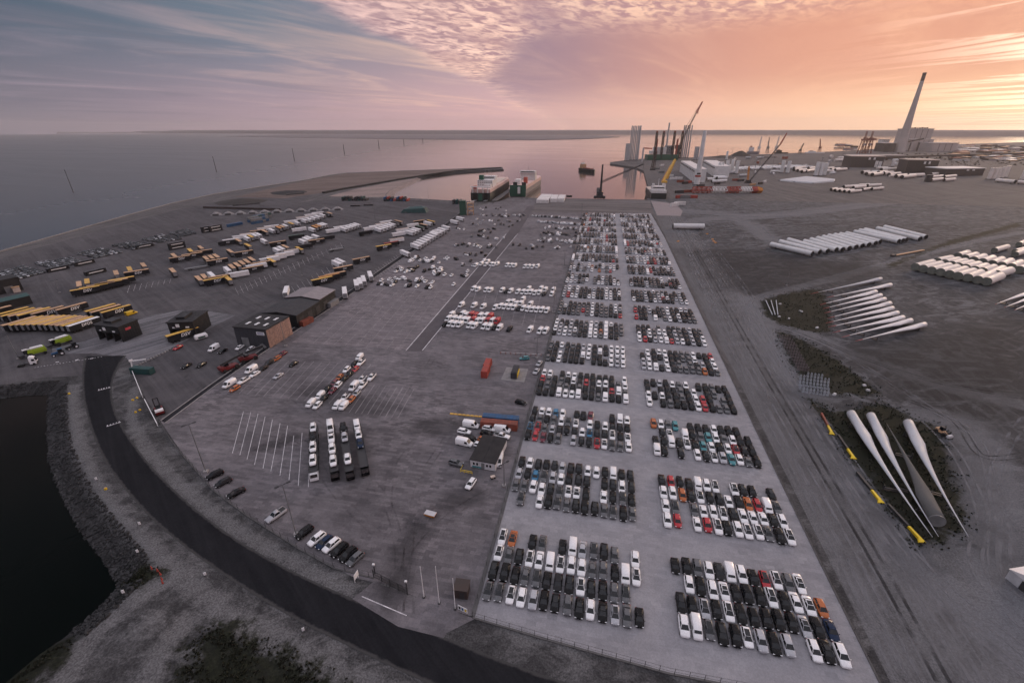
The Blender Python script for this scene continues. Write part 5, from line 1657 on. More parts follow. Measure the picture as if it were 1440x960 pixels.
def slab(x0, x1, name, m_, z0):
    MB().loft([[(x0, -f_ * .5, h0 + .02 + z0), (x1, -f_ * .5, h0 + .02 + z0), (x1, f_ * D / 2, h1 + z0), (x0, f_ * D / 2, h1 + z0)], [(x0, -f_ * .5, h0 + .3 + z0), (x1, -f_ * .5, h0 + .3 + z0), (x1, f_ * D / 2, h1 + .3 + z0), (x0, f_ * D / 2, h1 + .3 + z0)]]).build(name, m_, r)
    MB().loft([[(x0, f_ * (D + .5), h0 + .02 + z0), (x1, f_ * (D + .5), h0 + .02 + z0), (x1, f_ * D / 2, h1 + z0), (x0, f_ * D / 2, h1 + z0)], [(x0, f_ * (D + .5), h0 + .3 + z0), (x1, f_ * (D + .5), h0 + .3 + z0), (x1, f_ * D / 2, h1 + .3 + z0), (x0, f_ * D / 2, h1 + .3 + z0)]]).build(name, m_, r)


slab(-.3, xs_, 'grey_roof', 'roof_grey', 0)
slab(xs_ + .02, L + .3, 'pale_roof', 'roof_pale', 0.8)
MB().prism([(xs_, .05 * f_), (L, .05 * f_), (L, f_ * (D - .05)), (xs_, f_ * (D - .05))], h0 + .01, h0 + .82).build('raised_wall', 'clad_black', r)
for x in (0.02, L - .02, xs_ + .1):
    MB().add([(x, 0, h0), (x, f_ * D, h0), (x, f_ * D / 2, h1 + (.75 if x > 1 else 0))], [(0, 1, 2)]).build('gable', 'clad_black', r)
for k in range(5):
    MB().box((L * (.1 + .2 * k), -f_ * .06, 2.2), (4.0, .1, 4.4)).build('loading_door', 'steel_dark', r)
container(W(*zK(862, 470)), heading(zK(800, 490), zK(915, 430)), 'container_rust', 'rust and yellow container at the warehouse corner', L=7.5)
container(W(*zK(1175, 245)), heading(zK(1130, 280), zK(1220, 220)), 'grey_panel', 'long grey container beside the warehouse far end', L=9)


def gate_hall(label, A, B, C, H, sign=None, D=None):
    r, L, D0, fl = hall_root('gate_hall', label, A, B, C)
    D = D or D0
    MB().prism([(0, 0), (L, 0), (L, fl * D), (0, fl * D)], H * .55, H).build('upper_walls', 'clad_black', r)
    MB().prism([(0, 0), (L, 0), (L, fl * .4), (0, fl * .4)], 0, H * .55 - .01).build('near_wall', 'clad_black', r)
    MB().prism([(0, fl * (D - .4)), (L, fl * (D - .4)), (L, fl * D), (0, fl * D)], 0, H * .55 - .01).build('far_wall', 'clad_black', r)
    for k in (1, 2):
        MB().prism([(0, fl * (D * k / 3 - .3)), (L, fl * (D * k / 3 - .3)), (L, fl * (D * k / 3 + .3)), (0, fl * (D * k / 3 + .3))], 0, H * .55 - .01).build('lane_wall', 'clad_black', r)
    MB().prism([(-.4, -fl * .4), (L + .4, -fl * .4), (L + .4, fl * (D + .4)), (-.4, fl * (D + .4))], H + .01, H + .4).build('roof', 'roof_black', r)
    MB().box((L * .5, fl * D * .62, H + .9), (L * .5, D * .35, 1.0)).build('roof_plant', 'clad_black', r)
    MB().box((-.08, fl * D * .62, H * .8), (.12, 1.6, 1.6)).build('sign', 'sign_white', r)
    MB().box((-.08, fl * D * .25, H * .68), (.12, 1.6, .7)).build('sign', 'sign_white', r)
    MB().box((-.08, fl * D * .8, H * .68), (.12, .9, .6)).build('sign', 'sign_white', r)
    if sign:
        MB().box((L * .42, -fl * .06, H * .72), (2.6, .1, 1.1)).build('red_sign', 'sign_red', r)
    for k in range(8):
        MB().box((L * (k + .5) / 8, -fl * .03, H / 2), (.08, .05, H - .1)).build('wall_seam', 'steel_dark', r)
    return r


zL_ = lambda x, y: (100 + x / 6, 420 + y / 6)
gate_hall('black gate hall with small red sign on its side, left of two', zL_(230, 350), zL_(445, 368), zL_(605, 300), 7.5, True)
gate_hall('black gate hall with trailer driving out, right of two', zL_(850, 330), zL_(1062, 320), zL_(1185, 222), 7.5)
trailer(W(*zL_(935, 275), 4.1), heading(zL_(860, 300), zL_(1010, 255), 4.1), 'roof_gold', 'black_panel', 'gold-roofed trailer driving out of the right gate hall', None, T_DSV)
# low structure and dark sheds at the far left
p = W(*zB(80, 315))
r = thing('dark_shed', 'dark low shed behind the left trailer row', 'building', (p.x, p.y, .06), R(75))
MB().box((0, 0, 2.4), (18, 7, 4.8)).build('walls', 'clad_black', r)
MB().loft([[(-9.3, -3.8, 4.82), (9.3, -3.8, 4.82), (9.3, 3.8, 4.82), (-9.3, 3.8, 4.82)], [(-9.3, -.2, 6.0), (9.3, -.2, 6.0), (9.3, .2, 6.0), (-9.3, .2, 6.0)]]).build('roof', 'container_green', r)
p = W(*zB(20, 185))
r = thing('dark_shed', 'dark box shed at the left edge above the trailers', 'building', (p.x, p.y, .06), R(75))
MB().box((0, 0, 4), (16, 12, 8)).build('walls', 'clad_black', r)
MB().box((0, 0, 8.2), (16.6, 12.6, .35)).build('roof', 'roof_black', r)
MB().box((2, -6.05, 2), (4, .1, 4)).build('door', 'steel_grey', r)
p = W(*zB(148, 182))
r = thing('pump_hut', 'tiny pale hut beside the dark box shed', 'hut', (p.x, p.y, .06), R(60))
MB().box((0, 0, 1.5), (3.2, 3.0, 3.0)).build('walls', 'roof_beige', r)
MB().box((0, 0, 3.1), (3.6, 3.4, .2)).build('roof', 'roof_tan', r)

# green-grey tower block at the quay end of the drain line
p = W(655, 302)
r = thing('quay_tower', 'dark green stair tower with pinkish frame at the quay end', 'tower', (p.x, p.y, .06), R(12))
MB().box((-3, 0, 8), (7, 8, 16)).build('core', 'steel_green', r)
fr = MB()
for x in (2.5, 9):
    for y in (-4, 4):
        fr.box((x, y, 6.5), (.5, .5, 13))
for z_ in (4.5, 8.8, 13):
    fr.box((5.6, 0, z_), (7.2, 8.6, .35))
fr.build('stair_frame', 'roof_tan', r)
for z_ in (2.2, 6.6, 10.9):
    MB().beam((2.6, -3.5, z_ - 2), (8.8, -3.5, z_ + 2), 1.0, .3).build('stair_flight', 'container_rust', r)
MB().box((8, 0, 14.0), (4, 5, 2)).build('cabin', 'roof_beige', r)

# ------------------------------------------------------------------ things on the lot
p = W(*zI(380, 770))
o_h = heading(zI(302, 770), zI(435, 795))
r = thing('site_office', 'white cabin office with black flat roof near the fence', 'cabin', (p.x, p.y, .1), o_h)
Lx, Dy = 7.6, 12.0
MB().prism([(-Lx / 2, 0), (Lx / 2, 0), (Lx / 2, Dy), (-Lx / 2, Dy)], .25, 2.9).build('walls', 'plaster_white', r)
MB().prism([(-Lx / 2 - .2, -.2), (-.02, -.2), (-.02, Dy + .2), (-Lx / 2 - .2, Dy + .2)], 2.92, 3.15).build('roof_panel', 'roof_black', r)
MB().prism([(.02, -.2), (Lx / 2 + .2, -.2), (Lx / 2 + .2, Dy + .2), (.02, Dy + .2)], 2.92, 3.15).build('roof_panel', 'roof_black', r)
for x in (-2.7, -1.7, 1.3, 2.3):
    w_ = MB().box((x, -.03, 1.75), (.75, .05, 1.0)).build('window', 'sign_white', r)
    MB().box((x, -.07, 1.75), (.6, .04, .85)).build('pane', 'glass', w_)
MB().box((0, -.03, 1.3), (1.0, .06, 2.1)).build('door', 'steel_grey', r)
MB().box((-1.6, -.02, .6), (3.4, .05, .5)).build('blue_band', 'paint_A', r)
MB().box((0, 5, .12), (Lx - .4, Dy - 2, .24)).build('base', 'dark_concrete', r)
p = W(*zI(268, 795))
r = thing('yellow_railing', 'yellow tubular railing at the left corner of the site office', 'railing', (p.x, p.y, .1), o_h)
for k in range(4):
    MB().box((-1.8 + 1.2 * k, 0, .5), (.09, .09, 1.0)).build('post', 'steel_yellow', r)
for z_ in (.5, 1.0):
    MB().box((0, 0, z_), (3.7, .1, .1)).build('rail', 'steel_yellow', r)
MB().box((-1.8, 1.0, .95), (.1, 2.0, .1)).build('rail', 'steel_yellow', r)
p = W(*zI(447, 828))
r = thing('cable_drum', 'small pale yellow cart right of the office front', 'cart', (p.x, p.y, .1), .6)
MB().box((0, 0, .55), (1.3, .8, .5)).build('tray', 'roof_beige', r)
for sx in (-.4, .4):
    MB().cyl((sx, -.5, .28), (sx, .5, .28), .28, n=10).build('wheel', 'tyre', r)
hdC = heading(zI(380, 470), zI(605, 490))
container(W(*zI(500, 452)), hdC, 'container_blue', 'blue-topped container, back one of the pair behind the office', L=12.2)
q = W(*zI(490, 488))
container(q, hdC, 'container_rust', 'rust red container with white doors, front one of the pair', L=12.2)
for sx in (-4.6, .2):
    pass
container(W(*zI(398, 128)), heading(zI(385, 140), zI(420, 60)), 'container_red', 'bright red container standing alone in the lot', L=6.1, h=2.9)
container(W(*zI(412, 78)), heading(zI(385, 140), zI(420, 60)), 'container_red', 'red container placed behind the lone red one', L=6.1)
pd = [zI(500, 165), zI(658, 182), zI(685, 92), zI(540, 78)]
mb = MB().prism([tuple(W(*q_)[:2]) for q_ in pd], .0, .16)
struct(mb.build('concrete_pad', 'concrete'))
p = W(*zI(597, 132))
r = thing('generator_container', 'dark grey generator container with yellow side on concrete pad', 'generator', (p.x, p.y, .17), heading(zI(585, 145), zI(610, 75)))
MB().box((0, 0, 1.4), (7, 2.4, 2.5)).build('housing', 'clad_slate', r)
MB().box((0, -1.3, 1.0), (5, .2, 1.6)).build('yellow_panel', 'steel_yellow', r)
MB().box((0, 0, 2.75), (6, 2.0, .2)).build('roof', 'roof_grey', r)
p = W(605.5, 725)
r = thing('orange_skip', 'small orange and white skip alone on the paving', 'skip', (p.x, p.y, .1), heading((600, 722), (611, 725)))
MB().loft([[(-1.2, -.6, .15), (1.2, -.6, .15), (1.2, .6, .15), (-1.2, .6, .15)], [(-1.5, -.8, .75), (1.5, -.8, .75), (1.5, .8, .75), (-1.5, .8, .75)]]).build('tub', 'steel_orange', r)
MB().box((0, 0, .85), (2.9, 1.5, .15)).build('load', 'plaster_white', r)
p = W(648, 842)
r = thing('brown_shed', 'dark brown shed beside the flagpoles at the gate', 'shed', (p.x, p.y, .1), heading((640, 842), (655, 844)))
MB().box((0, 1.3, 1.25), (2.9, 2.6, 2.5)).build('walls', 'container_brown', r)
MB().box((0, 1.3, 2.6), (3.2, 2.9, .16)).build('roof', 'container_brown', r)
MB().box((0.3, -.03, 1.0), (1.0, .05, 2.0)).build('door', 'steel_dark', r)
for i, (b_, t_) in enumerate((((596.3, 840), (591.2, 797)), ((617.8, 848.5), (612.2, 797)), ((640.3, 856.5), (636.3, 814)))):
    p = W(*b_)
    h = HT(p, *t_)
    r = thing('flagpole', ('bare white flagpole nearest the sliding gate', 'bare white flagpole in the middle of three', 'bare white flagpole beside the brown shed')[i], 'flagpole', (p.x, p.y, .1), 0, 'flagpoles at the gate')
    MB().cyl((0, 0, 0), (0, 0, h), .10, .06, 8).build('pole', 'sign_white', r)
    MB().box((0, 0, .12), (.5, .5, .24)).build('base', 'steel_dark', r)
    MB().cyl((0, 0, h), (0, 0, h + .18), .10, .03, 8).build('finial', 'sign_white', r)
a, b = W(644.5, 858), W(657.5, 864.5)
r = thing('information_board', 'low white information board with coloured squares by the gate', 'sign', (a.x, a.y, .1), math.atan2(b.y - a.y, b.x - a.x))
Lb = (b - a).length
MB().box((Lb / 2, 0, 1.1), (Lb, .08, 1.3)).build('panel', 'sign_white', r)
for k, m_ in enumerate(('clad_black', 'container_blue', 'steel_yellow')):
    MB().box((Lb * (.18 + .32 * k), -.05, 1.1), (Lb * .2, .03, .75)).build('pictogram', m_, r)
for x in (.15, Lb - .15):
    MB().box((x, .08, .8), (.09, .09, 1.6)).build('post', 'steel_grey', r)
a, b = W(499.5, 820), W(505, 811)
r = thing('road_sign', 'white framed sign board beside the curved road', 'sign', (a.x, a.y, .06), math.atan2(b.y - a.y, b.x - a.x))
Lb = (b - a).length
MB().box((Lb / 2, 0, 1.6), (Lb, .08, 1.5)).build('panel', 'sign_white', r)
for x in (.1, Lb - .1):
    MB().box((x, .07, 1.0), (.09, .09, 2.0)).build('post', 'sign_white', r)
a, b = W(526, 812), W(573, 836)
r = thing('sliding_gate', 'dark steel sliding gate across the lot entrance', 'gate', (a.x, a.y, .1), math.atan2(b.y - a.y, b.x - a.x))
Lg = (b - a).length
for x in (0, Lg * .25, Lg * .5, Lg * .75, Lg):
    MB().box((x, 0, 1.1), (.16, .16, 2.2 if x not in (0, Lg) else 2.8)).build('post', 'steel_dark', r)
for z_ in (.25, 1.2, 2.1):
    MB().box((Lg / 2, 0, z_), (Lg, .08, .1)).build('rail', 'steel_dark', r)
for k in range(40):
    MB().box((Lg * (k + .5) / 40, 0, 1.15), (.04, .04, 1.9)).build('bar', 'steel_dark', r)
for nm, px in (('gate_pillar', (572.5, 830)), ('gate_pillar', (527.5, 806))):
    p = W(*px)
    r = thing(nm, 'white-topped post at the ' + ('right' if px[0] > 550 else 'left') + ' end of the sliding gate', 'post', (p.x, p.y, .1))
    MB().cyl((0, 0, 0), (0, 0, 2.6), .14, .12, 8).build('shaft', 'steel_dark', r)
    MB().box((0, 0, 2.8), (.5, .35, .4)).build('camera_housing', 'sign_white', r)
a, b = W(511, 839), W(572, 865)
pline((509, 838.5), (572, 865.5), 0.2, parent='gate_apron', z=0.13)


# ------------------------------------------------------------------ fences
fpost = MB().cyl((0, 0, 0), (0, 0, 2.0), .05, n=6).mesh('fence_post', ['steel_dark'])


def fence(px, label, step=3.0, h=2.0, kerb=None, sp_=None):
    pts = [W(*p) for p in px]
    r = thing('wire_fence', label, 'fence', (pts[0].x, pts[0].y, .05))
    o0 = pts[0]
    acc = 0.0
    rail, kb_ = MB(), MB()
    for a, b in zip(pts[:-1], pts[1:]):
        L = (b - a).length
        dv = (b - a) / L
        t_ = (step - acc) if acc else 0
        while t_ < L:
            o = link('post', fpost, r, (a + dv * t_ - o0))
            o.scale = (1, 1, h / 2)
            t_ += step
        acc = (L - (t_ - step)) % step
        for z_ in (.15, h * .5, h - .05):
            rail.beam(a - o0 + Vector((0, 0, z_)), b - o0 + Vector((0, 0, z_)), .03)
        if kerb:
            kb_.beam(a - o0 + Vector((0, 0, .09)), b - o0 + Vector((0, 0, .09)), kerb, .2)
    rail.build('wires', 'steel_dark', r)
    if kerb:
        kb_.build('kerb', 'dark_concrete', r)
    return r


fence([(664.5, 867), (706, 720), (744, 580), (772, 480), (800, 375), (826, 298)], 'dark wire fence on a kerb between the paved lot and the car compound', 4.0, 1.6, kerb=.9)
fence([(664.5, 868.5), (760, 897), (850, 922), (940, 947), (1100, 978), (1265, 1012)], 'wire fence along the near edge of the car compound', 2.6, 1.8, kerb=.35)
fence([(1262, 1010), (1236, 957), (1150, 784), (1080, 640), (1000, 472), (935, 333), (918, 302)], 'low wire fence and kerb along the right edge of the compound', 5.0, .9, kerb=.4)
fence([(224, 592), (240, 618), (258, 641), (300, 689.5), (345, 723.5), (420, 771.5), (470, 799), (526, 813)], 'wire fence along the verge above the curved road', 3.0, 1.8, kerb=.3)


def lamp_post(b_, t_, label, heads=2, r0=.16):
    p = W(*b_)
    h = HT(p, *t_)
    r = thing('lamp_post', label, 'lamp post', (p.x, p.y, .08), .4, 'tall lamp posts')
    MB().cyl((0, 0, 0), (0, 0, h), r0, r0 * .55, 8).build('pole', 'steel_grey', r)
    MB().box((0, 0, .3), (1.1, 1.1, .6)).build('foundation', 'concrete', r)
    for k in range(heads):
        a = 2 * math.pi * k / heads + .5
        MB().beam((0, 0, h), (1.1 * math.cos(a), 1.1 * math.sin(a), h + .15), .10).build('arm', 'steel_dark', r)
        MB().box((1.3 * math.cos(a), 1.3 * math.sin(a), h + .1), (.9, .5, .16), a).build('lamp_head', 'steel_dark', r)
    return r


for b_, t_, lab in (((290, 664), (262, 598), 'tall lamp post left of the painted bays, beside three dark cars'), ((417, 752), (400, 681), 'tall lamp post beside the kerb row of cars'), ((709, 684), (709, 652), 'lamp post right of the site office'),
                    ((755, 504), (755.5, 475), 'lamp post beside the fence above the generator'), ((778.5, 440), (779.5, 397), 'lamp post at the right end of the van rows'), ((793.5, 376), (794.5, 353), 'lamp post among the fence-side cars'),
                    ((818, 303), (818.5, 286), 'lamp post at the quay end of the fence'), ((84, 412), (79, 394), 'lamp post in front of the black stacks on the left'), ((27, 505), (14, 470), 'lamp post behind the white truck'),
                    ((425, 388), (423, 366), 'lamp post in the stall lines right of the trailers'), ((479, 318), (478, 288), 'lamp post left in the far yard'), ((528, 312), (526.5, 280), 'lamp post in the middle of the far yard'), ((571, 312), (571.5, 298), 'lamp post below the tarped stack'),
                    ((602.5, 281), (602, 264), 'lamp post on the far quay edge'), ((402, 487), (397, 452), 'lamp post beside the drain line in front of the timber hall'), ((1106, 402), (1106.5, 382), 'lamp post on the gravel beside the curved path')):
    lamp_post(b_, t_, lab)


# ------------------------------------------------------------------ barriers, stones, buoys
def white_barrier(a, b, label):
    p, q = W(*a), W(*b)
    L = (q - p).length
    r = thing('barrier_beam', label, 'barrier', (p.x, p.y, .06), math.atan2(q.y - p.y, q.x - p.x))
    MB().box((L / 2, 0, 1.4), (L, .2, .45)).build('beam', 'sign_white', r)
    MB().box((L / 2, 0, .5), (L, .12, .12)).build('lower_rail', 'sign_white', r)
    for k in range(int(L / 2.5) + 1):
        MB().box((min(L, k * 2.5), 0, .75), (.14, .14, 1.5)).build('post', 'sign_white', r)


white_barrier((186.5, 523), (201.5, 560), 'white barrier beam beside the green container')
white_barrier((205, 566), (223, 601), 'white barrier beam beside the red forklift')
p = W(187, 524)
r = thing('barrier_portal', 'white slanted portal at the upper end of the barrier', 'portal', (p.x, p.y, .06), R(70))
MB().beam((0, 0, 0), (0.8, 0, 5), .35).build('leg', 'sign_white', r)
MB().beam((.8, 0, 5), (5, -2.5, 4.6), .35).build('arm', 'sign_white', r)
MB().box((.8, 0, 5.2), (1.2, .5, .8)).build('head', 'sign_white', r)
gst_ = 'pale stones edging the gate lane'
stm_ = MB().box((0, 0, .3), (.9, .7, .6), taper=.8).mesh('stone', ['concrete'])
for k in range(14):
    f_ = k / 13
    p = W(*zL_(540 + 300 * f_, 580 - 150 * f_))
    tag(link('edge_stone', stm_, None, (p.x, p.y, .07), rt.uniform(0, 3)), f'pale kerb stone edging the gate lane, {ORD[k]} from the barrier end', 'stone', gst_)
for i, (px, py) in enumerate(((97.5, 554), (149, 688), (193, 560), (187, 563), (197, 577), (191, 580))):
    p = W(px, py)
    r = thing('marker_post', ('yellow marker box at the top of the basin bank', 'yellow marker box low on the bank beside the road', 'yellow marker beside the white barrier, upper right', 'yellow marker beside the white barrier, upper left', 'yellow marker beside the white barrier, lower right', 'yellow marker beside the white barrier, lower left')[i], 'marker', (p.x, p.y, .05), .4)
    MB().box((0, 0, .28), (.6, .5, .55), taper=.8).build('box', 'steel_yellow', r)
    MB().box((0, 0, .6), (.4, .35, .08)).build('lid', 'roof_tan', r)
for i, (px, py) in enumerate(((427, 887), (289, 809), (194, 777), (174, 834), (197, 738), (136, 675))):
    p = W(px, py)
    r = thing('verge_reflector', ['white roadside post, ' + w_ for w_ in ('beside the near left road edge', 'at the track junction', 'above the basin bend', 'on the track beside the basin', 'mid verge left of the road', 'upper verge left of the road')][i], 'post', (p.x, p.y, .03), .7)
    MB().box((0, 0, .5), (.45, .14, 1.0)).build('board', 'sign_white', r)
    MB().box((0, 0, .1), (.5, .3, .2)).build('foot', 'dark_concrete', r)
for i, (px, py) in enumerate(((222, 803), (226, 808), (228, 815), (229, 820), (214, 800))):
    p = W(px, py)
    tag(MB().cyl((p.x, p.y, 0.03), (p.x, p.y, 1.0), .22, .06, 8).build('traffic_cone', 'container_red'), f'small red cone, {ORD[i]} in the cluster at the basin corner', 'cone', 'red cones at the basin corner')
# low jersey barrier with red-white posts near the fence
p0, p1 = W(*zJ(625, 705)), W(*zJ(965, 725))
r = thing('crowd_barrier', 'low red and white barrier row near the fence', 'barrier', (p0.x, p0.y, .1), math.atan2(p1.y - p0.y, p1.x - p0.x))
L = (p1 - p0).length
for k in range(9):
    MB().box((L * k / 8, 0, .5), (.15, .5, 1.0)).build('post', 'container_rust', r)
MB().box((L / 2, 0, .9), (L, .06, .12)).build('rail', 'sign_white', r)
p0, p1 = W(*zI(155, 393)), W(*zI(375, 415))
r = thing('cable_guard', 'yellow cable guard strip leading to the red container', 'cable guard', (p0.x, p0.y, .1), math.atan2(p1.y - p0.y, p1.x - p0.x))
L = (p1 - p0).length
for k in range(8):
    MB().box((L * (k + .5) / 8, 0, .14), (L / 8 - .12, .7, .28), taper=.8).build('guard_piece', 'roof_gold', r)
# rubble on the basin bank
rb = MB()
rr_ = random.Random(21)
n_ = len(bank)
for k in range(4200):
    i = rr_.randrange(1, n_ - 4)
    a, b = Vector(bank[i]), Vector(bank[i + 1])
    dv = (b - a).normalized()
    out = Vector((dv.y, -dv.x)) if poly_dist(np.array([[(a + b).x / 2 + dv.y]]), np.array([[(a + b).y / 2 - dv.x]]), bank)[0, 0] < 0 else Vector((-dv.y, dv.x))
    c = a.lerp(b, rr_.random()) + out * rr_.uniform(-.6, 6.0)
    z = float(verge_z(np.array([[c.x]]), np.array([[c.y]]))[0, 0])
    s_ = .18 + .55 * rr_.random() ** 2.5
    rb.box((c.x, c.y, z + s_ * .2), (s_ * rr_.uniform(.8, 1.5), s_, s_ * .8), rr_.uniform(0, 3), taper=rr_.uniform(.5, .8))
tag(rb.build('bank_rubble', 'rock_bank'), 'dark riprap rubble along the basin bank', 'rubble', kind='stuff')
# ------------------------------------------------------------------ wind-turbine parts on the gravel
mat('tower_white', (0.64, 0.64, 0.64), 0.45, var=0.08, vscale=.2)
mat('tower_grey', (0.40, 0.40, 0.41), 0.5, var=0.08, vscale=.2)
mat('tower_cream', (0.72, 0.65, 0.60), 0.5, var=0.08, vscale=.2)
mat('end_cover', (0.14, 0.15, 0.13), 0.8, var=0.2)
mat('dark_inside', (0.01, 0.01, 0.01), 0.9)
mat('blade_white', (0.70, 0.68, 0.68), 0.55, var=0.06, vscale=.3)
mat('blade_grey', (0.44, 0.46, 0.50), 0.55, var=0.06, vscale=.3)
mat('blade_dark', (0.085, 0.086, 0.086), 0.85, var=0.15, vscale=.3)
mat('blade_red', (0.42, 0.04, 0.05), 0.5)
zR = lambda x, y: (1040 + x / 3.6, 320 + y / 3.6)
zS = lambda x, y: (1080 + x / 3.428, 540 + y / 3.428)


def tube(a, b, r_, label, group, m_='tower_white', cap='dark_inside', r2=None, lift=0.35, name='tower_section', cat='tower section'):
    """lying tube between two photo pixels taken at its axis height"""
    p, q = W(*a, r_ + lift), W(*b, r_ + lift)
    L = (q - p).length
    r2 = r2 or r_
    r = thing(name, label, cat, (p.x, p.y, .05), math.atan2(q.y - p.y, q.x - p.x), group)
    z = r_ + lift
    MB().cyl((0, 0, z), (L, 0, z), r_, r2, 20, caps=False).build('shell', m_, r, smooth=True)
    for x, rr, s_ in ((0, r_, -1), (L, r2, 1)):
        MB().cyl((x + s_ * .02, 0, z), (x + s_ * .16, 0, z), rr + .06, rr + .06, 20).build('flange', 'steel_grey' if cap == 'dark_inside' else cap, r)
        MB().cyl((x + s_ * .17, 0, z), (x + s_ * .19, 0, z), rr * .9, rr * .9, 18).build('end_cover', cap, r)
    for x in (L * .15, L * .85):
        MB().box((x, 0, (lift + r_ * .4) / 2), (1.0, r_ * 1.5, lift + r_ * .4)).build('cradle', 'steel_dark', r)
    return r


tube((946.5, 318), (990, 318.5), 2.6, 'single white tower section lying beside the compound', None)
ends = [((160, 85), (368, 133)), ((205, 72), (406, 124)), ((247, 62), (446, 120)), ((328, 70), (490, 113)), ((362, 61), (522, 112)), ((394, 54), (556, 106)), ((424, 48), (590, 99)), ((452, 42), (622, 93)), ((482, 38), (655, 87)), ((510, 34), (688, 80)), ((540, 30), (712, 72)),
        ((582, 22), (806, 70)), ((608, 15), (827, 66)), ((634, 11), (845, 62)), ((698, 4), (914, 57)), ((735, -3), (944, 48))]
for i, (a, b) in enumerate(ends):
    tube(zR(*a), zR(*b), 2.0, f'long white tower tube, {ORD[i]} from left in the long row', 'long tower tubes in a row on the gravel')
rowA = [((890, 200), (975, 178)), ((930, 208), (1015, 186)), ((972, 217), (1058, 195)), ((1017, 226), (1098, 203)), ((1062, 236), (1140, 212)), ((1105, 245), (1182, 222)), ((1155, 254), (1218, 229)), ((1205, 265), (1330, 209)), ((1250, 273), (1320, 245))]
rowB = [((1000, 171), (1068, 157)), ((1038, 180), (1104, 165)), ((1072, 188), (1140, 172)), ((1108, 196), (1172, 180)), ((1145, 204), (1208, 187)), ((1190, 214), (1245, 196)), ((1230, 222), (1285, 203)), ((1300, 236), (1370, 217))]
rowC = [((1105, 145), (1152, 130)), ((1140, 155), (1195, 140)), ((1185, 165), (1235, 148)), ((1230, 174), (1280, 156)), ((1278, 184), (1325, 163)), ((1325, 192), (1370, 171)), ((1375, 200), (1420, 179)), ((1415, 214), (1465, 196))]
for rw, nm in ((rowA, 'front'), (rowB, 'middle'), (rowC, 'back')):
    for i, (a, b) in enumerate(rw):
        tube(zR(*a), zR(*b), 2.6, f'cream tower section with green end cover, {ORD[i]} from left in {nm} rank', 'capped tower sections stacked at the right', 'tower_cream', 'end_cover')
for i, (a, b) in enumerate((((1290, 115), (1355, 97)), ((1395, 135), (1450, 117)), ((1395, 122), (1440, 110)), ((1415, 85), (1450, 70)))):
    tube(zR(*a), zR(*b), 2.0, f'cream tower section, {ORD[i]} from left of the few above the ranks', 'loose tower sections above the capped ranks', 'tower_cream', 'end_cover')


def blade_mesh(L, chord, rr, mats, bend=0.03, red=0.0, side=1):
    rings = []
    for k in range(19):
        t = k / 18
        if t < .05:
            a, b = rr, rr
        else:
            g = max(0, (t - .05) / .17)
            if g < 1:
                g = g * g * (3 - 2 * g)
                a, b = rr + (chord / 2 - rr) * g, rr + (rr * .62 - rr) * g
            else:
                u = (t - .22) / .78
                a = chord / 2 * (.84 * (1 - u) ** 2.6 + .16 * (1 - u) ** .5) + .04
                b = rr * .62 * (.7 * (1 - u) ** 2.2 + .3 * (1 - u) ** .8) + .04
        off = max(0, a - rr) * .55
        z = bend * L * t * t
        off += 0.045 * L * t ** 2.2 * side
        rings.append([(t * L, off + a * math.cos(q) * (1 if math.cos(q) < 0 else 1), z + b * math.sin(q)) for q in [2 * math.pi * j / 14 for j in range(14)]])
    mb = MB().loft(rings)
    if red:
        for fi, f in enumerate(mb.f):
            if len(f) == 4 and min(mb.v[i][0] for i in f) > L * (1 - red):
                mb.mi[fi] = 1
    return mb.mesh('blade_shell', mats, smooth=True)


def blade(root, tip, label, group, m_='blade_white', rr=1.25, chord=3.6, red=0.10, roll=0.0, z0=None, bend=0.015, side=1):
    z0 = z0 or rr + .5
    p, q = W(*root, z0), W(*tip, z0 + .6)
    L = (q - p).length
    r = thing('turbine_blade', label, 'turbine blade', (p.x, p.y, .05), math.atan2(q.y - p.y, q.x - p.x), group)
    o = link('shell', blade_mesh(L, chord, rr, [m_, 'blade_red'], bend, red, side), r, (0, 0, z0))
    o.rotation_euler = (roll, 0, 0)
    MB().cyl((-.05, 0, z0), (.2, 0, z0), rr * 1.02, n=16).build('root_ring', 'steel_grey', r)
    for t in (.12, .68):
        f = MB()
        for sy in (-1.2, 1.2):
            f.box((L * t, sy * rr, z0 / 2 - .1), (.3, .3, z0 - .2))
        f.box((L * t, 0, .15), (.5, rr * 2.8, .3)).box((L * t, 0, z0 - rr * .8), (.5, rr * 2.4, .25))
        f.build('support_frame', 'steel_dark', r)
    return r


bl = [((715, 260), (330, 338)), ((765, 290), (415, 355)), ((690, 325), (385, 390)), ((715, 343), (400, 410)), ((735, 362), (405, 432)), ((762, 383), (420, 458)), ((775, 408), (412, 482)), ((800, 432), (425, 502)), ((828, 455), (445, 530)), ((868, 470), (490, 553)), ((938, 490), (555, 573))]
for i, (a, b) in enumerate(bl):
    lab = 'grey tapered blade with red and white tip, topmost of the fan' if i == 0 else f'white turbine blade, {ORD[i]} from the top of the fan'
    blade(zR(*a), zR(*b), lab, 'white blades laid out in a fan', 'blade_grey' if i == 0 else 'blade_white', red=.14 if i == 0 else .12, chord=2.6 if i == 0 else 3.6, roll=R(12))
for i, (a, b) in enumerate((((1480, 325), (1265, 388)), ((1510, 345), (1315, 403)), ((1540, 362), (1365, 417)), ((1570, 382), (1415, 434)))):
    blade(zR(*a), zR(*b), f'white turbine blade cut by the right edge, {ORD[i]} from top', 'blades at the right edge of the picture', roll=R(12))
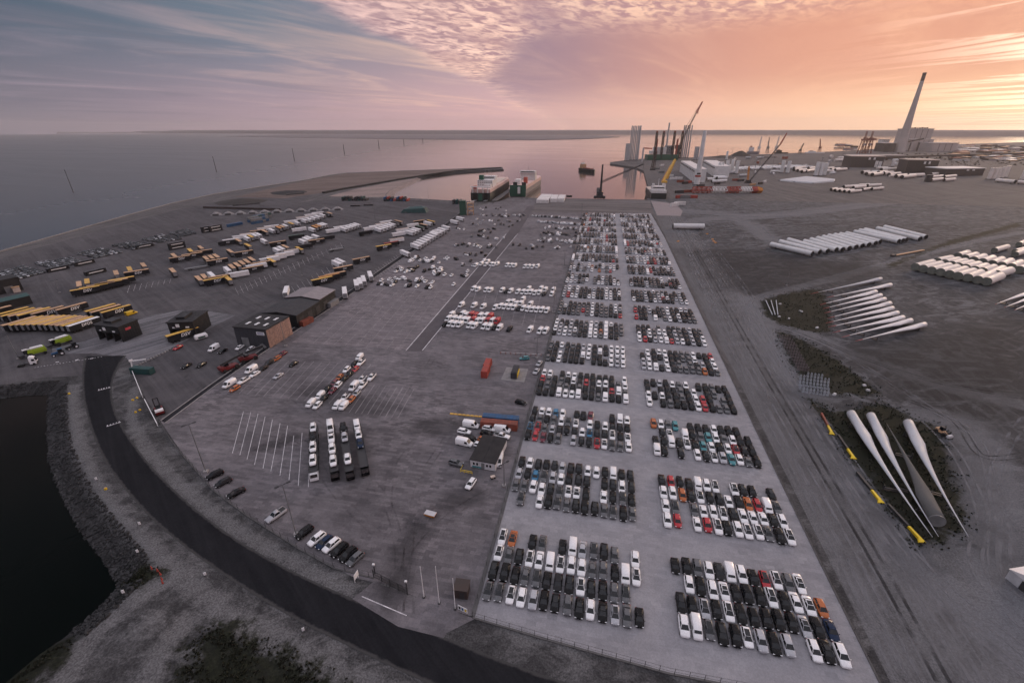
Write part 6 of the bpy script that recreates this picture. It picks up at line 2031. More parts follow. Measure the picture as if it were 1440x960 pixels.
for i, (a, b, m_, rr, chd, lab) in enumerate((((400, 140), (735, 715), 'blade_grey', 1.35, 4.0, 'large grey blade, leftmost of the four near the yellow feet'), ((495, 150), (762, 710), 'blade_grey', 1.3, 3.7, 'large grey blade, second from left of the near four'),
                                              ((815, 660), (607, 195), 'blade_dark', 1.7, 3.7, 'dark weathered blade with open root towards the camera'), ((675, 185), (908, 708), 'blade_grey', 1.4, 4.0, 'large grey blade, rightmost of the near four'))):
    blade(zS(*a), zS(*b), lab, 'four large blades in the grass triangle', m_, rr, chd, 0.0, R(-14) if i != 2 else 0, bend=.012)

# yellow-footed poles
for i, (a, b) in enumerate((((255, 145), (308, 245)), ((335, 250), (412, 362)), ((425, 430), (545, 575)), ((575, 585), (742, 765)))):
    p, q = W(*zS(*a)), W(*zS(*b))
    L = (q - p).length
    r = thing('support_beam', f'dark beam with yellow flared foot, {ORD[i]} from the far end beside the track', 'support beam', (p.x, p.y, .05), math.atan2(q.y - p.y, q.x - p.x), 'yellow-footed beams beside the dirt track')
    MB().box((L * .31, 0, .45), (L * .60, .55, .7)).build('beam', 'container_rust' if i == 0 else 'steel_dark', r)
    MB().loft([[(L * .62, -.27, .1), (L * .62, .27, .1), (L * .62, .27, .7), (L * .62, -.27, .7)], [(L * .92, -.36, .1), (L * .92, .36, .1), (L * .92, .36, .7), (L * .92, -.36, .7)]]).build('yellow_sleeve', 'steel_yellow', r)
    MB().loft([[(L * .92, -.4, .05), (L * .92, .4, .05), (L * .92, .32, .7), (L * .92, -.32, .7)], [(L, -.95, .05), (L, .95, .05), (L, .8, .3), (L, -.8, .3)]]).build('flared_foot', 'steel_yellow', r)

# steel frames standing in the grass
fa = MB()
for sy in (-.55, .55):
    fa.beam((-.6, sy, 0), (-.1, sy, 2.0), .16).beam((.6, sy, 0), (.1, sy, 2.0), .16)
fa.beam((-.1, -.6, 2.0), (-.1, .6, 2.0), .2).beam((-.6, -.6, .12), (-.6, .6, .12), .2).beam((.6, -.6, .12), (.6, .6, .12), .2)
mat('galvanised', (0.45, 0.49, 0.55), 0.5)
fa.v = [(x * .42, y * .5, z * .9) for x, y, z in fa.v]
fa_l = fa.mesh('frame', ['galvanised'])
mat('frame_mauve', (0.20, 0.17, 0.18), 0.6)
fa_d = fa.mesh('frame', ['frame_mauve'])
zQ = lambda x, y: (1060 + x / 7.386, 440 + y / 7.386)
gfr = 'steel support frames stored in the grass'
for i in range(9):
    for j in range(6):
        x, y = 485 + 36 * i - 4 * j + (10 if j > 3 else 0), 650 + 34 * j + 5 * i
        if (j == 0 and i in (0, 1, 7, 8)) or (j == 5 and i < 1):
            continue
        p = W(*zQ(x, y))
        tag(link('steel_frame', fa_l, None, (p.x, p.y, .05), .3), f'pale steel frame, {ORD[i]} from left in row {("one", "two", "three", "four", "five", "six")[j]} of the pale stack', 'frame', gfr)
for j in range(11):
    for i in range(5):
        x, y = 265 + 18.5 * j + i * 27, 262 + 33 * j + 3 * i
        p = W(*zQ(x, y))
        tag(link('steel_frame', fa_d, None, (p.x, p.y, .05), .3), f'dark steel frame, {ORD[i]} from left in the {ORD[j]} row of the dark stack', 'frame', gfr)
for i in range(3):
    a, b = W(*zR(132 + 26 * i, 372)), W(*zR(165 + 14 * i, 445))
    r = thing('steel_beam', f'thin pale beam lying in the upper grass patch, {ORD[i]} from left', 'beam', (a.x, a.y, .05), math.atan2(b.y - a.y, b.x - a.x), 'beams in the upper grass patch')
    MB().box(((b - a).length / 2, 0, .45), ((b - a).length, .3, .35)).build('web', 'galvanised', r)
    for t in (.1, .5, .9):
        MB().box(((b - a).length * t, 0, .14), (.3, 1.2, .28)).build('sleeper', 'steel_dark', r)
rs = random.Random(4)
for i, (x, y) in enumerate(sorted(((205, 388), (250, 462), (310, 425), (392, 508), (200, 452), (630, 800), (650, 825), (480, 845)))):
    p = W(*zR(x, y))
    tag(MB().box((p.x, p.y, .3), (rs.uniform(1.2, 2.2), 1.0, .6), rs.uniform(0, 3), taper=.7).build('crate', 'plaster_white'), f'small white crate in the grass, {ORD[i]} from left of the scattered ones', 'crate', 'white crates scattered in the grass')
# small machine and the tent
p = W(*zS(838, 240))
r = thing('wheel_loader', 'small tan and white loader alone on the dark gravel', 'loader', (p.x, p.y, .05), heading(zS(810, 222), zS(862, 252)))
MB().loft([[(-1.9, -.8, .5), (1.2, -.8, .5), (1.2, .8, .5), (-1.9, .8, .5)], [(-1.9, -.75, 1.5), (1.0, -.6, 1.1), (1.0, .6, 1.1), (-1.9, .75, 1.5)]]).build('body', 'roof_tan', r)
MB().box((-.4, 0, 1.9), (1.2, 1.2, 1.2), taper=.9).build('cab', 'glass', r)
MB().box((2.2, 0, .6), (.8, 2.0, .8), taper=.8).build('bucket', 'plaster_white', r)
MB().beam((.6, -.4, 1.2), (2.0, -.4, .7), .2).beam((.6, .4, 1.2), (2.0, .4, .7), .2).build('lift_arm', 'steel_dark', r)
for x in (-1.3, .9):
    for sy in (-1, 1):
        MB().cyl((x, sy * .7, .55), (x, sy * 1.1, .55), .55, n=12).build('wheel', 'tyre', r)
a, b = W(1413, 812), W(1446, 838)
r = thing('white_tent', 'white gabled tent cut by the right edge', 'tent', (a.x, a.y, .05), math.atan2(b.y - a.y, b.x - a.x))
Lt = 7.0
MB().prism([(0, 0), (Lt, 0), (Lt, 9), (0, 9)], 0, 2.6).build('walls', 'plaster_white', r)
MB().loft([[(-.2, -.2, 2.62), (Lt + .2, -.2, 2.62), (Lt + .2, 9.2, 2.62), (-.2, 9.2, 2.62)], [(Lt / 2 - .1, -.2, 4.3), (Lt / 2 + .1, -.2, 4.3), (Lt / 2 + .1, 9.2, 4.3), (Lt / 2 - .1, 9.2, 4.3)]]).build('roof', 'white_panel', r)
MB().box((Lt / 2, -.03, 1.1), (2.0, .05, 2.2)).build('doorway', 'steel_dark', r)
a, b = W(*zR(770, 148)), W(*zR(930, 118))
r = thing('pipe_rack', 'low rusty beam on the ground below the long tubes', 'beam', (a.x, a.y, .05), math.atan2(b.y - a.y, b.x - a.x))
MB().box(((b - a).length / 2, 0, .7), ((b - a).length, 1.6, .5)).build('beam', 'roof_tan', r)
MB().box((1.5, 0, .9), (4, 2.2, 1.4)).build('end_block', 'steel_dark', r)
for i, (x, y) in enumerate(((121, 215), (268, 178), (295, 205), (302, 215), (310, 222))):
    p = W(920 + x / 3.6, 280 + y / 3.6)
    tag(MB().box((p.x, p.y, .4), (2.2, 1.4, .7), .7, taper=.8).build('timber_block', 'roof_orange'), f'orange timber block on the gravel, {ORD[i]} from left below the single tube', 'block', 'orange blocks below the single tube')
# ------------------------------------------------------------------ the harbour beyond
mat('hull_black', (0.010, 0.016, 0.016), 0.5, var=0.2)
mat('hull_green', (0.012, 0.085, 0.055), 0.5, var=0.2)
mat('hull_grey', (0.16, 0.155, 0.17), 0.5, var=0.15)
mat('ship_white', (0.66, 0.64, 0.63), 0.5, var=0.12)
mat('ship_pink', (0.62, 0.44, 0.40), 0.5, var=0.12)
mat('coal', (0.03, 0.026, 0.024), 0.95, var=0.3, vscale=.05)
mat('chimney_concrete', (0.40, 0.36, 0.35), 0.8, var=0.08, vscale=.02)
mat('plant_grey', (0.42, 0.37, 0.36), 0.7, var=0.1, vscale=.02)
mat('plant_dark', (0.06, 0.052, 0.05), 0.8, var=0.2, vscale=.02)
zM = lambda x, y: (640 + x / 10.286, 230 + y / 10.286)     # ferries
zN = lambda x, y: (860 + x / 8, 150 + y / 8)               # pier zoom
zO = lambda x, y: (840 + x / 6, 140 + y / 6)
zP = lambda x, y: (1000 + x / 6, 170 + y / 6)
zU = lambda x, y: (1200 + x / 4.8, 80 + y / 4.8)
zV = lambda x, y: (1200 + x / 6, 170 + y / 6)
zX = lambda x, y: (1060 + x / 3.789, 220 + y / 3.789)
WZ = WATER_Z


def hull_mb(L, B, z0, z1, bow=.16):
    """hull with stern at x=0 and bow at x=L"""
    out = lambda k, s_: [(0, -B / 2 * k), (L * (1 - bow), -B / 2 * k), (L * (1 - bow * .4), -B * .32 * k), (L * s_, 0), (L * (1 - bow * .4), B * .32 * k), (L * (1 - bow), B / 2 * k), (0, B / 2 * k)]
    return MB().loft([[(x, y, z0) for x, y in out(.86, .965)], [(x, y, (z0 + z1) / 2) for x, y in out(1, .985)], [(x, y, z1) for x, y in out(1, 1.0)]])


# left ro-ro ferry: stern ramp towards the quay
p = W(*zM(368, 575), WZ)
hd = R(92)
r = thing('cargo_ferry', 'black-hulled ro-ro ferry with open stern doors, left of two', 'ferry', (p.x, p.y, 0), hd)
B, L = 27, 190
hull_mb(L, B, WZ - 2, 10.5).build('hull', 'hull_black', r)
MB().prism([(3, -B / 2 + .1), (L * .82, -B / 2 + .1), (L * .95, -B * .25), (L * .95, B * .25), (L * .82, B / 2 - .1), (3, B / 2 - .1)], 10.52, 15.0).build('side_house', 'ship_pink', r)
for y in (-7.5, 0, 7.5):
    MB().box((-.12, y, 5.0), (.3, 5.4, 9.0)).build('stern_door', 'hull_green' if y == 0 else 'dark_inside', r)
for y in (-10.5, -3.8, 3.8, 10.5):
    MB().box((.6, y, 14.5), (2.5, 1.0, 8.0)).build('stern_frame', 'ship_white', r)
MB().box((1.0, 0, 18.3), (3, B, 1.0)).build('stern_beam', 'ship_white', r)
sh = MB().box((46, 0, 19.5), (30, 22, 9)).build('superstructure', 'ship_white', r)
for z_ in (17.5, 20.5, 22.8):
    for k in range(7):
        MB().box((30.9, -9 + 3 * k, z_), (.12, 1.6, 1.0)).build('window', 'glass', sh)
MB().box((55, 0, 26), (14, 24, 4)).build('bridge', 'ship_white', r)
MB().box((47.9, 0, 26.4), (.12, 20, 1.4)).build('bridge_window', 'glass', r)
MB().box((38, 6, 25), (8, 6, 11)).build('funnel', 'hull_green', r)
MB().box((24, -6, 17), (10, 9, 5)).build('deck_house', 'ship_white', r)
for x, y in ((52, -5), (58, 5), (60, 0)):
    MB().cyl((x, y, 28), (x, y, 42), .35, .15, 6).build('mast', 'steel_grey', r)
MB().box((110, 0, 15.6), (90, 20, 1.0)).build('weather_deck', 'roof_beige', r)
MB().box((8, 9, 16.8), (5, 5, 4)).build('red_locker', 'container_red', r)
for y, x in ((-8.5, -7), (6.5, -9)):
    MB().box((x, y, 1.4), (13, 4.6, .5)).build('stern_ramp', 'steel_grey', r)
# right ferry
p = W(*zM(905, 485), WZ)
r = thing('cargo_ferry', 'dark green sterned ferry with pale side, right of two', 'ferry', (p.x, p.y, 0), R(89))
B, L = 25, 175
hull_mb(L, B, WZ - 2, 8.0).build('hull', 'hull_grey', r)
MB().box((-.3, 0, 6), (.8, B - .6, 16)).build('stern_plate', 'hull_green', r)
for y in (-9.3, 4.0):
    MB().box((1.2, y, 12), (3, 6.0, 12)).build('stern_casing', 'hull_black', r)
MB().prism([(3, -B / 2 + .1), (L * .82, -B / 2 + .1), (L * .95, -B * .25), (L * .95, B * .25), (L * .82, B / 2 - .1), (3, B / 2 - .1)], 8.02, 13.5).build('side_house', 'ship_pink', r)
MB().box((20, 3, 17), (14, 8, 7)).build('deck_house', 'ship_white', r)
MB().box((32, -6, 18), (8, 5, 9)).build('funnel', 'container_red', r)
MB().box((90, 0, 19), (16, 24, 11)).build('superstructure', 'ship_white', r)
MB().box((84, 0, 26), (10, 26, 3.5)).build('bridge', 'ship_white', r)
MB().box((78.9, 0, 26.3), (.12, 22, 1.3)).build('bridge_window', 'glass', r)
MB().cyl((88, 0, 27), (88, 0, 38), .35, .15, 6).build('mast', 'steel_grey', r)
MB().box((-2.6, -2.5, 7), (4.5, 3.5, 9)).build('ramp_leaf', 'ship_white', r)
# linkspan between them
a, b = W(*zM(560, 545)), W(*zM(810, 405))
mb = MB().beam(a + Vector((0, 0, .3)), b + Vector((0, 0, 3)), 8, 1.0)
r = tag(mb.build('linkspan', 'dark_concrete'), 'dark concrete jetty between the two ferries', 'jetty')
# white covered stacks on the quay
for i, (x0, y0, x1, y1, w_) in enumerate(((735, 395, 775, 345, 16), (830, 385, 845, 350, 9), (890, 385, 905, 350, 9))):
    a, b = W(*zE(x0, y0)), W(*zE(x1, y1))
    r = thing('covered_stack', ('long white covered stack on the quay, leftmost and widest', 'white covered stack on the quay, middle of three', 'white covered stack on the quay, rightmost')[i], 'stack', (a.x, a.y, .08), math.atan2(b.y - a.y, b.x - a.x), 'white stacks on the quay')
    Ls = (b - a).length
    MB().box((Ls / 2, 0, 2.2), (Ls, w_, 4.4)).build('cover', 'ship_white', r)
    for k in range(3):
        MB().box((Ls * (k + .5) / 3, 0, 4.45), (.4, w_ - .2, .1)).build('strap', 'grey_panel', r)
container(W(*zE(962, 345)), R(5), 'hull_black', 'small black container on the quay edge', L=8)

# mobile harbour crane
p = W(843, 279)
r = thing('harbour_crane', 'dark mobile harbour crane standing on the quay', 'crane', (p.x, p.y, .08), 0)
mb = MB().box((0, 0, 2), (16, 11, 2.5)).build('carrier', 'steel_dark', r)
for sx in (-6, -2, 2, 6):
    for sy in (-5.6, 5.6):
        MB().cyl((sx, sy - .7, 1.0), (sx, sy + .7, 1.0), 1.0, n=10).build('wheel', 'tyre', r)
MB().box((0, 0, 6.2), (9, 7, 5.5)).build('machine_house', 'steel_dark', r)
MB().box((3.4, 0, 8), (1.6, 5, 2)).build('yellow_panel', 'steel_orange', r)
MB().box((-2.5, 2.6, 11), (5, .4, 6)).build('side_frame', 'steel_grey', r)
h = HT(p, 846, 231.5)
MB().cyl((1, 0, 8), (1, 0, h), 1.7, 1.1, 8).build('tower', 'steel_dark', r)
tip = Vector((60, 34, h - 2))
MB().lattice((2, 0, h * .5), (58, 34, h * .98), 2.2, 1.0, 14, .3).build('boom', 'steel_dark', r)
for k in (0, 1):
    MB().cyl((1, .5 * k, h), (58, 34 + .5 * k, h * .98), .12, n=5).build('stay', 'steel_dark', r)
MB().cyl((58, 34, h * .98), (58, 34, h * .5), .1, n=5).build('hoist_rope', 'steel_dark', r)

# supply vessel at the right quay with the yellow crane
p = W(925.5, 283, WZ)
r = thing('supply_vessel', 'white-decked supply vessel with dark stern at the quay', 'ship', (p.x, p.y, 0), R(93))
hull_mb(85, 21, WZ - 1.5, 7.5, .22).build('hull', 'hull_black', r)
MB().box((12, 0, 9.4), (20, 20.4, 3.6)).build('aft_house', 'ship_white', r)
MB().box((15, 0, 13.5), (12, 18, 4.2)).build('bridge', 'ship_white', r)
MB().box((8.9, 0, 14.0), (.12, 15, 1.3)).build('bridge_window', 'glass', r)
MB().box((50, 0, 8.0), (50, 19, .8)).build('cargo_deck', 'roof_beige', r)
for y in (-7, 7):
    MB().box((16, y, 17), (4, 3, 4)).build('funnel', 'ship_white', r)
MB().cyl((16, 0, 15), (16, 0, 26), .4, .15, 6).build('mast', 'sign_white', r)
p = W(931, 271)
r = thing('yellow_crane', 'yellow box-boom crane leaning over the supply vessel', 'crane', (p.x + 2, p.y + 6, .08), 0)
mb = MB().cyl((0, 0, 0), (0, 0, 14), 3.2, 2.8, 12).build('pedestal', 'ship_white', r)
MB().box((0, 0, 15.5), (8, 7, 3)).build('slew_house', 'roof_gold', r)
b1 = MB().beam((-2, 0, 15), (14, 20, 46), 2.6, 3.2).build('boom', 'roof_gold', r)
MB().beam((14, 20, 46), (5, 16, 18), 2.2, 2.6).build('jib', 'roof_gold', r)
MB().beam((-4, 0, 16), (8, 17, 38), 1.0).build('ram', 'steel_orange', r)
# low tug-like coaster in the harbour mouth
p = W(zE(1060, 120)[0], zE(1060, 120)[1], WZ)
q = W(*zE(1175, 138), WZ)
r = thing('coaster', 'small dark coaster sailing into the harbour mouth', 'ship', (p.x, p.y, 0), math.atan2(q.y - p.y, q.x - p.x))
Lc = (q - p).length
hull_mb(Lc, 13, WZ - 1, 3.6).build('hull', 'hull_black', r)
MB().box((Lc * .16, 0, 8), (Lc * .18, 11, 9)).build('deckhouse', 'roof_tan', r)
MB().box((Lc * .14, 0, 14), (Lc * .1, 7, 3)).build('wheelhouse', 'ship_white', r)
MB().box((Lc * .55, 0, 4.4), (Lc * .5, 9.5, 1.6)).build('hatch', 'container_rust', r)
MB().cyl((Lc * .15, 0, 14), (Lc * .15, 0, 24), .35, .15, 6).build('mast', 'steel_dark', r)
MB().cyl((Lc * .92, 0, 3), (Lc * .92, 0, 11), .3, .15, 6).build('foremast', 'steel_dark', r)


# standing towers ---------------------------------------------------
def standing(b_, t_, d_px, label, group, m_='tower_grey', band=False, taper=.8, ref=None):
    p = W(*b_)
    h = HT(p, *t_)
    rr = d_px * MPP(p) / 2
    r = thing('standing_tower', label, 'turbine tower', (p.x, p.y, .05), 0, group)
    for k in range(3):
        z0, z1 = h * k / 3, h * (k + 1) / 3
        f0, f1 = 1 + (taper - 1) * k / 3, 1 + (taper - 1) * (k + 1) / 3
        MB().cyl((0, 0, z0), (0, 0, z1), rr * f0, rr * f1, 16, caps=k == 2, capmi=0).build('tower_segment', m_, r, smooth=True)
        if k:
            MB().cyl((0, 0, z0 - .2), (0, 0, z0 + .2), rr * f0 * 1.03, n=16).build('flange', m_, r)
    MB().cyl((0, 0, 0), (0, 0, 1.4), rr * 1.6, rr * 1.5, 16).build('foundation', 'dark_concrete', r)
    if band:
        MB().cyl((0, 0, h * .155), (0, 0, h * .19), rr * 1.01, rr * 1.005, 16, caps=False).build('red_band', 'container_red', r)
        MB().box((0, -rr * 1.0, h * .22), (rr * 1.3, .3, h * .03)).build('doorway', 'steel_dark', r)
    return r


gst2 = 'turbine towers standing on the outer pier'
for i, (x, xt) in enumerate(((196, 208), (212, 224), (228, 240), (246, 258), (264, 284), (280, 298), (292, 312))):
    standing(zN(x, 606 - 5 * (i % 2)), zN(xt, 215 + (i % 2) * 3), 1.9, f'tall grey tower, {ORD[i]} from left in the left cluster on the pier', gst2)
for i, x in enumerate((153, 168, 182)):
    standing(zN(x, 612), zN(x + 8, 415), 2.4, f'short grey tower, {ORD[i]} from left at the foot of the left cluster', gst2, taper=.95)
standing(zN(604, 560), zN(629, 182), 2.6, 'single tall grey tower behind the jack-up ship', gst2)
for i, (x, xt) in enumerate(((772, 805), (790, 828), (812, 852), (832, 877), (856, 902))):
    standing(zN(x, 578), zN(xt, 210), 2.1, f'tall grey tower, {ORD[i]} from left in the right cluster', gst2)
for i, x in enumerate((926, 944, 962)):
    standing(zN(x, 600), zN(x + 14, 450), 2.2, f'short grey tower, {ORD[i]} from left behind the near tower', gst2, taper=.95)
standing(zN(955, 882), zN(1034, 268), 7.6, 'nearest tall grey tower with red band near its foot', gst2, 'tower_white', True, .62)

# jack-up ship -------------------------------------------------------
a, b = W(*zN(385, 600)), W(*zN(760, 598))
hd = math.atan2(b.y - a.y, b.x - a.x)
Lj = (b - a).length
r = thing('jackup_ship', 'green-hulled jack-up ship with dark legs behind the pier', 'ship', (a.x, a.y, 0), hd)
sc = MPP(a)
hj = 7 * sc
hull_mb(Lj, Lj * .3, WZ - 2, hj, .15).build('hull', 'hull_green', r)
MB().box((Lj * .45, 0, hj + 5 * sc), (Lj * .5, Lj * .2, 9 * sc)).build('superstructure', 'ship_white', r)
MB().box((Lj * .66, 0, hj + 6 * sc), (Lj * .22, Lj * .22, 11 * sc)).build('accommodation', 'grey_panel', r)
for k in range(4):
    for j in range(3):
        MB().box((Lj * (.57 + .06 * k), -Lj * .111, hj + (3 + 3 * j) * sc), (Lj * .035, .2, 1.2 * sc)).build('window', 'glass', r)
MB().box((Lj * .2, 0, hj + 3 * sc), (Lj * .2, Lj * .2, 4 * sc)).build('fore_house', 'ship_white', r)
for x in (.2, .4, .72, .95):
    for y in (-.13,):
        MB().lattice((Lj * x, Lj * y, hj * .3), (Lj * x, Lj * y, hj + 28 * sc), 2.0 * sc, n=10, t=.55 * sc).build('leg', 'container_brown', r)
        MB().box((Lj * x, Lj * y, hj + 29 * sc), (2.2 * sc, 2.2 * sc, 2 * sc)).build('leg_cap', 'container_rust', r)
MB().lattice((Lj * .24, -Lj * .1, hj), (Lj * .24, -Lj * .1, hj + 20 * sc), 1.4 * sc, n=7, t=.45 * sc).build('derrick', 'container_red', r)
MB().lattice((Lj * .84, -Lj * .1, hj), (Lj * .84, -Lj * .1, hj + 20 * sc), 1.4 * sc, n=7, t=.45 * sc).build('derrick', 'container_red', r)
# big crane on the ship
p = W(*zN(735, 585))
r = thing('heavy_crane', 'heavy ship crane with long dark boom and red tip', 'crane', (p.x, p.y, .05), hd)
s_ = MPP(p)
MB().cyl((0, 0, 0), (0, 0, 13 * s_), 3.2 * s_, 2.6 * s_, 10).build('pedestal', 'steel_dark', r)
MB().box((0, 0, 15 * s_), (8 * s_, 6 * s_, 5 * s_)).build('slew_house', 'steel_dark', r)
MB().lattice((1 * s_, 0, 17 * s_), (18 * s_, 0, 58 * s_), 1.7 * s_, 1.1 * s_, 16, .24 * s_).build('boom', 'steel_dark', r)
MB().lattice((18 * s_, 0, 58 * s_), (24 * s_, 0, 71 * s_), 1.8 * s_, .9 * s_, 6, .35 * s_).build('boom_tip', 'container_red', r)
MB().cyl((-3 * s_, 0, 22 * s_), (18 * s_, 0, 62 * s_), .16 * s_, n=5).build('stay', 'steel_dark', r)
MB().cyl((20 * s_, 0, 62 * s_), (20 * s_, 0, 56 * s_), .5 * s_, n=6).build('hook_block', 'container_red', r)
p = W(*zN(343, 620))
r = thing('gantry_arm', 'pale column with red cantilever beam on the pier', 'gantry', (p.x, p.y, .05), hd)
s_ = MPP(p)
MB().cyl((0, 0, 0), (0, 0, 18 * s_), 1.3 * s_, 1.1 * s_, 10).build('column', 'tower_grey', r)
MB().beam((0, 0, 17.6 * s_), (12 * s_, 0, 17 * s_), 1.4 * s_, 1.5 * s_).build('beam', 'container_red', r)
p = W(*zN(460, 715))
r = thing('lattice_mast', 'brown lattice mast standing on the quay road', 'mast', (p.x, p.y, .05), 0)
MB().lattice((0, 0, 0), (3, 0, HT(p, *zN(470, 500))), 7, 4, 9, .8).build('mast', 'container_brown', r)
MB().box((0, 0, 1.5), (12, 9, 3)).build('base', 'steel_dark', r)

# halls like stacked blades ------------------------------------------
def white_block(A, B, C, hpx, label):
    r, L, D, fl = hall_root('blade_store', label, A, B, C)
    p = W(*B)
    h = HT(p, *hpx)
    D = max(D, 10)
    MB().prism([(0, 0), (L, 0), (L, fl * D), (0, fl * D)], 0, h).build('walls', 'tower_white', r)
    n = 10
    for k in range(n):
        MB().box((L * (k + .5) / n, -fl * .25, h * .84), (L / n * .55, .5, h * .14)).build('dark_opening', 'steel_dark', r)
    MB().prism([(0, fl * .5), (L, fl * .5), (L, fl * D), (0, fl * D)], h + .02, h + 1.0).build('roof', 'ship_white', r)
    for k in range(n + 1):
        MB().box((L * k / n, -fl * .12, h * .4), (.5, .25, h * .78)).build('rib', 'tower_grey', r)
    return r


white_block(zO(840, 655), zO(808, 698), zO(694, 608), zO(816, 590), 'white ribbed wall of stored blades left of the near tower')
white_block(zO(1010, 600), zO(980, 652), zO(884, 588), zO(986, 566), 'white ribbed wall of stored blades right of the near tower')
# squat transition pieces
for i, (x, y, t) in enumerate(((1020, 640, 530), (1040, 636, 527), (1085, 628, 512), (1128, 625, 505), (1170, 628, 515))):
    standing(zO(x, y), zO(x + 10, t), 4.6, f'squat white cylinder, {ORD[i]} from left right of the blade walls', 'squat standing cylinders on the quay', 'tower_white', taper=.97)
for i, (x, y, t) in enumerate(((592, 440, 335), (642, 443, 340), (880, 465, 348), (915, 465, 350), (950, 462, 352))):
    standing(zP(x, y), zP(x + 12, t), 5.2 if i > 1 else 4.6, f'squat white cylinder, {ORD[i]} from left of the five farther right', 'squat standing cylinders on the quay', 'tower_white', taper=.97)
standing(zP(128, 330), zP(133, 255), 3.2, 'white pillar with yellow collar on the far quay', None, 'tower_white')
for i, (x, y) in enumerate(((45, 375), (185, 385), (215, 388), (330, 375))):
    p = W(*zV(x, y + 12))
    r = thing('leaning_panel', f'small white upright panel, {ORD[i]} from left before the dark warehouses', 'panel', (p.x, p.y, .05), R(-20), 'upright white panels before the warehouses')
    s_ = MPP(p)
    MB().box((0, 0, 4.5 * s_), (3.4 * s_, 1.2 * s_, 9 * s_)).build('panel', 'ship_white', r)
    MB().box((0, 0, .4 * s_), (4 * s_, 3 * s_, .8 * s_)).build('foot', 'steel_dark', r)
# lying tubes on the far quay
def far_tubes(z, pts, rpx, desc, group, m_='tower_cream'):
    for i, (x0, y0, x1, y1) in enumerate(pts):
        p = W(*z(x0, y0))
        rr = rpx * MPP(p)
        tube(z(x0, y0), z(x1, y1), rr, f'pale lying tube, {ORD[i]} from left {desc}', group, m_)


far_tubes(zO, [(925, 672, 985, 672), (965, 690, 1010, 690), (1000, 690, 1088, 684), (975, 655, 1075, 655), (1010, 662, 1092, 660)], 2.0, 'in the heap right of the blade walls', 'tubes heaped on the near quay', 'tower_white')
far_tubes(zP, [(1012, 580, 1060, 572), (1045, 586, 1105, 576), (1085, 590, 1160, 580), (1125, 594, 1200, 584), (1165, 598, 1262, 588), (1275, 580, 1345, 570), (1120, 556, 1240, 548), (1200, 562, 1300, 553), (1240, 545, 1330, 540), (1355, 575, 1450, 566), (1320, 545, 1430, 540)], 1.9, 'in the flat mat on the gravel', 'flat mat of tubes on the gravel')
far_tubes(zP, [(698, 412, 760, 405), (730, 420, 800, 412), (765, 428, 840, 418), (800, 425, 868, 414), (700, 400, 790, 392), (820, 402, 870, 396)], 1.9, 'in the heap under the crane boom', 'tubes heaped behind the crane')
far_tubes(zP, [(975, 402, 1030, 398), (1010, 412, 1080, 404), (1045, 414, 1140, 406)], 1.8, 'in the trio before the dark warehouse', 'tubes before the warehouse')
far_tubes(zV, [(75, 435, 130, 432), (110, 448, 185, 440), (160, 455, 240, 444), (210, 438, 280, 430), (255, 444, 330, 436), (300, 455, 390, 444), (360, 468, 450, 458), (410, 474, 520, 462), (460, 460, 590, 455), (235, 412, 425, 405)], 2.3, 'in the row before the big dark hall', 'tubes in the row before the dark hall')
far_tubes(zV, [(655, 500, 750, 490), (765, 500, 855, 492), (655, 475, 750, 466), (765, 474, 862, 464), (655, 452, 750, 444), (765, 450, 862, 438)], 2.0, 'in the rack of three tiers', 'tubes in the rack')
far_tubes(zV, [(1210, 500, 1365, 515), (1385, 515, 1480, 520)], 2.4, 'on the ground at the right edge', 'tubes at the right edge')
r = thing('pipe_stand', 'black stand at the left end of the tube rack', 'stand', tuple(W(*zV(625, 515)))[:2] + (.05,), R(-15))
s_ = MPP(W(*zV(625, 515)))
MB().box((0, 0, 4.5 * s_), (7 * s_, 5 * s_, 9 * s_)).build('block', 'steel_dark', r)
MB().box((0, 0, 9.3 * s_), (5 * s_, 4 * s_, .6 * s_)).build('top', 'grey_panel', r)
for i, (x, y, t) in enumerate(((1140, 495, 395), (1175, 495, 395), (1210, 490, 392), (1245, 485, 385), (1275, 478, 378), (1420, 500, 390), (1455, 500, 390))):
    standing(zV(x, y), zV(x + 22, t), 5.0, f'pale squat cylinder with dark top, {ORD[i]} from left near the right edge', 'squat cylinders near the right edge', 'tower_cream', taper=.95)
# the white tarpaulin field
pts = [W(*zP(*q)) for q in ((575, 505), (800, 476), (1048, 500), (1040, 514), (860, 530), (700, 518))]
c = sum(pts, Vector()) / 6
r = thing('tarp_field', 'large flat white tarpaulin spread on the gravel', 'tarpaulin', (c.x, c.y, .05))
MB().loft([[(q - c).to_tuple()[:2] + (0,) for q in pts], [((q - c) * .97).to_tuple()[:2] + (2.2,) for q in pts], [((q - c) * .5).to_tuple()[:2] + (3.4,) for q in pts]]).build('sheet', 'plaster_white', r)
for q in pts:
    v_ = (q - c) * 1.01
    MB().box((v_.x, v_.y, .5), (2, 2, 1)).build('weight', 'dark_concrete', r)
# lattice boom on the ground
a, b = W(*zO(800, 790)), W(*zO(1385, 790))
hd = math.atan2(b.y - a.y, b.x - a.x)
Lb = (b - a).length
r = thing('crane_boom', 'red and white lattice crane boom lying on the quay', 'crane boom', (a.x, a.y, .05), hd)
for k, m_ in enumerate(('container_red', 'ship_white', 'container_red', 'ship_white', 'container_red', 'steel_orange')):
    x0, x1 = (0, .28, .49, .69, .85, .93)[k], (.28, .49, .69, .85, .93, 1)[k]
    MB().lattice((Lb * x0, 0, 4.2), (Lb * x1, 0, 4.2), 7, 7 if k < 5 else 4, 8, .9).build('boom_section', m_, r)
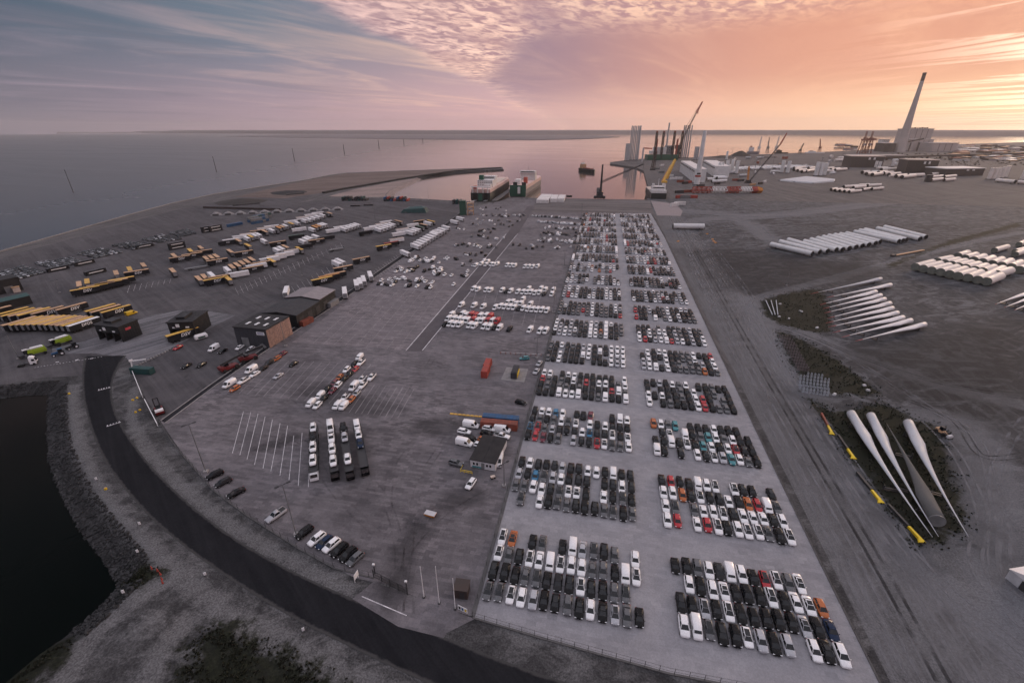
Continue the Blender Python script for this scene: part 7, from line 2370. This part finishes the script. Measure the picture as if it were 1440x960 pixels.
# crawler crane
p = W(*zP(310, 525))
s_ = MPP(p)
r = thing('crawler_crane', 'crawler crane with orange mast and dark raised boom', 'crane', (p.x, p.y, .05), hd)
for sy in (-1, 1):
    MB().box((0, sy * 2.2 * s_, .8 * s_), (8 * s_, 1.2 * s_, 1.6 * s_)).build('track', 'steel_dark', r)
MB().box((0, 0, 2.8 * s_), (6 * s_, 4 * s_, 2.6 * s_)).build('house', 'steel_dark', r)
h1 = HT(p, *zP(295, 382))
MB().lattice((-1 * s_, 0, 3 * s_), (-3 * s_, 0, h1), 1.6 * s_, 1.3 * s_, 9, .35 * s_).build('mast', 'steel_orange', r)
h2 = HT(p, *zP(510, 200))
tipx = 33 * s_
MB().lattice((2 * s_, 0, 3 * s_), (tipx, 0, h2), 1.2 * s_, .9 * s_, 18, .22 * s_).build('boom', 'steel_dark', r)
MB().lattice((tipx, 0, h2), (tipx + 5.2 * s_, 0, HT(p, *zP(542, 105))), 1.3 * s_, .6 * s_, 7, .35 * s_).build('jib', 'container_red', r)
MB().cyl((-3 * s_, 0, h1), (tipx, 0, h2), .13 * s_, n=5).build('stay', 'steel_dark', r)
MB().cyl((tipx - 4 * s_, 0, h2 * .9), (tipx - 4 * s_, 0, h2 * .3), .1 * s_, n=5).build('hoist_rope', 'steel_dark', r)
for i, (x, y) in enumerate(((205, 505), (250, 510), (350, 545), (415, 535), (450, 520))):
    p = W(*zP(x, y))
    container(p, hd + .2 * i, ('container_rust', 'steel_dark', 'roof_tan', 'steel_dark', 'ship_white')[i], f'worn container, {ORD[i]} from left round the crawler crane', L=12, h=3.5, group='containers round the crawler crane')
CL_ = sorted(((700, 700, 'container_rust'), (740, 712, 'steel_dark'), (770, 705, 'container_red'), (640, 675, 'ship_white'), (685, 672, 'ship_white'), (690, 790, 'steel_dark'), (760, 785, 'container_rust'), (690, 832, 'container_red'), (740, 832, 'steel_grey'), (800, 832, 'container_red'), (650, 900, 'ship_white'), (695, 890, 'ship_white'), (870, 738, 'steel_dark'), (1010, 718, 'steel_dark'), (540, 620, 'steel_grey'), (610, 650, 'ship_white'), (545, 560, 'ship_white'), (500, 590, 'steel_grey')))
for i, (x, y, m_) in enumerate(CL_):
    container(W(*zO(x, y)), R(5) + .35 * (i % 3), m_, f'small {dict(container_rust="rust", steel_dark="black", container_red="red", ship_white="white", steel_grey="grey")[m_]} container, {ORD[i]} from left in the clutter behind the supply vessel', L=14, h=4, group='containers on the right quay')
# long pale shed roof behind the tubes and dark halls
for nm, A, B, C, hp, m_, rm, lab in (('storage_hall', zP(1110, 345), zP(1165, 392), zP(1440, 395), zP(1110, 300), 'plant_dark', 'roof_beige', 'long dark storage hall with pale roof edge'),
                                     ('storage_hall', zV(450, 395), zV(432, 440), zV(690, 445), zV(440, 332), 'plant_dark', 'roof_beige', 'big dark brown hall with two small roof lights'),
                                     ('storage_hall', zV(790, 430), zV(770, 468), zV(1090, 462), zV(780, 408), 'plant_dark', 'ship_white', 'low long hall with white roof at the right')):
    r, L, D, fl = hall_root(nm, lab, A, B, C)
    D = 45
    h = HT(W(*B), *hp)
    MB().prism([(0, 0), (L, 0), (L, fl * D), (0, fl * D)], 0, h).build('walls', m_, r)
    MB().prism([(-1, -fl), (L + 1, -fl), (L + 1, fl * (D + 1)), (-1, fl * (D + 1))], h + .02, h + 1.6).build('roof', rm, r)
    for k in (.55, .7):
        MB().box((L * k, -fl * .3, h * .82), (L * .06, .6, h * .2)).build('wall_light', 'ship_white', r)
    for k in range(9):
        MB().box((L * (k + .5) / 9, -fl * .15, h * .4), (1.0, .3, h * .75)).build('pilaster', 'steel_dark', r)
a, b = W(*zP(100, 425)), W(*zP(870, 400))
r = thing('blade_mat', 'long pale strip of stored tubes behind the squat cylinders', 'store', (a.x, a.y, .05), math.atan2(b.y - a.y, b.x - a.x))
Lb = (b - a).length
s_ = MPP(a)
for k in range(30):
    MB().cyl((Lb * (k + .5) / 30, 0, 1.6 * s_), (Lb * (k + .5) / 30 + 4, 55, 1.6 * s_), 1.5 * s_, n=10).build('tube', 'ship_white' if k % 4 else 'grey_panel', r, smooth=True)
# coal heaps and bulk
def heap(px0, px1, top, m_, label, depth=70, hh=None):
    a, b = W(*px0), W(*px1)
    c = (a + b) / 2
    L = (b - a).length
    h = hh or HT(c, *top)
    r = thing('bulk_heap', label, 'heap', (c.x, c.y, .03), math.atan2(b.y - a.y, b.x - a.x))
    rg, n = [], 22
    rn_ = random.Random(int(px0[0]))
    for k, (f, z) in enumerate(((1, 0), (.62, .5), (.22, .92), (.04, 1))):
        rg.append([(L / 2 * f * math.cos(6.283 * j / n) * rn_.uniform(.93, 1.07), depth / 2 * f * math.sin(6.283 * j / n) * rn_.uniform(.9, 1.1), z * h * rn_.uniform(.93, 1.0)) for j in range(n)])
    MB().loft(rg).build('slope', m_, r)
    MB().box((0, -depth * .52, 1), (L * .5, 1.5, 2)).build('retaining_blocks', 'dark_concrete', r)
    return r


heap(zP(170, 298), zP(320, 296), zP(252, 252), 'coal', 'dark conical coal heap on the far quay')
heap(zP(0, 312), zP(185, 305), zP(60, 290), 'coal', 'low dark heap left of the coal cone', 60)
heap(zP(280, 310), zP(560, 304), zP(420, 290), 'container_brown', 'long low brown heap right of the coal cone', 60)
heap((302, 287), (374, 281), (335, 276.5), 'coal', 'dark earth heap on the sea side of the yard', 70, 4.0)
heap((381, 273), (430, 269), (400, 270.5), 'rock_bank', 'grey-green earth heap near the spit', 60, 3.0)
for i in range(11):
    x = 296 + 17 * i
    heap((x, 303 - .75 * i), (x + 17, 303 - .75 * i - 1), (x + 8, 297.5 - .75 * i), 'concrete', f'small pale gravel heap, {ORD[i]} from left along the sea wall', 9)
a, b = W(286, 293), W(395, 296)
r = thing('rusty_wall', 'long low rusty sheet wall behind the gravel heaps', 'wall', (a.x, a.y, .03), math.atan2(b.y - a.y, b.x - a.x))
for k in range(12):
    MB().box(((b - a).length * (k + .5) / 12, 0, 1.2), ((b - a).length / 12 - .15, .6, 2.4)).build('sheet_panel', 'container_brown', r)
# ships and cranes far right
def port_crane(px, top, lean, m_, label):
    p = W(*px)
    s_ = MPP(p)
    h = HT(p, *top)
    r = thing('port_crane', label, 'crane', (p.x, p.y, .05), R(11), 'slender cranes on the far quays')
    for sx in (-1, 1):
        for sy in (-1, 1):
            MB().beam((sx * 1.8 * s_, sy * 1.5 * s_, 0), (sx * .9 * s_, sy * .8 * s_, h * .3), .5 * s_).build('leg', m_, r)
    MB().box((0, 0, h * .36), (3.0 * s_, 2.4 * s_, h * .12)).build('machine_house', m_, r)
    MB().lattice((0, 0, h * .36), (lean * s_, 0, h), 1.1 * s_, .6 * s_, 9, .3 * s_).build('jib', m_, r)
    MB().cyl((-2 * s_, 0, h * .55), (lean * s_, 0, h), .12 * s_, n=5).build('stay', m_, r)


port_crane(zP(395, 275), zP(396, 135), .5, 'ship_white', 'pale crane, leftmost above the white ship')
port_crane(zP(470, 272), zP(466, 140), -1, 'steel_grey', 'grey crane, second from left above the white ship')
port_crane(zP(540, 270), zP(543, 130), .8, 'ship_white', 'pale crane right of the crawler boom')
port_crane(zP(745, 280), zP(757, 190), 2.5, 'steel_dark', 'dark crane with jib to the right on the far quay')
port_crane(zP(910, 265), zP(892, 152), -3, 'container_rust', 'rust coloured crane leaning left on the far quay')
for i, (x0, x1, y, hp, hm, lab) in enumerate(((300, 405, 282, 8, 'ship_white', 'white ship with tall house on the far quay'), (535, 650, 276, 4, 'hull_black', 'dark low barge on the far quay'), (800, 960, 272, 2.6, 'ship_white', 'long low pale ship beyond the cranes'))):
    a, b = W(*zP(x0, y)), W(*zP(x1, y))
    s_ = MPP(a)
    Ls = (b - a).length
    r = thing('moored_ship', lab, 'ship', (a.x, a.y, -1), math.atan2(b.y - a.y, b.x - a.x))
    hull_mb(Ls, Ls * .2, -2, hp * .5 * s_, .2).build('hull', 'hull_grey' if i == 0 else hm, r)
    MB().box((Ls * .3, 0, hp * s_ * .8), (Ls * .35, Ls * .16, hp * s_ * .8)).build('deckhouse', hm, r)
    MB().box((Ls * .25, 0, hp * s_ * 1.25), (Ls * .12, Ls * .1, hp * s_ * .3)).build('funnel', 'container_rust', r)
# coal unloaders
for i, x in enumerate((62, 112)):
    p = W(*zV(x, 275))
    s_ = MPP(p)
    h = HT(p, *zV((70, 108)[i], 88))
    r = thing('coal_unloader', f'{("left", "right")[i]} of two rusty lattice ship unloaders', 'ship unloader', (p.x, p.y, .05), R(20), 'coal unloaders by the power station')
    for sx in (-1, 1):
        for sy in (-1, 1):
            MB().lattice((sx * 4 * s_, sy * 2.5 * s_, 0), (sx * 2 * s_, sy * 1.5 * s_, h * .6), 1.0 * s_, n=5, t=.35 * s_).build('leg', 'container_rust', r)
    MB().box((0, 0, h * .62), (8 * s_, 4 * s_, 2 * s_)).build('bridge', 'container_rust', r)
    MB().box((2 * s_, 0, h * .4), (5 * s_, 3 * s_, 3 * s_)).build('hopper', 'plant_grey', r)
    MB().lattice((0, 0, h * .62), (0, 0, h), 1.6 * s_, n=6, t=.4 * s_).build('mast', 'container_rust', r)
    MB().lattice((-2 * s_, 0, h * .7), (10 * s_, 0, h * .62), 1.4 * s_, n=8, t=.35 * s_).build('boom', 'container_rust', r)
# power station
p = W(1264, 213.5)
h = HT(p, 1297, 102.5)
s_ = MPP(p)
r = thing('power_station_chimney', 'very tall tapering concrete chimney of the power station', 'chimney', (p.x, p.y, 0), 0)
prof = [(0, 7.4), (.05, 6.6), (.2, 5.3), (.45, 3.7), (.7, 2.7), (.9, 2.15)]
for k in range(len(prof) - 1):
    MB().cyl((0, 0, h * prof[k][0]), (0, 0, h * prof[k + 1][0]), prof[k][1] * s_, prof[k + 1][1] * s_, 24, caps=False).build('shaft_section', 'chimney_concrete', r, smooth=True)
MB().cyl((0, 0, h * .9), (0, 0, h), 2.15 * s_, 2.0 * s_, 24).build('dark_top', 'plant_dark', r)
MB().cyl((0, 0, h * .985), (0, 0, h * .992), 2.35 * s_, n=20).build('gallery_ring', 'plant_dark', r)


def plant_block(x0, x1, yb, yt, dep, m_, label, extra=None):
    a, b = W(*zU(x0, yb)), W(*zU(x1, yb))
    s_ = MPP(a)
    h = HT((a + b) / 2, (zU(x0, 0)[0] + zU(x1, 0)[0]) / 2, zU(0, yt)[1])
    L = (b - a).length
    r = thing('power_station_block', label, 'building', (a.x, a.y, 0), math.atan2(b.y - a.y, b.x - a.x))
    MB().prism([(0, 0), (L, 0), (L, dep), (0, dep)], 0, h).build('walls', m_, r)
    MB().prism([(-1, -1), (L + 1, -1), (L + 1, dep + 1), (-1, dep + 1)], h + .05, h + 2).build('parapet', 'plant_grey' if m_ != 'plant_grey' else 'chimney_concrete', r)
    for k in range(1, 4):
        MB().box((L * k / 4, -.4, h * .5), (1.2, .8, h * .96)).build('wall_seam', 'plant_dark', r)
    if extra == 'plant':
        rn_ = random.Random(8)
        for k in range(9):
            MB().box((L * (k + .5) / 9, dep * .4, h + 4), (L * .05, 6, rn_.uniform(3, 7))).build('roof_plant', 'plant_dark', r)
    return r


plant_block(388, 520, 634, 560, 80, 'plant_grey', 'grey turbine hall at the foot of the chimney')
plant_block(432, 585, 632, 488, 90, 'chimney_concrete', 'tall grey boiler house with rooftop plant', 'plant').location.y += 90
plant_block(524, 692, 640, 584, 80, 'plant_grey', 'low grey power station hall at the right')
plant_block(200, 275, 642, 585, 60, 'plant_dark', 'dark coal transfer house left of the chimney')
plant_block(-20, 345, 690, 668, 40, 'plant_dark', 'long dark conveyor shed below the chimney')
plant_block(180, 228, 622, 560, 30, 'ship_white', 'small pale tower beside the coal unloaders')
a, b = W(*zU(350, 640)), W(*zU(445, 640))
ha = HT(a, *zU(352, 572))
hb = HT(b, *zU(440, 552))
r = thing('coal_conveyor', 'slanted dark conveyor bridge between chimney and boiler house', 'conveyor', (a.x, a.y, 0), math.atan2(b.y - a.y, b.x - a.x))
MB().beam((0, 0, ha), ((b - a).length, 0, hb), 6, 5).build('bridge', 'plant_dark', r)
for t in (.2, .8):
    MB().box(((b - a).length * t, 0, ha * .45), (3, 4, ha * .9)).build('trestle', 'plant_dark', r)
a, b = W(*zU(-20, 705)), W(*zU(1180, 668))
r = thing('road_viaduct', 'long dark pipe bridge running in front of the power station', 'pipe bridge', (a.x, a.y, 0), math.atan2(b.y - a.y, b.x - a.x))
Lv = (b - a).length
s_ = MPP(a)
MB().box((Lv / 2, 0, 4.0 * s_), (Lv, 8, 2.2 * s_)).build('deck', 'plant_dark', r)
for k in range(14):
    MB().box((Lv * (k + .5) / 14, 0, 1.4 * s_), (5, 5, 2.8 * s_)).build('pier', 'plant_dark', r)
# far industrial district and town, each block a small building
rn_ = random.Random(31)
k_ = 0
bm_ = {}
spots_ = []
for i in range(150):
    px = rn_.uniform(1335, 1500) if i % 3 else rn_.uniform(1180, 1500)
    spots_.append((px, rn_.uniform(205.5, 226 if px > 1340 else 214)))
for px, py in sorted(spots_):
    if 1205 < px < 1350 and py < 217:
        continue
    p = W(px, py)
    s_ = MPP(p)
    L, D_, h = rn_.uniform(4, 15) * s_, rn_.uniform(14, 40), rn_.uniform(1.0, 2.8) * s_
    m1 = rn_.choice(['plant_dark', 'plant_grey', 'roof_tan', 'ship_white', 'container_brown', 'container_brown'])
    r = thing('distant_building', f'small far building before the right horizon, {ordn(k_)} from the left', 'building', (p.x, p.y, 0), R(11) + rn_.uniform(-.3, .3), 'far buildings of the harbour district')
    k_ += 1
    MB().box((0, 0, h / 2), (L, D_, h)).build('walls', m1, r)
    MB().loft([[(-L / 2 - 1, -D_ / 2 - 1, h + .02), (L / 2 + 1, -D_ / 2 - 1, h + .02), (L / 2 + 1, D_ / 2 + 1, h + .02), (-L / 2 - 1, D_ / 2 + 1, h + .02)], [(-L / 2, -1, h + .7 * s_), (L / 2, -1, h + .7 * s_), (L / 2, 1, h + .7 * s_), (-L / 2, 1, h + .7 * s_)]]).build('roof', rn_.choice(['roof_pale', 'plant_dark', 'ship_white', 'roof_tan', 'container_rust']), r)
# bushes between them, one dark mass
tb = MB()
for i in range(900):
    px, py = rn_.uniform(1060, 1520), rn_.uniform(206, 233)
    if px < 1330 and not (225 > py > 216 and px > 1235):
        continue
    p = W(px, py)
    s_ = MPP(p) * rn_.uniform(.4, 1.3)
    tb.box((p.x, p.y, s_ * .4), (s_ * 2.2, s_ * 2, s_ * 1.2), rn_.uniform(0, 3), taper=.5)
mat('far_foliage', (0.05, 0.045, 0.03), 0.9, var=0.3, vscale=.03)
tag(tb.build('far_shrubs', 'far_foliage'), 'dark scrub between the far harbour buildings', 'shrubs', kind='stuff')

# more harbour clutter on the far quays
rc = random.Random(77)
kc_ = {}
for i, (px, py) in enumerate(sorted((rc.uniform(1005, 1335), rc.uniform(221, 249)) for _ in range(72))):
    if (1098 < px < 1180 and py > 246) or (1262 < px < 1325 and py > 219):
        continue
    p = W(px, py)
    s_ = MPP(p)
    kind_ = rc.choice(['tube', 'tube', 'tube', 'box', 'box', 'post'])
    hd_ = R(5) + rc.choice([0, 0, .5, 1.3])
    kc_[kind_] = kc_.get(kind_, -1) + 1
    lab_ = f'{ordn(kc_[kind_])} of its kind from left on the far right quays'
    if kind_ == 'tube':
        r = thing('tower_section', 'pale far tower section, ' + lab_, 'tower section', (p.x, p.y, .05), hd_, 'clutter on the far quays')
        L_, rr = rc.uniform(6, 16) * s_, rc.uniform(1.2, 1.9) * s_
        MB().cyl((-L_ / 2, 0, rr), (L_ / 2, 0, rr), rr, n=12).build('shell', rc.choice(['tower_cream', 'tower_white', 'tower_grey']), r, smooth=True)
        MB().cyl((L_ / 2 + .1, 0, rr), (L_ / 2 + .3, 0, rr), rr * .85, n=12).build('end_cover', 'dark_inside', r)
    elif kind_ == 'box':
        r = thing('stacked_crate', 'dark far cargo block, ' + lab_, 'cargo', (p.x, p.y, .05), hd_, 'clutter on the far quays')
        a_, h_ = rc.uniform(4, 12) * s_, rc.uniform(1.2, 3.2) * s_
        MB().box((0, 0, h_ / 2), (a_, 3 * s_, h_)).build('block', rc.choice(['steel_dark', 'container_rust', 'plant_dark', 'container_brown', 'ship_white']), r)
        MB().box((a_ * .1, 0, h_ + .35 * s_), (a_ * .5, 2.2 * s_, .7 * s_)).build('top_load', rc.choice(['steel_dark', 'plant_grey', 'roof_tan']), r)
    else:
        r = thing('light_mast', 'thin far light mast, ' + lab_, 'mast', (p.x, p.y, .05), 0, 'clutter on the far quays')
        MB().cyl((0, 0, 0), (0, 0, 30), .5, .25, 6).build('pole', 'steel_grey', r)
        MB().box((0, 0, 30), (4, 1, .8)).build('lamp_bar', 'steel_grey', r)

# channel marks in the sea
for i, (b_, t_) in enumerate((((103.3, 271), (90, 238.5)), ((304.8, 242.5), (299.3, 220)), ((414.3, 227), (411.4, 208.5)), ((484.6, 217.5), (482.8, 203)), ((533.2, 209.8), (532.2, 196.5)), ((568.3, 205.5), (567.8, 195.5)), ((594.8, 202), (594.6, 195)))):
    p = W(*b_, WZ)
    h = HT(p, *t_) - WZ
    r = thing('channel_mark', f'dark channel pole in the sea, {ORD[i]} from left', 'channel mark', (p.x, p.y, WZ), .3, 'poles marking the sea channel')
    s_ = MPP(p)
    MB().cyl((0, 0, -.5), (0, 0, h), max(.5, .45 * s_), max(.3, .28 * s_), 8).build('pole', 'steel_dark', r)
    MB().cyl((0, 0, 0), (0, 0, h * .12), 1.1 * max(.6, s_ * .6), n=8).build('base', 'steel_grey', r)
    MB().box((0, 0, h * .94), (2.0 * max(.7, s_ * .7), .5, .5)).build('top_mark', 'steel_dark', r)

# ------------------------------------------------------------------ haze
mb = MB().box((0, 0, 160), (34400, 34400, 340))
hz = mb.build('haze', [])
hm = bpy.data.materials.new('haze_air')
hm.use_nodes = True
t = NT(hm.node_tree)
v = t.node('ShaderNodeVolumePrincipled', {'Color': (0.99, 0.93, 0.90, 1), 'Density': 0.000038, 'Anisotropy': 0.5})
t.l.new(v.outputs[0], t.node('ShaderNodeOutputMaterial').inputs['Volume'])
hz.data.materials.append(hm)
tag(hz, 'thin pale evening haze over the harbour', 'haze', kind='stuff')

# ------------------------------------------------------------------ wheel ruts and tufts
def dust_mat(name, col, lo, hi, amt, scale):
    m = bpy.data.materials.new(name)
    m.use_nodes = True
    t = NT(m.node_tree)
    P = t.node('ShaderNodeNewGeometry').outputs['Position']
    b = t.node('ShaderNodeBsdfPrincipled', {'Base Color': (*col, 1), 'Roughness': 0.95, 'Specular IOR Level': 0.1})
    tr = t.node('ShaderNodeBsdfTransparent')
    f = t.m('MULTIPLY', t.ss(t.noise(P, scale, 4, 0.7), lo, hi), amt)
    mx = t.node('ShaderNodeMixShader', {0: f, 1: tr.outputs[0], 2: b.outputs[0]})
    t.l.new(mx.outputs[0], t.node('ShaderNodeOutputMaterial').inputs[0])
    MATS[name] = m


dust_mat('rut_dust', (0.22, 0.22, 0.235), 0.36, 0.6, 0.55, 0.12)
dust_mat('rut_dark', (0.02, 0.02, 0.022), 0.36, 0.6, 0.5, 0.10)
dust_mat('tyre_mark', (0.03, 0.028, 0.03), 0.42, 0.7, 0.26, 0.14)


def curve_pts(px, n=30):
    P = [W(*p) for p in px]
    out = []
    for i in range(len(P) - 1):
        p0, p1, p2, p3 = P[max(i - 1, 0)], P[i], P[i + 1], P[min(i + 2, len(P) - 1)]
        for k in range(n // (len(P) - 1) + 2):
            t = k / (n // (len(P) - 1) + 2)
            out.append(.5 * (2 * p1 + (p2 - p0) * t + (2 * p0 - 5 * p1 + 4 * p2 - p3) * t * t + (3 * p1 - p0 - 3 * p2 + p3) * t ** 3))
    return out + [P[-1]]


def ruts(name, pts, z, m_, gap=1.9, wd=.5):
    for sd in (-1, 1):
        mb = MB()
        for i, p in enumerate(pts):
            a, b = pts[max(i - 1, 0)], pts[min(i + 1, len(pts) - 1)]
            dv = (b - a).normalized()
            nr = Vector((-dv.y, dv.x, 0))
            c = p + nr * (sd * gap / 2)
            mb.v += [(*(c - nr * wd / 2)[:2], z), (*(c + nr * wd / 2)[:2], z)]
        mb.f = [(2 * i + 1, 2 * i, 2 * i + 2, 2 * i + 3) for i in range(len(pts) - 1)]
        mb.mi = [0] * len(mb.f)
        struct(mb.build(name, m_))


ru = random.Random(14)
zz = 0.06
lanes = [[(1255 + d, 960), (1170 + d * .8, 780), (1100 + d * .62, 640), (1020 + d * .42, 480), (958 + d * .22, 345), (935 + d * .15, 300)] for d in (14, 34, 50, 72, 96, 120, 150)]
lanes += [[(1560, 1010), (1440, 915), (1335, 830), (1262, 757), (1200, 678), (1150, 598), (1108, 528), (1072, 455), (1055, 415), (1010, 355)], [(1520, 1020), (1420, 930), (1320, 845), (1240, 760), (1180, 670), (1130, 580)],
          [(1600, 960), (1440, 880), (1400, 800), (1398, 700), (1372, 615), (1310, 575), (1240, 530), (1160, 485), (1085, 455)], [(1600, 900), (1430, 830), (1410, 740), (1400, 660), (1440, 590)], [(1440, 560), (1330, 540), (1260, 520), (1200, 498), (1120, 465), (1075, 452)],
          [(950, 300), (985, 312), (1000, 330), (985, 345), (962, 338), (955, 318), (975, 303), (1020, 300), (1100, 296)], [(960, 310), (1010, 318), (1045, 330), (1020, 345), (985, 342), (970, 325)], [(1000, 302), (1060, 316), (1090, 335), (1150, 345), (1240, 352)],
          [(1440, 262), (1300, 279), (1180, 292), (1080, 300), (1000, 300), (945, 296)], [(1440, 270), (1290, 285), (1160, 300), (1060, 305), (960, 300)], [(1440, 285), (1250, 300), (1120, 305), (1040, 312), (980, 330), (975, 380), (1010, 440)],
          [(1440, 330), (1340, 346), (1220, 376), (1120, 402), (1062, 420), (1050, 450), (1090, 530)], [(1440, 640), (1380, 640), (1340, 590), (1270, 560)],
          [(1300, 590), (1345, 640), (1380, 720), (1372, 790), (1420, 850), (1560, 900)]]
for i, ln in enumerate(lanes):
    ruts('wheel_ruts', curve_pts(ln, 40), zz, 'rut_dark' if i % 8 == 3 else 'rut_dust', ru.uniform(1.8, 2.4), ru.uniform(.45, .9))
    zz += .0025
zz = 0.125
for ln in ([(560, 860), (568, 815), (575, 770), (580, 720), (600, 660), (640, 600)], [(550, 858), (560, 812), (560, 760), (540, 700), (500, 655)], [(575, 865), (575, 815), (590, 770), (640, 720), (690, 690)],
           [(340, 640), (385, 618), (430, 625), (470, 690), (540, 760)], [(300, 560), (380, 540), (470, 600), (560, 600), (640, 560)], [(620, 470), (600, 520), (560, 560), (480, 590)], [(700, 560), (640, 590), (560, 640), (545, 720)]):
    ruts('tyre_marks', curve_pts(ln, 40), zz, 'tyre_mark', 2.0, .45)
    zz += .0025
zz = 0.115
for ln in ([(60, 520), (140, 490), (220, 460), (300, 425), (380, 385), (470, 345)], [(50, 505), (150, 470), (250, 440), (330, 400), (430, 350), (520, 310)], [(200, 510), (260, 485), (330, 450), (420, 400), (520, 345), (600, 300)]):
    ruts('tyre_marks', curve_pts(ln, 40), zz, 'tyre_mark', 2.4, .9)
    zz += .0025
# grass tufts in the rough patches
tf = MB()
rt_ = random.Random(6)
for poly, n, dens in ((g1, 1500, 1), (g2, 1700, 1), (g3, 3600, 1), (gA, 2600, 1), (gB, 900, 1), (gC, 300, 1)):
    xs_ = [p[0] for p in poly]
    ys_ = [p[1] for p in poly]
    for k in range(n):
        x, y = rt_.uniform(min(xs_), max(xs_)), rt_.uniform(min(ys_), max(ys_))
        if poly_dist(np.array([[x]]), np.array([[y]]), poly)[0, 0] < rt_.uniform(-2, 2) or math.sin(x * .5 + 2 * math.sin(y * .31)) * math.sin(y * .43) > .45:
            continue
        z = .03
        if poly in (gA, gB, gC):
            z = float(verge_z(np.array([[x]]), np.array([[y]]))[0, 0])
            if z < WATER_Z + .6:
                continue
        s_ = rt_.uniform(.2, .6)
        a = rt_.uniform(0, 6.28)
        for q in range(3):
            b = a + q * 2.1
            c, s2 = math.cos(b), math.sin(b)
            tf.add([(x - c * s_ * .5, y - s2 * s_ * .5, z), (x + c * s_ * .5, y + s2 * s_ * .5, z), (x + rt_.uniform(-.2, .2), y + rt_.uniform(-.2, .2), z + s_ * rt_.uniform(.6, 1.1))], [(0, 1, 2)])
mat('tuft', (0.022, 0.024, 0.012), 0.9, var=0.55, vscale=.4)
tag(tf.build('grass_tufts', 'tuft'), 'rough dull green grass tufts in the waste ground patches', 'grass', kind='stuff')
